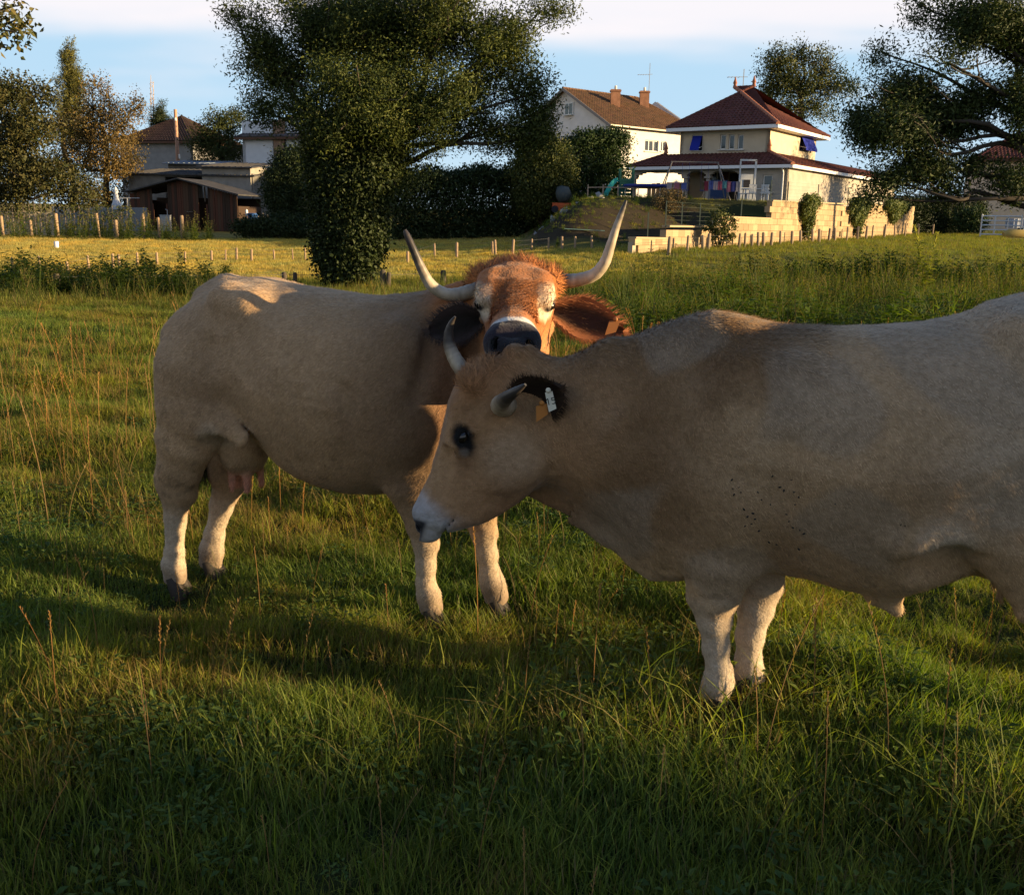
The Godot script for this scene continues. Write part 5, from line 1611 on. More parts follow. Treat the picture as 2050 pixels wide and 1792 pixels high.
# a window in a hole [x, y, w, h] of a wall: frame, sill and panes as parts; style: "plain", "curtain", "awning", "shutter", "blind"
func window(t: Node3D, p: Vector3, d: Vector3, n: Vector3, h: Array, frame: Material, style := "plain", leaves := 2, sill := true) -> void:
	var o := p - t.position + d * (h[0] as float) + Vector3.UP * (h[1] as float)
	var bs := Basis(d, Vector3.UP, d.cross(Vector3.UP))
	var w: float = h[2]
	var hh: float = h[3]
	var dp := -n * 0.14
	var s := st()
	var f := 0.07
	for q in [[w / 2, f / 2, w, f], [w / 2, hh - f / 2, w, f], [f / 2, hh / 2, f, hh - 2 * f], [w - f / 2, hh / 2, f, hh - 2 * f]]:
		box(s, Transform3D(bs, o + d * q[0] + Vector3.UP * q[1] + dp), Vector3(q[2], q[3], 0.06))
	for k in range(1, leaves):
		box(s, Transform3D(bs, o + d * (w * k / leaves) + Vector3.UP * (hh / 2) + dp), Vector3(0.09, hh - 2 * f, 0.055))
	var win := obj("window", done(s), frame, t)
	s = st()
	box(s, Transform3D(bs, o + d * w / 2 + Vector3.UP * hh / 2 + dp - n * 0.01), Vector3(w - 0.02, hh - 0.02, 0.012))
	obj("pane", done(s), mat("pane", Color(0.020, 0.024, 0.028), 0.08, {"metallic_specular": 0.6}), win)
	if sill:
		s = st()
		box(s, Transform3D(bs, o + d * w / 2 + n * 0.03 - Vector3.UP * 0.04), Vector3(w + 0.2, 0.07, 0.22))
		obj("sill", done(s), mat("stone_sill", Color(0.50, 0.46, 0.40), 0.85), win)
	if style == "curtain":
		s = st()
		var c := o + d * w * 0.68 + dp + n * 0.012
		for i in 6:
			bar(s, c + d * (i - 2.5) * 0.05 * (1.0 if i % 2 else 0.9) + Vector3.UP * (hh - 0.1), c + d * (i - 2.5) * 0.03 + Vector3.UP * 0.12, 0.04)
		obj("curtain", done(s), mat("curtain", Color(0.62, 0.62, 0.62), 0.95), win)
	elif style == "awning":
		s = st()
		var a := o + Vector3.UP * (hh - 0.06) + n * 0.02
		var b := o + Vector3.UP * 0.2 + n * 0.45
		var g := 0.05
		quad2(s, a + d * g, a + d * (w - g), b + d * (w - g), b + d * g, n)
		var u := Vector3(0, -0.02, 0) - n * 0.02
		quad2(s, a + d * g + u, a + d * (w - g) + u, b + d * (w - g) + u, b + d * g + u, -n)
		quad2(s, b + d * g, b + d * (w - g), b + d * (w - g) - Vector3.UP * 0.16, b + d * g - Vector3.UP * 0.16, n)
		obj("awning", done(s), mat("awning_blue", Color(0.012, 0.022, 0.24), 0.8), win)
		for x in [g, w - g]:
			s = st()
			bar(s, b + d * x, o + d * x + Vector3.UP * 0.3, 0.025)
			obj("awning_arm", done(s), mat("white_paint", Color(0.7, 0.7, 0.68), 0.6), win)
	elif style == "blind":
		s = st()
		var a := o + Vector3.UP * (hh - 0.05) + n * 0.03
		var b := o + Vector3.UP * 0.1 + n * 0.45
		quad2(s, a, a + d * w * 0.92, b + d * w * 0.75, b - d * 0.05, n)
		obj("blind", done(s), mat("blind_brown", Color(0.20, 0.12, 0.075), 0.9), win)
	elif style == "shutter":
		for k in [-1, 1]:
			s = st()
			var c: Vector3 = o + d * (w / 2 + k * (w / 2 + 0.24)) + Vector3.UP * hh / 2 + n * 0.03
			box(s, Transform3D(bs, c), Vector3(0.42, hh, 0.04))
			for i in 6: box(s, Transform3D(bs, c + Vector3.UP * (i - 2.5) * hh / 6.5 + n * 0.025), Vector3(0.34, 0.05, 0.02))
			obj("shutter", done(s), mat("shutter_brown", Color(0.13, 0.055, 0.03), 0.8), win)

# one roof slope: eave from a to b, ridge from c (above a) to d (above b); tiles in courses, each standing proud of the one below it
func slope(t: Node3D, a: Vector3, b: Vector3, c: Vector3, d: Vector3, tile: Material, step := 0.36, wave := 0.3) -> void:
	var s := st()
	var n := (b - a).cross(c - a).normalized()
	if n.y < 0: n = -n
	var o := t.position
	a -= o; b -= o; c -= o; d -= o
	quad2(s, a, b, d, c, n)
	quad2(s, a - n * 0.09, b - n * 0.09, d - n * 0.09, c - n * 0.09, -n)
	quad2(s, a, b, b - n * 0.09, a - n * 0.09, (a - c).normalized())
	var r := obj("roof", done(s), tile, t)
	s = st()
	var run := (c + d - a - b).length() * 0.5
	var rows := int(run / step)
	for j in rows:
		var v0 := float(j) / rows
		var v1 := float(j + 1) / rows
		var l0 := a.lerp(c, v0)
		var r0 := b.lerp(d, v0)
		var l1 := a.lerp(c, v1)
		var r1 := b.lerp(d, v1)
		var w := l0.distance_to(r0)
		var m := maxi(int(w / wave), 1)
		for i in m:
			var u0 := float(i) / m
			var u1 := float(i + 1) / m
			var um := (u0 + u1) * 0.5
			var p := [l0.lerp(r0, u0) + n * 0.02, l0.lerp(r0, um) + n * (0.085 + rng.randf() * 0.012), l0.lerp(r0, u1) + n * 0.02, l1.lerp(r1, u0) + n * 0.005, l1.lerp(r1, um) + n * 0.055, l1.lerp(r1, u1) + n * 0.005]
			var g := rng.randf_range(0.72, 1.25)
			s.set_color(Color(g, g * rng.randf_range(0.92, 1.08), g * rng.randf_range(0.9, 1.1)))
			quad2(s, p[0], p[1], p[4], p[3], n)
			quad2(s, p[1], p[2], p[5], p[4], n)
			tri2(s, p[0], p[1], p[2], (a - c).normalized())
	var rt := obj("roof_tiles", done(s), tile, r)
	rt.set_meta("kind", "stuff")

func ridge(t: Node3D, a: Vector3, b: Vector3, m: Material, r := 0.12) -> void:
	a -= t.position
	b -= t.position
	var n := maxi(int(a.distance_to(b) / 0.4), 1)
	var s := st()
	for i in n:
		var p := a.lerp(b, float(i) / n)
		var q := a.lerp(b, (i + 1.15) / n)
		tube(s, [p, q], [r * 1.12, r * 0.92], 7)
	obj("ridge_tiles", done(s), m, t)

func chimney(t: Node3D, base: Vector3, size: Vector3, m: Material) -> void:
	var s := st()
	var o := base - t.position
	box2(s, o + Vector3(0, size.y / 2, 0), size)
	box2(s, o + Vector3(0, size.y - 0.12, 0), Vector3(size.x + 0.14, 0.12, size.z + 0.14))
	var c := obj("chimney", done(s), m, t)
	s = st()
	tube(s, [o + Vector3(0, size.y, 0), o + Vector3(0, size.y + 0.35, 0)], [0.13, 0.11], 8)
	obj("chimney_pot", done(s), mat("pale_pot", Color(0.6, 0.52, 0.42), 0.8), c)

func aerial(called: String, label: String, foot: Vector3, h: float, bars: int) -> void:
	var t := thing(called, label, "antenna", foot)
	var s := st()
	bar(s, Vector3.ZERO, Vector3(0, h, 0), 0.05)
	obj("mast", done(s), mat("aerial_grey", Color(0.35, 0.35, 0.35), 0.5), t)
	s = st()
	bar(s, Vector3(-1.2, h * 0.72, 0.0), Vector3(0.3, h * 0.74, 0), 0.035)
	for i in bars: bar(s, Vector3(-1.1 + i * 0.25, h * 0.722, -0.3), Vector3(-1.1 + i * 0.25, h * 0.722, 0.3), 0.02)
	obj("aerial_arm", done(s), mats["aerial_grey"], t)

func plaster(key: String, c: Color, dirt := 0.8) -> StandardMaterial3D:
	if mats.has(key): return mats[key]
	var m := mat(key, Color(1, 1, 1), 0.92, {"metallic_specular": 0.15})
	m.albedo_texture = noise_tex(0.012, c * dirt, c, 512, 5, key.length() + 40)
	m.uv1_triplanar = true
	m.uv1_world_triplanar = true
	m.uv1_scale = Vector3(0.22, 0.22, 0.22)
	m.heightmap_enabled = true
	m.heightmap_texture = noise_tex(0.15, Color(0, 0, 0), Color(1, 1, 1), 256, 3, 3)
	m.heightmap_scale = 0.6
	return m

func roof_mat(key: String, c: Color, moss: Color) -> StandardMaterial3D:
	if mats.has(key): return mats[key]
	var m := mat(key, Color(1, 1, 1), 0.9, {"vertex_color_use_as_albedo": true, "metallic_specular": 0.2})
	m.albedo_texture = noise_tex(0.02, moss, c, 512, 5, key.length() + 9)
	m.uv1_triplanar = true
	m.uv1_world_triplanar = true
	m.uv1_scale = Vector3(0.15, 0.15, 0.15)
	return m

func build_houses() -> void:
	build_gabled_house()
	build_tiled_house()
	build_left_buildings()

func build_gabled_house() -> void:
	var z := 95.0
	var C := at(1218, 320, z)
	C.y = 3.3
	var dg := Vector3(-0.64, 0, -0.77).normalized()    # along the gable
	var dw := Vector3(0.77, 0, -0.64).normalized()     # along the lit wall
	var ng := -dw
	var nw := -dg
	var eave := rise(1218, 246, z) - C.y
	var half := reach(C, dg, 1134, 190)
	var wide := half * 2.0
	var apex := rise(1134, 180, z + half * 0.77) - C.y - eave
	var long := reach(C, dw, 1362, 260) + 3.0
	var t := thing("gabled_house", "two-storey house with white gable wall, sunlit yellow side and two chimneys", "house", C)
	var white := plaster("white_render", Color(0.62, 0.58, 0.54))
	var frame := mat("window_white", Color(0.62, 0.6, 0.56), 0.6)
	var brown := mat("frame_brown", Color(0.15, 0.09, 0.055), 0.7)
	var hole := func(d: Vector3, x0: float, x1: float, y0: float, y1: float) -> Array:
		var a := reach(C, d, x0, y1)
		var b := reach(C, d, x1, y1)
		var zz := -(C + d * (a + b) * 0.5).z
		var top := rise((x0 + x1) / 2, y0, zz) - C.y
		var bot := rise((x0 + x1) / 2, y1, zz) - C.y
		return [minf(a, b), bot, absf(b - a), top - bot]
	var gh := [(hole as Callable).call(dg, 1168, 1193, 274, 308), (hole as Callable).call(dg, 1113, 1140, 277, 306)]
	var wh := [(hole as Callable).call(dw, 1291, 1318, 281, 303), (hole as Callable).call(dw, 1323, 1333, 283, 303)]
	var attic: Array = (hole as Callable).call(dg, 1132, 1148, 206, 230)
	var s := st()
	wall(s, Vector3.ZERO, dg, ng, wide, eave, gh, 0.3, apex)
	wall(s, Vector3(0, 0, 0) - nw * 0.001, dw, nw, long, eave, wh)
	wall(s, dg * wide, dw, -nw, long, eave)
	wall(s, dw * long, dg, -ng, wide, eave, [], 0.3, apex)
	obj("wall", done(s), white, t)
	window(t, C, dg, ng, gh[0], brown, "curtain", 3)
	window(t, C, dg, ng, gh[1], brown, "blind")
	window(t, C, dw, nw, wh[0], frame, "curtain", 3)
	window(t, C, dw, nw, wh[1], frame, "plain", 2)
	# the attic window stands a little proud of the gable
	var s2 := st()
	var ac: Vector3 = dg * (attic[0] + attic[2] * 0.5) + Vector3.UP * (attic[1] + attic[3] * 0.5)
	box(s2, Transform3D(Basis(dg, Vector3.UP, dg.cross(Vector3.UP)), ac + ng * 0.01), Vector3(attic[2] + 0.16, attic[3] + 0.16, 0.08))
	obj("window_surround", done(s2), plaster("pale_stone", Color(0.66, 0.62, 0.56)), t)
	window(t, C + ng * 0.22, dg, ng, attic, frame, "plain", 2)
	# roof
	var rm := roof_mat("old_tiles", Color(0.17, 0.085, 0.045), Color(0.085, 0.055, 0.032))
	var up := Vector3.UP
	var o := 0.55
	var over := 0.5
	var pitch := apex / half
	var e0 := C + up * (eave + 0.12 - o * pitch) + nw * o + ng * over
	var r0 := C + dg * half + up * (eave + apex + 0.14) + ng * over
	var hip := half * 0.5
	var e1 := e0 + dw * (long + over)
	var r1 := r0 + dw * (long + over - hip)
	slope(t, e0, e1, r0, r1, rm)
	var f0 := C + dg * (wide + o) + up * (eave + 0.12 - o * pitch) + ng * over
	slope(t, f0, f0 + dw * (long + over), r0, r1, rm)
	slope(t, e1, f0 + dw * (long + over), r1, r1 + dg * 0.02, rm)
	ridge(t, r0, r1, rm)
	ridge(t, r1, e1, rm, 0.1)
	s = st()
	var q := C
	for k in [[e0, r0], [f0, r0]]:
		bar(s, k[0] - q - up * 0.1, k[1] - q - up * 0.1, 0.05, 0.26)
	obj("verge_board", done(s), mat("board_grey", Color(0.20, 0.17, 0.15), 0.8), t)
	s = st()
	bar(s, e0 - q - up * 0.05 + nw * 0.08, e1 - q - up * 0.05 + nw * 0.08, 0.13)
	tube(s, [e0 - q + dw * (over + 0.1) - up * 0.1, dw * 0.15 + nw * 0.1 + up * (eave - 0.5), dw * 0.15 + nw * 0.1 + up * 0.2], [0.05, 0.05, 0.05], 8)
	obj("gutter", done(s), mat("gutter_beige", Color(0.48, 0.40, 0.31), 0.5), t)
	var brick := plaster("chimney_brick", Color(0.40, 0.20, 0.115), 0.6)
	for p in [[1232, 0.62], [1290, 0.72]]:
		var x: float = reach(C + dg * half * p[1], dw, p[0], 200)
		var foot: Vector3 = C + dg * half * p[1] + dw * x + up * (eave + apex * p[1] - 0.25)
		chimney(t, foot, Vector3(0.9, 1.75, 0.75), brick)
	var ax := C + dg * half * 0.8 + dw * reach(C + dg * half * 0.8, dw, 1299, 190) + up * (eave + apex * 0.8)
	aerial("roof_aerial", "thin television aerial beside the second chimney of the gabled house", ax, rise(1299, 126, -ax.z) - ax.y, 5)

func build_tiled_house() -> void:
	var z := 66.0
	var C := at(1573, 408, z)
	C.y = 2.95
	var dl := Vector3(-0.83, 0, -0.56).normalized()
	var dr := Vector3(0.56, 0, -0.83).normalized()
	var nl := -dr
	var nr := -dl
	var t := thing("tiled_house", "cream two-storey house with dark red hipped roofs, arched porch and blue awnings", "house", C)
	var cream := plaster("cream_render", Color(0.52, 0.43, 0.31))
	var block := plaster("grey_block", Color(0.38, 0.335, 0.28), 0.7)
	var rm := roof_mat("red_tiles", Color(0.13, 0.045, 0.032), Color(0.085, 0.035, 0.028))
	var fasc := mat("fascia_white", Color(0.68, 0.66, 0.64), 0.6)
	var frame := mat("window_white", Color(0.62, 0.6, 0.56), 0.6)
	var up := Vector3.UP
	var wl := reach(C, dl, 1272, 345)
	var wr := 27.0
	var h1 := rise(1576, 330, z) - C.y
	var hole := func(c: Vector3, d: Vector3, x0: float, x1: float, y0: float, y1: float) -> Array:
		var a := reach(c, d, x0, y1)
		var b := reach(c, d, x1, y1)
		var zz := -(c + d * (a + b) * 0.5).z
		var top := rise((x0 + x1) / 2, y0, zz) - c.y
		var bot := rise((x0 + x1) / 2, y1, zz) - c.y
		return [minf(a, b), bot, absf(b - a), top - bot]
	# ground floor: a closed part on the right, an open porch with arches on the left
	var deep := 4.0
	var x_close := reach(C, dl, 1487, 345)
	var s := st()
	var win: Array = (hole as Callable).call(C, dl, 1526, 1545, 350, 385)
	wall(s, Vector3.ZERO, dl, nl, x_close, h1, [win])
	wall(s, Vector3.ZERO, dr, nr, wr, h1)
	wall(s, dl * x_close + dr * 0.28, dr, -nr, deep - 0.28, h1)
	obj("wall", done(s), block, t)
	s = st()
	wall(s, dr * wr, dl, -nl, x_close, h1)
	obj("back_wall", done(s), block, t)
	s = st()
	var bw: Array = (hole as Callable).call(C + dr * deep, dl, 1422, 1446, 344, 372)
	var bd: Array = (hole as Callable).call(C + dr * deep, dl, 1458, 1478, 347, 400)
	bd[3] += bd[1]
	bd[1] = 0.02
	var x_back := reach(C + dr * deep, dl, 1376, 345)
	wall(s, dr * deep + dl * x_close, dl, nl, x_back - x_close, h1, [[bw[0] - x_close, bw[1], bw[2], bw[3]], [bd[0] - x_close, bd[1], bd[2], bd[3]]])
	wall(s, dr * deep + dl * x_back, dr, -nr, 6.0, h1)
	obj("wall", done(s), cream, t)
	window(t, C, dl, nl, win, frame, "plain", 1)
	window(t, C + dr * deep, dl, nl, bw, frame, "shutter", 2)
	s = st()
	box(s, Transform3D(Basis(dl, up, dl.cross(up)), dr * (deep + 0.15) + dl * (bd[0] + bd[2] / 2) + up * (bd[1] + bd[3] / 2)), Vector3(bd[2], bd[3], 0.06))
	obj("door", done(s), mat("door_dark", Color(0.035, 0.025, 0.02), 0.5), t)
	# arches carried by columns
	var cols := [x_close]
	for p in [1417, 1372, 1268]: cols.append(reach(C, dl, p, 345))
	for i in range(1, 4):
		s = st()
		var r := 0.17
		tube(s, [dl * cols[i] - nl * 0.2, dl * cols[i] - nl * 0.2 + up * (h1 - 0.75)], [r, r * 0.92], 12)
		box(s, Transform3D(Basis(dl, up, dl.cross(up)), dl * cols[i] - nl * 0.2 + up * 0.08), Vector3(0.46, 0.2, 0.46))
		box(s, Transform3D(Basis(dl, up, dl.cross(up)), dl * cols[i] - nl * 0.2 + up * (h1 - 0.7)), Vector3(0.44, 0.12, 0.44))
		obj("column", done(s), block, t)
	s = st()
	for i in 3:
		var a: float = cols[i]
		var b: float = cols[i + 1]
		var n := 14
		for k in n:
			var u0 := a + (b - a) * k / n
			var u1 := a + (b - a) * (k + 1) / n
			var m := 2.0 * (k + 0.5) / n - 1.0
			var low := h1 - 0.28 - 0.45 * pow(absf(m), 3.0)
			box(s, Transform3D(Basis(dl, up, dl.cross(up)), dl * (u0 + u1) * 0.5 + up * (low + h1) * 0.5 - nl * 0.2), Vector3(u1 - u0, h1 - low, 0.36))
	obj("arch", done(s), block, t)
	# porch: wooden panels in the open bay towards the sun
	s = st()
	for i in 9:
		var u := lerpf(reach(C + dr * 3.0, dl, 1372, 380), reach(C + dr * 3.0, dl, 1300, 380), i / 8.0)
		box(s, Transform3D(Basis(dl, up, dl.cross(up)), dr * 3.0 + dl * u + up * 0.85), Vector3(0.30, 1.7 - 0.05 * (i % 3), 0.04))
	obj("fence_panel", done(s), mat("panel_wood", Color(0.36, 0.20, 0.10), 0.8), t)
	# lower roof: a skirt round the upper floor
	var set_ := 2.1
	var h2 := rise(1577, 303, z + set_ * 0.9) - C.y
	var o := 0.45
	var U := C + (dl + dr) * set_                                  # corner of the upper floor
	var wl2 := reach(U, dl, 1363, 270)
	var wr2 := 9.5
	var E := C + (nl + nr) * o + up * (h1 + 0.05)
	var EL := E + dl * (wl + 2 * o)
	var ER := E + dr * (wr + o)
	var UL := U + up * h2 + dl * wl2
	var UR := U + up * h2 + dr * (wr - set_)
	slope(t, E, EL, U + up * h2, U + up * h2 + dl * (wl - set_ * 1.6), rm)
	slope(t, E, ER, U + up * h2, UR, rm)
	ridge(t, E, U + up * (h2 + 0.05), mat("sunlit_tile", Color(0.30, 0.12, 0.07), 0.85), 0.13)  # front hip tiles and finials brightened: sunlight put into their colour
	ridge(t, EL, U + up * (h2 + 0.05) + dl * (wl - set_ * 1.6), rm, 0.1)
	var g0 := U + up * h2 + dl * (wl - set_ * 1.6)
	slope(t, EL + dr * 6.0, EL, g0 + dr * 4.0, g0, rm)
	s = st()
	for k in [[E, EL], [E, ER]]: bar(s, k[0] - C - up * 0.14, k[1] - C - up * 0.14, 0.04, 0.2)
	obj("fascia", done(s), fasc, t)
	s = st()     # ceiling of the porch and eaves
	quad2(s, E - C - up * 0.22, EL - C - up * 0.22, EL - C + dr * 4.6 - up * 0.22, E - C + dr * 4.6 - up * 0.22, -up)
	obj("porch_ceiling", done(s), fasc, t)
	# upper floor
	var h3 := rise(1577, 249, z + set_ * 0.9) - C.y
	var Ub := Vector3(U.x, C.y + h2 - 0.5, U.z)
	s = st()
	var lw := [(hole as Callable).call(Ub, dl, 1385, 1406, 270, 303), (hole as Callable).call(Ub, dl, 1441, 1453, 269, 299), (hole as Callable).call(Ub, dl, 1458, 1470, 269, 299), (hole as Callable).call(Ub, dl, 1476, 1488, 269, 299)]
	var rw := [(hole as Callable).call(Ub, dr, 1601, 1625, 270, 304)]
	var hu := h3 - h2 + 0.5
	wall(s, Ub - C, dl, nl, wl2, hu, lw)
	wall(s, Ub - C - nr * 0.001, dr, nr, wr2, hu, rw)
	wall(s, Ub - C + dl * wl2, dr, -nr, wr2, hu)
	wall(s, Ub - C + dr * wr2, dl, -nl, wl2, hu)
	obj("wall", done(s), cream, t)
	window(t, Ub, dl, nl, lw[0], frame, "awning", 2, false)
	for k in [1, 2, 3]: window(t, Ub, dl, nl, lw[k], frame, "plain", 1, true)
	window(t, Ub, dr, nr, rw[0], frame, "awning", 2, false)
	# hipped main roof
	var oo := 0.75
	var T := Vector3(U.x, C.y + h3 + 0.06, U.z) + (nl + nr) * oo
	var TL := T + dl * (wl2 + 2 * oo)
	var TR := T + dr * (wr2 + 2 * oo)
	var TB := TL + dr * (wr2 + 2 * oo)
	var half := (wr2 + 2 * oo) * 0.5
	var rh := rise(1586, 178, -(T + dr * half + dl * half).z) - T.y
	var R1 := T + dr * half + dl * (half * 0.98) + up * rh
	var R0 := TL + dr * half - dl * minf(half, (wl2 + 2 * oo) * 0.5) + up * rh
	slope(t, T, TL, R1, R0, rm)
	slope(t, T, TR, R1, R1 + dr * 0.02, rm)
	slope(t, TR, TB, R1, R0, rm)
	slope(t, TL, TB, R0, R0 + dr * 0.02, rm)
	ridge(t, T, R1 + up * 0.05, mats["sunlit_tile"], 0.14)
	ridge(t, TL, R0 + up * 0.05, rm, 0.11)
	ridge(t, R0, R1, rm, 0.12)
	ridge(t, TR, R1, rm, 0.11)
	for p in [R1, R0, g0 + up * 0.1, U + up * h2 + up * 0.1]:
		s = st()
		var f: Vector3 = p - C
		tube(s, [f, f + up * 0.25, f + up * 0.3, f + up * 0.5, f + up * 0.75], [0.16, 0.10, 0.16, 0.09, 0.02], 8)
		obj("finial", done(s), mats["sunlit_tile"], t)
	s = st()
	for k in [[T, TL], [T, TR], [TL, TB], [TR, TB]]: bar(s, k[0] - C - up * 0.15, k[1] - C - up * 0.15, 0.04, 0.22)
	obj("fascia", done(s), fasc, t)
	s = st()
	quad2(s, T - C - up * 0.25, TL - C - up * 0.25, TB - C - up * 0.25, TR - C - up * 0.25, -up)
	obj("soffit", done(s), fasc, t)
	chimney(t, R1 + dr * 2.2 - dl * 0.4 - up * 1.4, Vector3(0.9, 1.4, 0.7), plaster("pale_stone", Color(0.66, 0.62, 0.56)))
	s = st()
	tube(s, [dl * 0.3 + nl * 0.25 + up * (h1 - 0.1), nl * 0.1 + dl * 0.25 + up * (h1 - 0.5), nl * 0.1 + dl * 0.25], [0.05, 0.05, 0.05], 8)
	obj("downpipe", done(s), fasc, t)
	var af := R1 + dr * 1.5 - up * 0.6
	aerial("roof_aerial", "pale television aerial behind the finial of the tiled house", af, rise(1601, 140, -af.z) - af.y, 4)

func simple_house(called: String, label: String, C: Vector3, dl: Vector3, dr: Vector3, wl: float, wr: float, h: float, rh: float, wm: Material, rm: Material, hipped: bool, holes_l := [], over := 0.5) -> Node3D:
	var nl := -dr
	var nr := -dl
	var t := thing(called, label, "house", C)
	var s := st()
	var up := Vector3.UP
	wall(s, Vector3.ZERO, dl, nl, wl, h, holes_l, 0.28)
	wall(s, -nr * 0.001, dr, nr, wr, h)
	wall(s, dl * wl, dr, -nr, wr, h)
	wall(s, dr * wr, dl, -nl, wl, h)
	obj("wall", done(s), wm, t)
	var T := C + up * (h + 0.05) + (nl + nr) * over
	var TL := T + dl * (wl + 2 * over)
	var TR := T + dr * (wr + 2 * over)
	var TB := TL + dr * (wr + 2 * over)
	var half := (wr + 2 * over) * 0.5
	var k := minf(half, (wl + 2 * over) * 0.5) if hipped else 0.0
	var R1 := T + dr * half + dl * k + up * rh
	var R0 := TL + dr * half - dl * k + up * rh
	slope(t, T, TL, R1, R0, rm)
	slope(t, TR, TB, R1, R0, rm)
	if hipped:
		slope(t, T, TR, R1, R1 + dr * 0.02, rm)
		slope(t, TL, TB, R0, R0 + dr * 0.02, rm)
	ridge(t, R0, R1, rm)
	s = st()
	for q in [[T, TL], [T, TR]]: bar(s, q[0] - C - up * 0.14, q[1] - C - up * 0.14, 0.04, 0.18)
	obj("fascia", done(s), mat("board_brown", Color(0.10, 0.05, 0.03), 0.8), t)
	return t

func build_left_buildings() -> void:
	var up := Vector3.UP
	var x := Vector3(1, 0, 0)
	# the white house behind the big tree; only its left part shows
	var C := at(690, 380, 86)
	C.y = 1.6
	var dl := Vector3(-0.954, 0, -0.30).normalized()
	var dr := Vector3(0.30, 0, -0.954).normalized()
	var wl := reach(C, dl, 487, 340)
	var zl := -(C + dl * wl).z
	var h := rise(487, 276, zl) - C.y
	var hx := reach(C, dl, 572, 295)
	var hy := rise(560, 317, 89) - C.y
	var hole := [hx, hy, reach(C, dl, 546, 295) - hx, rise(560, 282, 89) - hy]
	var t := simple_house("white_house", "white house with grey roof half hidden behind the large tree", C, dl, dr, wl, 8.0, h, 2.6, plaster("bluish_white", Color(0.62, 0.62, 0.62), 0.85), roof_mat("grey_tiles", Color(0.12, 0.105, 0.10), Color(0.07, 0.062, 0.06)), true, [hole])
	window(t, C, dl, -dr, hole, mat("frame_brown", Color(0.15, 0.09, 0.055), 0.7), "blind", 2)
	# the grey house with a dark roof
	C = at(388, 345, 100)
	C.y = 2.2
	wl = 7.5
	h = rise(388, 283, 100) - C.y
	simple_house("grey_house", "unrendered grey block house with dark brown hipped roof, behind the pole", C, Vector3(-0.96, 0, -0.28).normalized(), Vector3(0.28, 0, -0.96).normalized(), reach(C, Vector3(-0.96, 0, -0.28).normalized(), 240, 300), 9.0, h, rise(318, 233, 106) - rise(388, 283, 100), plaster("grey_block_wall", Color(0.27, 0.26, 0.25), 0.7), roof_mat("brown_tiles", Color(0.062, 0.036, 0.028), Color(0.04, 0.026, 0.02)), true)
	# sheds of grey blocks behind the wooden one
	var gb := plaster("shed_block", Color(0.19, 0.175, 0.155), 0.6)
	var sheet := plaster("roof_sheet", Color(0.085, 0.08, 0.078), 0.5)
	var rects := [
		["shed", "long low grey block shed with flat sheet roof behind the wooden shed", 262, 505, 349, 445, 82.0, 4.0, gb],
		["shed", "small shed with pale blue-grey sheet roof beside the pole", 338, 430, 328, 370, 89.0, 3.0, gb],
		["shed", "grey block shed with sloping roof below the white house", 408, 500, 334, 440, 80.0, 3.5, plaster("shed_block_light", Color(0.30, 0.27, 0.23), 0.65)]]
	for r in rects:
		var a := at(r[2], r[5], r[6])
		var b := at(r[3], r[5], r[6])
		a.y = ground(a.x, a.z) - 0.1
		var hh := rise((r[2] + r[3]) / 2, r[4], r[6]) - a.y
		var sh := thing(r[0], r[1], "shed", a)
		var s := st()
		sh.rotation.y = -0.28
		var L: float = reach(a, Vector3(0.961, 0, 0.276), r[3], r[4])
		var hs := [[L * 0.30, 0.9, L * 0.5, hh - 1.15]] if L > 6.0 else []
		wall(s, Vector3.ZERO, x, Vector3.BACK, L, hh, hs, 0.2)
		wall(s, Vector3(0, 0, -r[7]), x, Vector3.FORWARD, L, hh, [], 0.2)
		wall(s, Vector3(0.001, 0, -r[7] + 0.2), Vector3.BACK, Vector3.LEFT, r[7] - 0.4, hh, [], 0.2)
		wall(s, Vector3(L, 0, -r[7] + 0.2), Vector3.BACK, Vector3.RIGHT, r[7] - 0.4, hh, [], 0.2)
		obj("wall", done(s), r[8], sh)
		s = st()
		box(s, Transform3D(Basis(Vector3.RIGHT, 0.12) * Basis(Vector3.BACK, -0.015), Vector3(L / 2, hh + 0.18, -r[7] / 2)), Vector3(L + 0.7, 0.09, r[7] + 0.8))
		for i in int(L / 0.5): box(s, Transform3D(Basis(Vector3.RIGHT, 0.12) * Basis(Vector3.BACK, -0.015), Vector3(0.2 + i * 0.5, hh + 0.23 - (0.2 + i * 0.5 - L / 2) * 0.015, -r[7] / 2)), Vector3(0.12, 0.05, r[7] + 0.8))
		obj("roof", done(s), sheet if r[6] < 85 else plaster("blue_sheet", Color(0.23, 0.26, 0.30), 0.8), sh)
	# the wooden shed
	var zz := 76.0
	var a := at(262, 440, zz)
	a.y = ground(a.x, a.z)
	var sh := thing("wooden_shed", "dark wooden garden shed with low gabled roof and open doorways", "shed", a)
	var L := at(500, 440, zz).x - a.x
	sh.rotation.y = -0.25
	var px := func(p: float) -> float: return (at(p, 400, zz).x - a.x) * 1.0
	var py := func(p: float, q: float) -> float: return rise(p, q, zz) - a.y
	var tops := [[262, 384], [282, 380], [377, 359], [500, 390]]
	var top := func(u: float) -> float:
		for i in 3:
			var u0: float = (px as Callable).call(tops[i][0])
			var u1: float = (px as Callable).call(tops[i + 1][0])
			if u <= u1: return lerpf((py as Callable).call(tops[i][0], tops[i][1]), (py as Callable).call(tops[i + 1][0], tops[i + 1][1]), clampf((u - u0) / (u1 - u0), 0, 1))
		return (py as Callable).call(500, 390)
	var wood := [mat("plank_dark", Color(0.045, 0.028, 0.019), 0.9), mat("plank_brown", Color(0.075, 0.042, 0.026), 0.9), mat("plank_red", Color(0.085, 0.036, 0.022), 0.9)]
	var doors := [[312, 343], [413, 432]]
	var u := 0.0
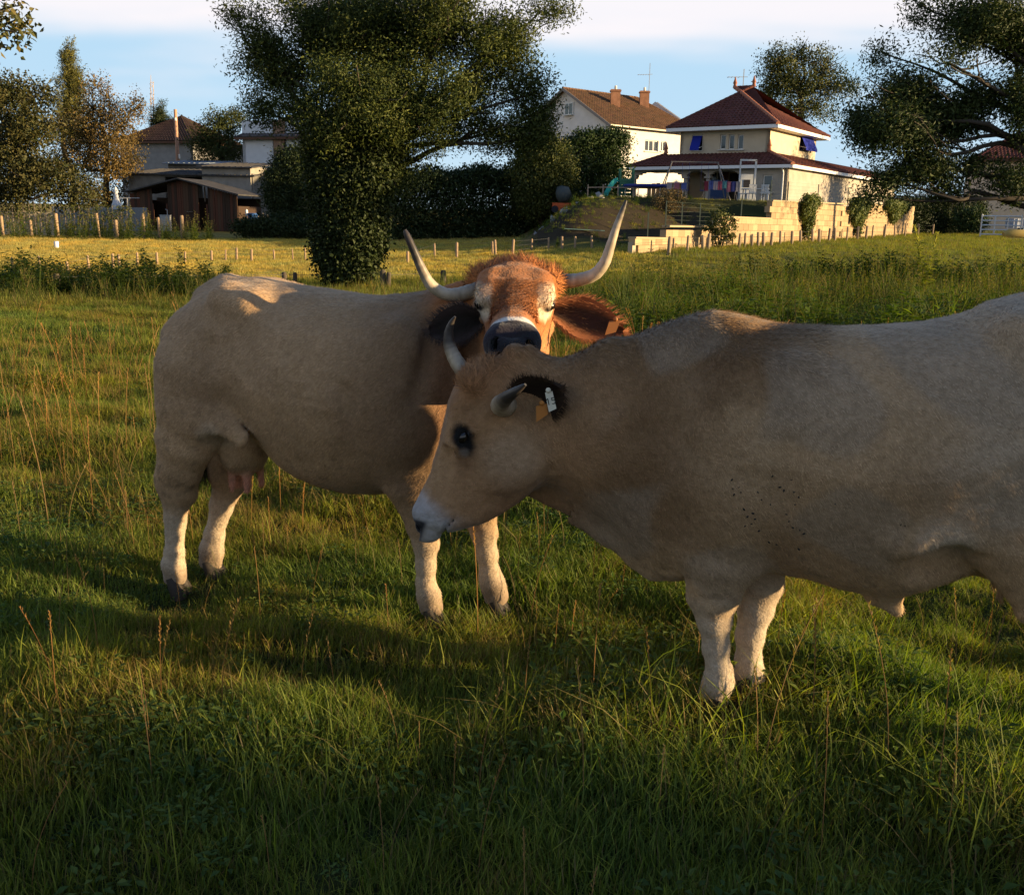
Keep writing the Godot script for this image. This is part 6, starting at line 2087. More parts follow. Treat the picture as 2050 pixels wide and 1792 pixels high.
	while u < L - 0.05:
		var w := minf(rng.randf_range(0.16, 0.24), L - u)
		var mid: float = u + w / 2
		var open := false
		for d in doors:
			if mid > (px as Callable).call(d[0]) and mid < (px as Callable).call(d[1]): open = true
		if not open:
			var s := st()
			var hh: float = (top as Callable).call(mid) - 0.12
			box2(s, Vector3(mid, hh / 2, rng.randf_range(-0.015, 0.015)), Vector3(w - 0.015, hh, 0.035))
			obj("plank", done(s), wood[rng.randi_range(0, 2)], sh)
		u += w
	var s := st()
	for i in 3:
		var p0 := Vector3((px as Callable).call(tops[i][0]) as float, (py as Callable).call(tops[i][0], tops[i][1]) as float, -1.5)
		var p1 := Vector3((px as Callable).call(tops[i + 1][0]) as float, (py as Callable).call(tops[i + 1][0], tops[i + 1][1]) as float, -1.5)
		if i == 0: p0.x -= 0.3
		if i == 2: p1 += (p1 - p0).normalized() * 0.35
		bar(s, p0, p1, 4.2, 0.09)
	obj("roof", done(s), sheet, sh)
	s = st()
	box2(s, Vector3(L / 2, 1.2, -3.4), Vector3(L, 2.4, 0.06))
	box2(s, Vector3(0.03, 1.1, -1.7), Vector3(0.06, 2.2, 3.3))
	box2(s, Vector3(L - 0.03, 0.9, -1.7), Vector3(0.06, 1.8, 3.3))
	obj("back_wall", done(s), wood[0], sh)
	for d in doors:
		for e in [d[0], d[1]]:
			s = st()
			var p: float = (px as Callable).call(e)
			box2(s, Vector3(p, 0.95, 0.05), Vector3(0.09, 1.9, 0.07))
			obj("door_post", done(s), wood[2], sh)
	s = st()
	for e in [[405, 406, 0.05], [330, 331, 0.04]]:
		bar(s, Vector3((px as Callable).call(387) as float, 1.35, 0.06), Vector3((px as Callable).call(400) as float, 1.35, 0.06), 0.07)
	obj("hatch_rail", done(s), mat("weathered_wood", Color(0.24, 0.19, 0.15), 0.9), sh)
	for q in [[413, 2.4], [421, 2.5]]:
		s = st()
		var p: float = (px as Callable).call(q[0])
		tube(s, [Vector3(p, 2.1, -0.9), Vector3(p, 3.15, -0.9)], [0.06, 0.06], 8)
		obj("stove_pipe", done(s), mats["weathered_wood"], sh)
	# the pole
	var pb := at(356, 350, 95)
	pb.y = ground(pb.x, pb.z)
	var ph := rise(357, 219, 95) - pb.y
	var pole := thing("utility_pole", "slim reddish utility pole catching the sun above the sheds", "pole", pb)
	s = st()
	tube(s, [Vector3(0, -0.3, 0), Vector3(0.05, ph, 0)], [0.21, 0.14], 10)
	obj("shaft", done(s), mat("pole_wood", Color(0.36, 0.20, 0.13), 0.8), pole)
	s = st()
	var iy := rise(357, 239, 95) - pb.y
	tube(s, [Vector3(0.05, iy - 0.12, 0.1), Vector3(0.05, iy + 0.12, 0.1)], [0.12, 0.09], 8)
	obj("insulator", done(s), mat("porcelain", Color(0.68, 0.62, 0.55), 0.35), pole)
	s = st()
	box2(s, Vector3(0.22, rise(357, 313, 95) - pb.y, 0.1), Vector3(0.12, 0.4, 0.1))
	obj("junction_box", done(s), mats["porcelain"], pole)
	s = st()
	var wa := Vector3(0.05, iy + 0.7, 0)
	var wb := at(430, 262, 100) - pb
	var pts := []
	for i in 9:
		var q := wa.lerp(wb, i / 8.0)
		pts.append(q - Vector3(0, sin(PI * i / 8.0) * 0.35, 0))
	var rr := []
	for i in 9: rr.append(0.014)
	tube(s, pts, rr, 5)
	obj("wire", done(s), mat("wire_dark", Color(0.04, 0.04, 0.04), 0.6), pole)

# ---- retaining wall, fences, gate and what stands about
func post_mesh(h: float, r: float) -> ArrayMesh:
	var s := st()
	var lean := Vector3(rng.randf_range(-0.06, 0.06), 0, rng.randf_range(-0.04, 0.04)) * h
	tube(s, [Vector3(0, -0.25, 0), lean * 0.5 + Vector3(0, h * 0.5, 0), lean + Vector3(0, h - 0.04, 0), lean + Vector3(0, h, 0)], [r * 1.05, r, r * 0.95, r * 0.6], 7)
	return done(s)

func fence(called: String, label: String, spots: Array, r: float, m: Material, wires: Array, wm: Material, at_depth: Callable) -> Node3D:   # spots: [px, top py]
	var first: Vector3 = (at_depth as Callable).call(spots[0])
	var t := thing(called, label, "fence", first)
	var tops := []
	for q in spots:
		var p: Vector3 = (at_depth as Callable).call(q)
		var h := clampf(rise(q[0], q[1], -p.z) - p.y, 0.45, 1.9)
		var o := obj("post", post_mesh(h, r * rng.randf_range(0.6, 1.0)), m, t)
		o.position = p - first
		tops.append([p - first, h])
	for w in wires:
		var s := st()
		for i in tops.size() - 1:
			bar(s, tops[i][0] + Vector3.UP * tops[i][1] * w, tops[i + 1][0] + Vector3.UP * tops[i + 1][1] * w, 0.008)
		obj("wire", done(s), wm, t)
	return t

func build_walls() -> void:
	var up := Vector3.UP
	var d := Vector3(WD.x, 0, WD.y).normalized()
	var n := Vector3(0.83, 0, 0.56).normalized()
	var A := Vector3(WA.x, 0, WA.y)
	# stepped retaining wall of concrete blocks
	var t := thing("retaining_wall", "stepped retaining wall of sunlit beige blocks below the tiled house", "wall", A + up * 0.5)
	var tones := []
	for i in 5: tones.append(plaster("block_tone" + "abcde"[i], Color(0.36, 0.255, 0.15) * (0.80 + 0.09 * i), 0.82))
	var mesh := []
	var bl := 0.6
	var bh := 0.3
	for i in 3:
		var s := st()
		box2(s, Vector3.ZERO, Vector3(bl - 0.012, bh - 0.012, 0.28))
		mesh.append(done(s))
	# top of the wall at each place along it, read from where its steps stand
	var steps := [[-6.0, 1270, 481], [0.0, 1339, 456], [7.0, 1446, 436], [14.4, 1547, 404], [15.0, 1575, 404], [46.0, 1790, 412]]
	var top := func(u: float) -> float:
		var p := A + d * u
		if u < reach(A, d, 1339, 470): return rise(1300, 479, -p.z)
		if u < reach(A, d, 1447, 450): return rise(1395, 456, -(A + d * reach(A, d, 1395, 456)).z)
		if u < reach(A, d, 1546, 420): return rise(1500, 438, -(A + d * reach(A, d, 1500, 438)).z)
		return rise(1575, 404, -(A + d * reach(A, d, 1575, 404)).z) + (u - 15.0) * 0.012
	var u0 := reach(A, d, 1272, 480)
	var u1 := reach(A, d, 1830, 420)
	var made := 0
	var rest := SurfaceTool.new()
	rest.begin(Mesh.PRIMITIVE_TRIANGLES)
	rest.set_smooth_group(-1)
	var bs := Basis(d, up, d.cross(up))
	var rows := 12
	for j in rows:
		var u := u0 + (0.3 if j % 2 else 0.0)
		while u < u1:
			var p := A + d * (u + bl / 2)
			var g := plain(p.x, p.z) - 0.15
			var y: float = floor((g) / bh) * bh + j * bh
			var tp: float = (top as Callable).call(u + bl / 2)
			if y + bh * 0.4 < tp and y > g - bh:
				var q := p + up * (y + bh / 2) - n * (0.14 + rng.randf() * 0.012)
				if made < 300 and u < 26:
					var o := obj("block", mesh[made % 3], tones[rng.randi_range(0, 4)], t)
					o.transform = Transform3D(bs, q - t.position)
					made += 1
				else: box(rest, Transform3D(bs, q - t.position), Vector3(bl - 0.012, bh - 0.012, 0.28))
			u += bl
	var o := obj("far_blocks", done(rest), tones[2], t, "stuff")
	var s := st()
	var core := u0
	while core < u1:
		var p := A + d * (core + 0.5)
		var tp: float = (top as Callable).call(core + 0.5)
		var g := plain(p.x, p.z) - 0.4
		box(s, Transform3D(bs, p + up * (tp - 0.12 + g) * 0.5 - n * 0.20 - t.position), Vector3(1.02, tp - 0.12 - g, 0.2))
		core += 1.0
	obj("mortar", done(s), plaster("mortar", Color(0.40, 0.33, 0.24), 0.85), t)
	s = st()
	var runs := [[u0, reach(A, d, 1339, 470)], [reach(A, d, 1339, 470), reach(A, d, 1447, 450)], [reach(A, d, 1447, 450), reach(A, d, 1546, 420)], [reach(A, d, 1546, 420), u1]]
	for r in runs:
		var a := A + d * (r[0] as float) + up * ((top as Callable).call(r[0] + 0.05) as float) - n * 0.14 - t.position
		var b := A + d * (r[1] as float) + up * ((top as Callable).call(r[1] - 0.05) as float) - n * 0.14 - t.position
		bar(s, a + up * 0.05, b + up * 0.05, 0.36, 0.07)
	obj("coping", done(s), plaster("coping", Color(0.38, 0.29, 0.18), 0.85), t)
	# wire fence standing on the wall
	var steel := mat("fence_steel", Color(0.06, 0.075, 0.06), 0.6)
	var wf := thing("wire_fence", "thin steel posts and wires along the top of the retaining wall", "fence", A)
	var prev := Vector3.ZERO
	for px in [1305, 1340, 1372, 1408, 1446, 1490, 1546, 1580, 1640, 1700, 1762]:
		var u: float = reach(A, d, px, 430)
		var p: Vector3 = d * u + up * ((top as Callable).call(u + 0.1) as float) - n * 0.14
		s = st()
		bar(s, p, p + up * 1.05, 0.045)
		obj("post", done(s), steel, wf)
		if prev != Vector3.ZERO and absf(prev.y - p.y) < 0.4:
			s = st()
			for k in 6: bar(s, prev + up * (0.12 + 0.18 * k), p + up * (0.12 + 0.18 * k), 0.005)
			obj("wire", done(s), steel, wf)
		prev = p
	# vines that hang over the wall
	var ivy := leaf_clump(22, 0.17, 0.11, 0.09)
	for v in [[1613, 408, 24, 70, 0.5, "green vine hanging over the retaining wall, nearest the house corner"], [1712, 412, 40, 66, 0.8, "broad green vine hanging over the middle of the retaining wall"], [1785, 414, 48, 34, 0.8, "green vine trailing along the far end of the retaining wall"]]:
		var u := reach(A, d, v[0], 430)
		var c := A + d * u + up * ((top as Callable).call(u) as float) + n * 0.1
		var vine := thing("vine", v[5], "vine", c)
		var pts := []
		var kk := -c.z / F
		for i in int(v[2] * 1.1):     # strands of unlike length hang down, thick at the top
			var a := clampf(rng.randfn() * 0.5, -1.3, 1.3)
			var drop: float = v[3] * kk * (rng.randf_range(0.15, 0.75) * (1.0 - 0.35 * absf(a)) + (0.3 if absf(a) < 0.25 else 0.0))
			var sway := rng.randf_range(-0.25, 0.25)
			var m := int(6 + drop * 16)
			for e in m:
				var y := pow(float(e) / m, 1.25)
				pts.append(c + d * (a * v[2] * kk * 1.5 + sway * y) + up * (0.35 * rng.randf() - y * drop) + n * (rng.randf_range(0.0, 0.28) * (1.0 - 0.6 * y) + 0.05) + Vector3(rng.randfn(), rng.randfn(), rng.randfn()) * 0.06)
		foliage(vine, "leaves", pts, ivy, Color(0.05, 0.075, 0.016), Color(0.13, 0.14, 0.03), Vector2(0.7, 1.2))
	var vb := A + d * reach(A, d, 1403, 480) + n * 0.9
	vb.y = ground(vb.x, vb.z)
	bush("sapling", "small leafy sapling against the stepped part of the retaining wall", "sapling", vb, Vector3(1.5, 1.7, 1.0), 130, ivy, Color(0.05, 0.065, 0.018), Color(0.11, 0.115, 0.03), Vector2(0.6, 1.0))
	# pasture fences
	var wood := mat("post_wood", Color(0.27, 0.185, 0.115), 0.9)
	var dark := mat("post_shaded", Color(0.07, 0.055, 0.04), 0.9)  # post wood darkened: the ditch's shade is put into its colour
	var wire := mat("wire_dark", Color(0.04, 0.04, 0.04), 0.6)
	var foot := func(q): return on_ground(q[0], q[2])
	fence("post_fence", "thin wooden fence posts and wire crossing the sunny meadow", [[26, 515, 554], [81, 512, 553], [137, 523, 555], [179, 511, 552], [226, 507, 541], [239, 509, 541], [275, 505, 534], [314, 505, 530], [370, 503, 528], [423, 501, 525], [451, 499, 523], [473, 496, 521], [503, 498, 523], [549, 500, 521], [586, 498, 520], [611, 496, 521]], 0.05, wood, [0.9, 0.55], wire, foot)
	fence("post_fence", "wooden fence posts and wire between the large tree and the lit horn", [[816, 503, 527], [870, 487, 515], [914, 485, 515], [986, 483, 512], [992, 480, 513], [1026, 479, 512], [1064, 478, 505], [1098, 475, 501], [1125, 473, 500], [1151, 473, 499], [1185, 472, 499]], 0.06, wood, [0.9, 0.6, 0.3], wire, foot)
	fence("post_fence", "dark fence posts in shade along the ditch", [[114, 553, 590], [571, 545, 580], [590, 547, 580], [767, 540, 582], [777, 545, 582], [887, 541, 575], [950, 542, 572]], 0.09, dark, [0.85], wire, foot)
	var gdepth := func(q): return col_at(q[0], 60.5)
	fence("garden_fence", "rough garden fence posts with wire at the meadow's far edge", [[2, 432], [60, 440], [112, 427], [196, 427], [232, 440], [284, 433], [288, 428], [317, 435], [363, 431]], 0.13, wood, [0.9, 0.6, 0.3], wire, gdepth)
	var along := func(q):
		var u := reach(A, d, q[0], 480)
		var p: Vector3 = A + d * u + n * 1.3
		p.y = ground(p.x, p.z)
		return p
	var rs := []
	for q in [[1279, 472], [1317, 470], [1350, 469], [1360, 466], [1425, 466], [1437, 465], [1452, 467], [1465, 463], [1476, 464], [1492, 464], [1511, 461], [1535, 461], [1553, 460], [1578, 457], [1592, 457], [1612, 456], [1625, 455], [1650, 453], [1672, 452], [1690, 451], [1703, 450], [1728, 448], [1750, 447], [1772, 446], [1800, 447], [1830, 448]]: rs.append(q)
	fence("post_fence", "uneven wooden posts at the foot of the retaining wall", rs, 0.085, mat("post_grey", Color(0.22, 0.165, 0.11), 0.9), [0.85, 0.5], wire, along)
	# gate of pale tubes
	var g0 := col_at(1966, 72)
	var g1 := col_at(2046, 71.5)
	var gate := thing("field_gate", "pale tubular metal field gate at the right edge", "gate", g0)
	var gd := g1 - g0
	var gh := 1.45
	var pale := mat("galvanised", Color(0.42, 0.44, 0.46), 0.45, {"metallic": 0.3})
	for k in 5:
		s = st()
		tube(s, [up * (0.2 + k * (gh - 0.2) / 4), gd + up * (0.2 + k * (gh - 0.2) / 4)], [0.045, 0.045], 8)
		obj("rail", done(s), pale, gate)
	for k in 4:
		s = st()
		tube(s, [gd * k / 3.0 + up * (0.0 if k % 3 == 0 else 0.2), gd * k / 3.0 + up * (gh + (0.12 if k % 3 == 0 else 0.0))], [0.055, 0.055], 8)
		obj("upright", done(s), pale, gate)
	g0 = col_at(2052, 71.4)
	gate = thing("field_gate", "second pale metal gate, cut by the picture's right edge", "gate", g0)
	gd = Vector3(3.5, 0.0, 0.3)
	for k in 6:
		s = st()
		box(s, Transform3D(Basis(), gd * 0.5 + up * (0.3 + k * 0.24)), Vector3(3.5, 0.13, 0.05))
		obj("rail", done(s), pale, gate)
	for k in 2:
		s = st()
		tube(s, [gd * k, gd * k + up * 1.8], [0.06, 0.06], 8)
		obj("upright", done(s), pale, gate)

func simple(called: String, label: String, category: String, where: Vector3, parts: Array, group := "") -> Node3D:   # parts: [name, SurfaceTool, material]
	var t := thing(called, label, category, where, 0.0, group)
	for p in parts: obj(p[0], done(p[1]), p[2], t)
	return t

func build_things() -> void:
	var up := Vector3.UP
	var s: SurfaceTool
	var s2: SurfaceTool
	var white := mat("plastic_white", Color(0.66, 0.66, 0.66), 0.5)
	var grey := mat("steel_grey", Color(0.32, 0.32, 0.33), 0.5)
	# closed parasol in the garden
	var p := col_at(235, 70.5)
	var h := rise(235, 374, 70.5) - p.y
	s = st()
	tube(s, [Vector3(0, 0, 0), Vector3(0, h, 0)], [0.03, 0.03], 8)
	s2 = st()
	var lowy := rise(235, 419, 70.5) - p.y
	var pts := []
	var rr := []
	for i in 9:
		var v := i / 8.0
		pts.append(Vector3(0, lerpf(lowy, h - 0.05, v), 0))
		rr.append(lerpf(0.35, 0.06, pow(v, 0.9)) * (1.0 + 0.15 * sin(v * 9)))
	tube(s2, pts, rr, 9)
	var s3 := st()
	tube(s3, [Vector3(0, h - 0.38, 0), Vector3(0, h - 0.2, 0), Vector3(0, h - 0.02, 0)], [0.18, 0.14, 0.03], 9)
	simple("parasol", "closed white parasol standing in the shaded garden", "parasol", p, [["pole", s, grey], ["canopy", s2, mat("canvas_white", Color(0.46, 0.47, 0.50), 0.9)], ["top_vent", s3, mats["canvas_white"]]])
	# white tub in the meadow
	p = on_ground(112.5, 497)
	s = st()
	tube(s, [Vector3(0, 0, 0), Vector3(0, 0.05, 0), Vector3(0, 0.25, 0), Vector3(0, 0.30, 0)], [0.09, 0.10, 0.11, 0.10], 12)
	s2 = st()
	tube(s2, [Vector3(0, 0.30, 0), Vector3(0, 0.33, 0)], [0.11, 0.105], 12)
	simple("tub", "small white tub standing alone in the sunny meadow", "tub", p, [["bucket", s, white], ["lid", s2, white]])
	# fence of pale boards at the left edge of the garden
	var q := col_at(-14, 62.0)
	var t := thing("board_fence", "pale wooden board fence catching the sun at the garden's left edge", "fence", q)
	for i in 16:
		s = st()
		var x := i * 0.235
		box2(s, Vector3(x, 0.72, 0), Vector3(0.20, 1.44 + rng.randf_range(-0.05, 0.05), 0.03))
		obj("board", done(s), mat("board_pale", Color(0.52, 0.46, 0.34), 0.85), t)
	s = st()
	for y in [0.4, 1.1]: box2(s, Vector3(1.8, y, -0.04), Vector3(3.9, 0.09, 0.04))
	obj("rail", done(s), mats["board_pale"], t)
	# grey sheet fence in the garden
	q = col_at(105, 73)
	t = thing("sheet_fence", "grey shaded fence of metal sheets behind the garden climbers", "fence", q)
	for i in 7:
		s = st()
		box2(s, Vector3(0.48 + i * 0.97, 0.8, rng.randf_range(-0.02, 0.02)), Vector3(0.95, 1.6 + rng.randf_range(-0.06, 0.06), 0.03))
		for k in 4: box2(s, Vector3(0.12 + i * 0.97 + k * 0.24, 0.8, 0.025), Vector3(0.06, 1.55, 0.02))
		obj("sheet", done(s), mat("sheet_grey", Color(0.19, 0.20, 0.21), 0.6), t)
	# bean poles with climbing plants
	t = thing("bean_frame", "row of bean poles with climbing plants along the garden fence", "plant support", col_at(170, 61.2))
	var pp := []
	for i in 15:
		var w := col_at(130 + i * 9.5 + rng.randf_range(-2, 2), 61.2)
		s = st()
		var b := w - t.position
		var top := b + up * rng.randf_range(1.5, 1.85)
		bar(s, b, top, 0.035)
		obj("pole", done(s), mat("weathered_wood", Color(0.24, 0.19, 0.15), 0.9), t)
		for k in 22: pp.append(w + up * rng.randf_range(0.1, 1.85) + Vector3(rng.randfn() * 0.08, 0, rng.randfn() * 0.06))
	foliage(t, "leaves", pp, leaf_clump(8, 0.12, 0.13, 0.08), Color(0.05, 0.08, 0.02), Color(0.13, 0.13, 0.03), Vector2(0.6, 1.1))
	t = thing("bean_frame", "second small frame of climbing plants beside the white board fence", "plant support", col_at(60, 61.4))
	pp = []
	for i in 9:
		var w := col_at(4 + i * 11, 61.4)
		s = st()
		var b := w - t.position
		bar(s, b, b + up * rng.randf_range(1.8, 2.15), 0.035)
		obj("pole", done(s), mats["weathered_wood"], t)
		for k in 16: pp.append(w + up * rng.randf_range(0.2, 2.1) + Vector3(rng.randfn() * 0.12, 0, rng.randfn() * 0.06))
	foliage(t, "leaves", pp, leaf_clump(8, 0.12, 0.13, 0.08), Color(0.05, 0.08, 0.02), Color(0.13, 0.13, 0.03), Vector2(0.6, 1.1))
	# small things round the wooden shed
	p = col_at(506, 73)
	s = st()
	tube(s, [Vector3.ZERO, Vector3(0, 0.1, 0), Vector3(0, 1.25, 0), Vector3(0, 1.3, 0)], [0.28, 0.32, 0.34, 0.30], 14)
	s2 = st()
	tube(s2, [Vector3(0, 1.3, 0), Vector3(0, 1.36, 0)], [0.36, 0.34], 14)
	simple("barrel", "blue plastic barrel at the right end of the wooden shed", "barrel", p, [["drum", s, mat("plastic_blue", Color(0.03, 0.09, 0.26), 0.5)], ["lid", s2, mats["plastic_blue"]]])
	p = col_at(331, 73)
	s = st()
	box2(s, Vector3(0, 0.55, 0), Vector3(0.6, 1.1, 0.6))
	box2(s, Vector3(0, 1.12, 0), Vector3(0.64, 0.05, 0.64))
	s2 = st()
	tube(s2, [Vector3(0.22, 1.14, 0.2), Vector3(0.22, 1.5, 0.2), Vector3(0.1, 1.52, 0.2)], [0.025, 0.025, 0.025], 6)
	simple("water_tank", "pale grey box tank with a bent pipe before the wooden shed", "tank", p, [["box", s, mat("tank_grey", Color(0.30, 0.31, 0.32), 0.7)], ["pipe", s2, grey]])
	p = col_at(494, 73)
	s = st()
	tube(s, [Vector3(0, 1.15, 0), Vector3(0, 1.3, 0), Vector3(0, 1.55, 0), Vector3(0, 1.62, 0)], [0.05, 0.1, 0.09, 0.03], 8)
	bar(s, Vector3.ZERO, Vector3(0, 1.2, 0), 0.03)
	simple("garden_lamp", "small pale bottle-shaped thing on a stick by the shed", "ornament", p, [["stick", s, white]])
	t = thing("timber_rack", "rack of old boards leaning right of the wooden shed", "rack", col_at(536, 73))
	for i in 6:
		s = st()
		bar(s, Vector3(-1.0 + i * 0.32, 0, 0), Vector3(-1.35 + i * 0.32, 1.35 - 0.1 * (i % 3), -0.2), 0.12, 0.03)
		obj("board", done(s), mats["weathered_wood"], t)
	s = st()
	bar(s, Vector3(-1.3, 0.75, 0.06), Vector3(1.2, 0.8, 0.06), 0.06)
	obj("rail", done(s), mats["weathered_wood"], t)
	t = thing("washing_stand", "thin T-shaped clothes-line post in the dark garden", "post", col_at(257, 75))
	s = st()
	bar(s, Vector3.ZERO, Vector3(0, 2.25, 0), 0.06)
	obj("pole", done(s), grey, t)
	s = st()
	bar(s, Vector3(-0.9, 2.25, 0), Vector3(0.9, 2.28, 0), 0.05)
	obj("crossbar", done(s), grey, t)
	build_yard()
	build_far_right()
	build_flies()

func build_yard() -> void:
	var up := Vector3.UP
	var s: SurfaceTool
	var s2: SurfaceTool
	var t: Node3D
	var white := mat("shaded_plastic", Color(0.46, 0.46, 0.45), 0.5)  # white plastic darkened to stand in for shade over the yard
	var grey: Material = mats["steel_grey"]
	var place := func(px: float, z: float) -> Vector3: return col_at(px, z)
	# turquoise slide with its tower
	var p: Vector3 = (place as Callable).call(1236, 60.0)
	t = thing("slide", "turquoise plastic slide curving down from a small green play tower", "slide", p)
	s = st()
	var path := []
	for i in 12:
		var v := i / 11.0
		path.append(Vector3(-0.1 - 0.72 * pow(v, 1.0), 1.05 - 0.95 * pow(v, 1.7), 0.3 * v))
	for i in 11:
		var a: Vector3 = path[i]
		var b: Vector3 = path[i + 1]
		bar(s, a, b, 0.45, 0.05)
		for k in [-1, 1]: bar(s, a + Vector3(0, 0.08, 0.22 * k), b + Vector3(0, 0.08, 0.22 * k), 0.04, 0.2)
	obj("chute", done(s), mat("turquoise", Color(0.03, 0.36, 0.30), 0.45), t)
	for k in 4:
		s = st()
		bar(s, Vector3(0.05 + 0.75 * (k % 2), 0, -0.35 + 0.7 * (k / 2)), Vector3(0.05 + 0.75 * (k % 2), 1.75, -0.35 + 0.7 * (k / 2)), 0.09)
		obj("post", done(s), mat("green_paint", Color(0.02, 0.085, 0.06), 0.6), t)
	s = st()
	for k in 5: box2(s, Vector3(0.42, 0.3 + k * 0.2, 0.36), Vector3(0.7, 0.15, 0.03))
	box2(s, Vector3(0.42, 1.0, 0), Vector3(0.8, 0.05, 0.7))
	obj("panel", done(s), mats["green_paint"], t)
	# trampoline
	p = (place as Callable).call(1292, 58.5)
	t = thing("trampoline", "round trampoline with blue edge pad standing before the porch", "trampoline", p)
	s = st()
	var ring := []
	var rr := []
	for i in 25:
		ring.append(Vector3(cos(TAU * i / 24) * 1.25, 0.72, sin(TAU * i / 24) * 1.25))
		rr.append(0.10)
	tube(s, ring, rr, 6, [], false)
	obj("edge_pad", done(s), mat("pad_blue", Color(0.02, 0.03, 0.16), 0.6), t)
	s = st()
	for i in 24: tri2(s, Vector3(0, 0.68, 0), ring[i] - up * 0.03, ring[i + 1] - up * 0.03, up)
	obj("mat", done(s), mat("rubber_black", Color(0.02, 0.02, 0.025), 0.8), t)
	for i in 6:
		s = st()
		var a := TAU * i / 6
		bar(s, Vector3(cos(a) * 1.2, 0, sin(a) * 1.2), Vector3(cos(a) * 1.22, 0.7, sin(a) * 1.22), 0.05)
		obj("leg", done(s), grey, t)
	# swing frame
	p = (place as Callable).call(1385, 59.5)
	t = thing("swing_frame", "thin pale metal swing frame before the porch arches", "swing", p)
	var hx := 1.75
	for k in [-1, 1]:
		for e in [-1, 1]:
			s = st()
			bar(s, Vector3(hx * k * 0.75, 2.15, 0), Vector3(hx * k * 1.15, 0, 0.75 * e), 0.045)
			obj("leg", done(s), mat("frame_shaded", Color(0.13, 0.12, 0.115), 0.5), t)  # pale metal toned down, the yard's shade put into its colour
	s = st()
	bar(s, Vector3(-hx * 0.78, 2.15, 0), Vector3(hx * 0.78, 2.15, 0), 0.06)
	obj("crossbar", done(s), mats["frame_shaded"], t)
	for x in [-0.5, 0.6]:
		s = st()
		bar(s, Vector3(x - 0.2, 2.12, 0), Vector3(x - 0.2, 0.6, 0), 0.012)
		bar(s, Vector3(x + 0.2, 2.12, 0), Vector3(x + 0.2, 0.6, 0), 0.012)
		box2(s, Vector3(x, 0.58, 0), Vector3(0.44, 0.04, 0.2))
		obj("swing_seat", done(s), mats["pad_blue"], t)
	# clothes rack with washing
	p = (place as Callable).call(1437, 57.5)
	t = thing("drying_rack", "clothes drying rack hung with coloured washing before the porch", "clothes rack", p)
	s = st()
	for k in [-1, 1]:
		bar(s, Vector3(-0.95 * k, 0, 0.3), Vector3(-0.75 * k, 1.02, -0.2), 0.03)
		bar(s, Vector3(-0.95 * k, 0, -0.35), Vector3(-0.75 * k, 1.02, 0.2), 0.03)
	for k in 5: bar(s, Vector3(-1.0, 1.0, -0.3 + k * 0.15), Vector3(1.0, 1.0, -0.3 + k * 0.15), 0.012)
	obj("frame", done(s), mats["frame_shaded"], t)
	var cloths := [Color(0.30, 0.05, 0.08), Color(0.10, 0.14, 0.42), Color(0.50, 0.42, 0.45), Color(0.40, 0.10, 0.16), Color(0.12, 0.35, 0.40), Color(0.45, 0.16, 0.22), Color(0.08, 0.09, 0.30), Color(0.42, 0.38, 0.40)]
	for i in 8:
		s = st()
		var x := -0.92 + i * 0.25
		var hh := rng.randf_range(0.35, 0.62)
		for k in 4:
			var dz := 0.02 * sin(k * 1.9 + i)
			box2(s, Vector3(x + 0.03 + k * 0.055, 1.0 - hh / 2, 0.32 + dz), Vector3(0.056, hh + 0.02 * (k % 2), 0.02))
		obj("garment", done(s), mat("cloth_" + "abcdefgh"[i], cloths[i] * 0.5, 0.95), t)  # washing colours dimmed to imitate the yard's shade
	# second rack with a few things, by the trampoline
	p = (place as Callable).call(1352, 57.3)
	t = thing("drying_rack", "low folding clothes rack beside the trampoline", "clothes rack", p)
	s = st()
	for k in [-1, 1]:
		bar(s, Vector3(-0.55 * k, 0, 0.3), Vector3(-0.3 * k, 0.9, -0.2), 0.03)
		bar(s, Vector3(-0.55 * k, 0, -0.3), Vector3(-0.3 * k, 0.9, 0.2), 0.03)
	for k in 4: bar(s, Vector3(-0.7, 0.9, -0.2 + k * 0.13), Vector3(0.7, 0.9, -0.2 + k * 0.13), 0.012)
	obj("frame", done(s), mats["frame_shaded"], t)
	for i in 3:
		s = st()
		box2(s, Vector3(-0.45 + i * 0.4, 0.72, 0.21), Vector3(0.3, 0.35, 0.02))
		obj("garment", done(s), mats["cloth_" + "cfb"[i]], t)
	# garden table with chairs
	p = (place as Callable).call(1508, 60.0)
	t = thing("garden_table", "white plastic garden table near the retaining wall", "table", p)
	s = st()
	box2(s, Vector3(0, 0.72, 0), Vector3(1.5, 0.05, 0.85))
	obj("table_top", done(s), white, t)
	for k in 4:
		s = st()
		bar(s, Vector3(0.65 * (1 if k & 1 else -1), 0, 0.33 * (1 if k & 2 else -1)), Vector3(0.62 * (1 if k & 1 else -1), 0.7, 0.33 * (1 if k & 2 else -1)), 0.06)
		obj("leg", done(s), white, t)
	var k0 := 0
	for q in [[1484, 59.6, 1.5, "white plastic garden chair left of the table"], [1500, 58.9, 3.3, "white plastic garden chair in front of the table"], [1530, 58.9, 2.6, "white plastic garden chair right of the table"]]:
		var c := thing("garden_chair", q[3], "chair", (place as Callable).call(q[0], q[1]), q[2], "white plastic garden chairs")
		s = st()
		box2(s, Vector3(0, 0.44, 0), Vector3(0.46, 0.04, 0.44))
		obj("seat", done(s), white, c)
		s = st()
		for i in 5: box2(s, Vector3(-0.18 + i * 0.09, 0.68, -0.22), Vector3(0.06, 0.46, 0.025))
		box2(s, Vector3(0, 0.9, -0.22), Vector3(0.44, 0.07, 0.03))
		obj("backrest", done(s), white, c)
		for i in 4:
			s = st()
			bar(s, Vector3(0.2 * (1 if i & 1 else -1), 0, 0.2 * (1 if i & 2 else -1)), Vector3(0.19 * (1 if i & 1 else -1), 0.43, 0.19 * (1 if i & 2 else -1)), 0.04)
			obj("leg", done(s), white, c)
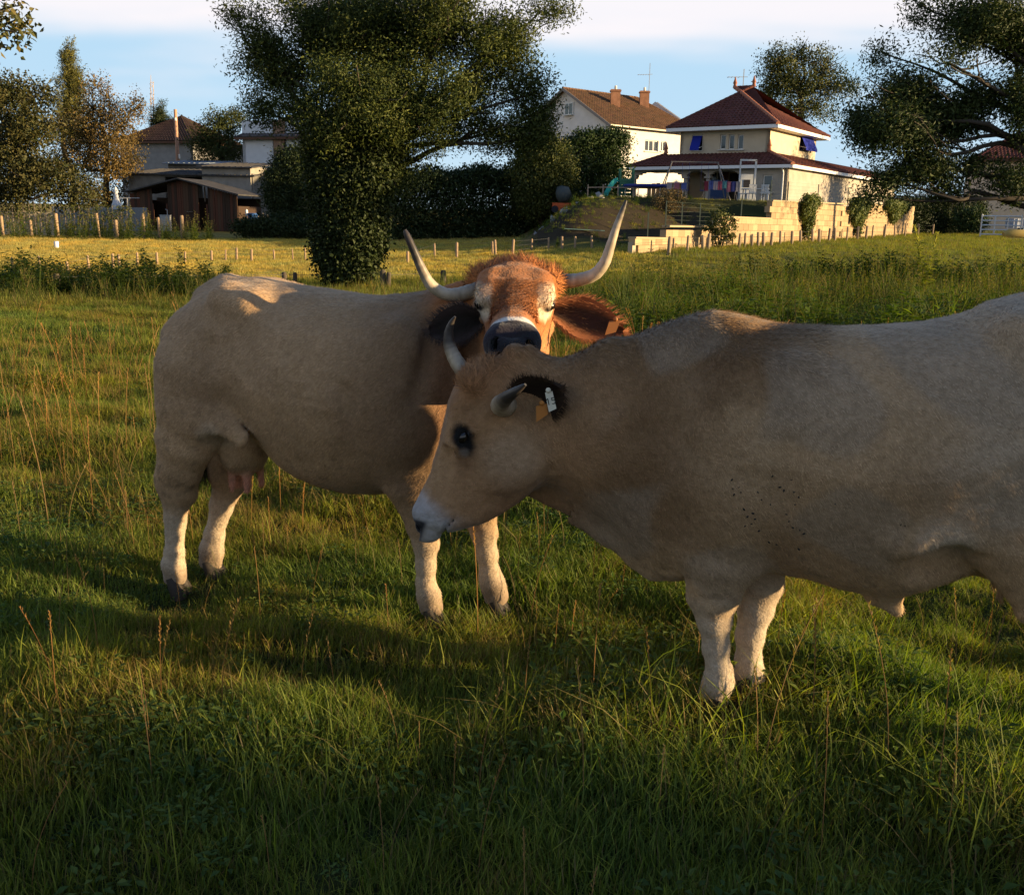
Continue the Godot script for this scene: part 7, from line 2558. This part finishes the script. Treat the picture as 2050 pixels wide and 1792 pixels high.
	# blue tank, white cabinet, white pergola frame by the porch
	p = (place as Callable).call(1430 + 3, 64.0)
	s = st()
	box2(s, Vector3(0, 0.65, 0), Vector3(1.0, 1.3, 0.7))
	box2(s, Vector3(0, 1.32, 0), Vector3(1.06, 0.06, 0.76))
	simple("storage_box", "dark blue storage cupboard under the porch", "cupboard", p, [["body", s, mat("box_blue", Color(0.015, 0.035, 0.09), 0.5)]])
	p = (place as Callable).call(1488, 63.2)
	s = st()
	box2(s, Vector3(0, 0.85, 0), Vector3(0.75, 1.7, 0.6))
	s2 = st()
	box2(s2, Vector3(0, 1.15, 0.31), Vector3(0.4, 0.45, 0.02))
	simple("cabinet", "pale grey cabinet with dark square front before the porch", "cabinet", p, [["body", s, mat("cabinet_grey", Color(0.42, 0.43, 0.43), 0.6)], ["panel", s2, mat("rubber_black", Color(0.02, 0.02, 0.025), 0.8)]])
	p = (place as Callable).call(1506, 62.6)
	t = thing("frame_arch", "white angular pipe frame standing against the block wall", "frame", p)
	s = st()
	bar(s, Vector3(-0.95, 2.5, 0), Vector3(0.05, 2.5, 0), 0.10)
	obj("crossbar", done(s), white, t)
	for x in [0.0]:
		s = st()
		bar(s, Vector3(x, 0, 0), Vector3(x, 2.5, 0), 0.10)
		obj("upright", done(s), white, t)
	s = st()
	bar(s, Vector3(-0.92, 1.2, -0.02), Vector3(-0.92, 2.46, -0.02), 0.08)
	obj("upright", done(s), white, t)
	# cement mixer and rubble on the bank
	p = (place as Callable).call(1124, 58.5)
	t = thing("cement_mixer", "cement mixer with dark drum and orange base on the rubble bank", "cement mixer", p)
	s = st()
	var m := Basis(Vector3.BACK, 0.5)
	tube(s, [Vector3(-0.35, 0.95, 0), Vector3(-0.2, 0.98, 0), Vector3(0.1, 1.05, 0), Vector3(0.45, 1.2, 0)], [0.2, 0.48, 0.5, 0.26], 14)
	obj("drum", done(s), mat("drum_dark", Color(0.045, 0.055, 0.055), 0.6), t)
	s = st()
	box2(s, Vector3(0, 0.35, 0), Vector3(1.1, 0.4, 0.6))
	obj("base", done(s), mat("orange_paint", Color(0.42, 0.085, 0.025), 0.6), t)
	for k in [-1, 1]:
		s = st()
		tube(s, [Vector3(-0.4, 0.2, 0.3 * k), Vector3(-0.4, 0.2, 0.36 * k)], [0.2, 0.2], 12)
		obj("wheel", done(s), mats["rubber_black"], t)
	var stone := plaster("rubble_stone", Color(0.26, 0.25, 0.24), 0.6)
	for i in 26:
		var w := Vector3.ZERO
		for tries in 20:
			w = col_at(rng.randf_range(1072, 1215), rng.randf_range(50, 57))
			if yard(w.x, w.z) > 0.1: break
		var big := i < 3
		var r := rng.randf_range(0.22, 0.34) if big else rng.randf_range(0.06, 0.16)
		s = st()
		ball(s, Transform3D(Basis(Vector3(rng.randf(), 1, rng.randf()).normalized(), rng.randf() * TAU), Vector3.ZERO), Vector3(r * rng.randf_range(0.9, 1.6), r * 0.38, r), 6, 4)
		var o := obj("rubble", done(s), stone)
		o.position = w + up * r * 0.2
		tag(o, "pale lump of rubble on the earth bank below the cement mixer" if not big else ["long white slab of rubble highest on the bank", "white slab of rubble in the middle of the bank", "white slab of rubble right on the bank"][i], "rubble", "rubble on the bank")
	p = on_ground(1170, 463)
	s = st()
	bar(s, Vector3(-0.9, 0.1, 0), Vector3(0.9, 0.04, 0.1), 0.12, 0.03)
	simple("plank", "pale green plank lying at the foot of the earth bank", "plank", p, [["plank", s, mat("plank_green", Color(0.16, 0.26, 0.22), 0.7)]])
	# railing along the yard's edge
	t = thing("rail_fence", "thin wooden rail along the edge of the raised yard", "fence", (place as Callable).call(1200, 57.6))
	var prev := Vector3.ZERO
	for i in 7:
		var w: Vector3 = (place as Callable).call(1175 + i * 30, 57.6) - t.position
		s = st()
		bar(s, w, w + up * 0.75, 0.06)
		obj("post", done(s), mats["weathered_wood"], t)
		if i > 0:
			s = st()
			bar(s, prev + up * 0.6, w + up * 0.6, 0.05)
			obj("rail", done(s), mats["weathered_wood"], t)
		prev = w
	bush("dry_bush", "pale dry shrub on the bank beside the wall's lowest step", "bush", (place as Callable).call(1335, 53.0), Vector3(1.9, 1.2, 1.2), 140, leaf_clump(18, 0.2, 0.12, 0.05), Color(0.10, 0.075, 0.03), Color(0.22, 0.15, 0.065), Vector2(0.6, 1.0))

func build_far_right() -> void:
	var up := Vector3.UP
	var C := col_at(1985, 90)
	var dl := Vector3(-0.80, 0, -0.60).normalized()
	var dr := Vector3(0.60, 0, -0.80).normalized()
	# a house glimpsed below the branches
	var Cx := at(2130, 420, 90)
	Cx.y = C.y
	simple_house("far_house", "house wall with orange sunlit patch glimpsed under the branches at right", Cx, Vector3(-0.96, 0, -0.28).normalized(), Vector3(0.28, 0, -0.96).normalized(), reach(Cx, Vector3(-0.96, 0, -0.28).normalized(), 1955, 380), 8.0, rise(2000, 318, 91) - C.y, 2.6, plaster("peach_render", Color(0.56, 0.44, 0.32)), roof_mat("red_tiles", Color(0.13, 0.045, 0.032), Color(0.085, 0.035, 0.028)), true)
	var p := col_at(1940, 79)
	bush("bush", "dark green bush behind the pale gate", "bush", p, Vector3(2.8, 2.2, 2.0), 260, leaf_clump(24, 0.7, 0.22, 0.13), Color(0.018, 0.036, 0.011), Color(0.045, 0.07, 0.018), Vector2(0.5, 0.8))
	# garden fence with panels
	var t := thing("panel_fence", "dark mesh garden fence behind the ivy hedge", "fence", col_at(1885, 80))
	for i in 9:
		var w := col_at(1858 + i * 11.5, 80.5) - t.position + up * 1.6
		var s := st()
		bar(s, w, w + up * 1.3, 0.06)
		obj("post", done(s), mat("fence_dark", Color(0.05, 0.045, 0.045), 0.7), t)
	var s := st()
	for k in 7:
		bar(s, col_at(1858, 80.5) - t.position + up * (1.8 + k * 0.17), col_at(1950, 80.5) - t.position + up * (1.8 + k * 0.17), 0.02)
	obj("wire", done(s), mats["fence_dark"], t)
	p = col_at(2046, 78)
	t = thing("trailer", "small pale bluish trailer behind the gate at the right edge", "trailer", p)
	s = st()
	box2(s, Vector3(0.4, 0.95, 0), Vector3(2.6, 0.7, 1.3))
	obj("body", done(s), mat("trailer_blue", Color(0.34, 0.37, 0.45), 0.5), t)
	s = st()
	for k in 4: box2(s, Vector3(-0.6 + k * 0.6, 0.95, 0.67), Vector3(0.06, 0.66, 0.04))
	obj("rib", done(s), mats["plastic_white"], t)
	for k in [-1, 1]:
		s = st()
		tube(s, [Vector3(0.4, 0.32, 0.6 * k), Vector3(0.4, 0.32, 0.78 * k)], [0.32, 0.32], 14)
		obj("wheel", done(s), mats["rubber_black"], t)
	p = col_at(2040, 68)
	s = st()
	tube(s, [Vector3(-0.9, 0.28, 0), Vector3(-0.6, 0.34, 0), Vector3(0.9, 0.34, 0), Vector3(1.2, 0.28, 0)], [0.18, 0.3, 0.3, 0.18], 10)
	s2_(p, s)

func s2_(p: Vector3, s: SurfaceTool) -> void:
	var b := st()
	box2(b, Vector3(0.1, 0.02, 0), Vector3(2.0, 0.1, 0.8))
	simple("straw_roll", "low yellowish bundle lying on boards before the second gate", "bundle", p, [["bundle", s, mat("straw", Color(0.30, 0.22, 0.07), 0.9)], ["boards", b, mats["weathered_wood"]]])

func build_flies() -> void:
	var W := cow_frame("right")
	var s := st()
	for q in [[1547, 953], [1562, 975], [1570, 982], [1585, 960], [1590, 985], [1600, 995], [1543, 1010], [1575, 1030], [1580, 1045], [1592, 1010], [1602, 1063], [1610, 1070], [1588, 1058], [1518, 985], [1525, 1000], [1466, 960], [1468, 978], [1480, 975], [1484, 985], [1490, 1020], [1497, 1035], [1508, 1028], [1512, 1040], [1505, 1050], [1492, 1055], [1540, 1090], [1555, 1095], [1600, 1105], [1470, 990], [1520, 1065], [1800, 1038], [1808, 1040], [1672, 1004]]:
		var lz := -0.36 + 0.05 * absf((q[0] - 1600) / 150.0)
		# where the line of sight meets the flank
		var I := W.affine_inverse()
		var e := I * EYE
		var d := I.basis * ray(q[0], q[1])
		var p := e + d * ((lz - e.z) / d.z)
		var y := (p.y - 0.92) / 0.44
		p.z = -0.362 * pow(maxf(1.0 - pow(absf(y), 2.25), 0.0), 0.44)
		if p.x > 0.45: p.z *= lerpf(1.0, 0.85, (p.x - 0.45) / 0.25)
		p.z -= 0.006
		ball(s, Transform3D(Basis(Vector3(0, 0, 1), rng.randf() * TAU), W * p), Vector3(0.0055, 0.003, 0.003) * rng.randf_range(0.55, 1.0), 6, 4)
	var o := obj("flies", done(s), mat("fly_black", Color(0.008, 0.008, 0.008), 0.4), null, "stuff")
	tag(o, "black flies sitting on the right-hand cow's flank", "flies")
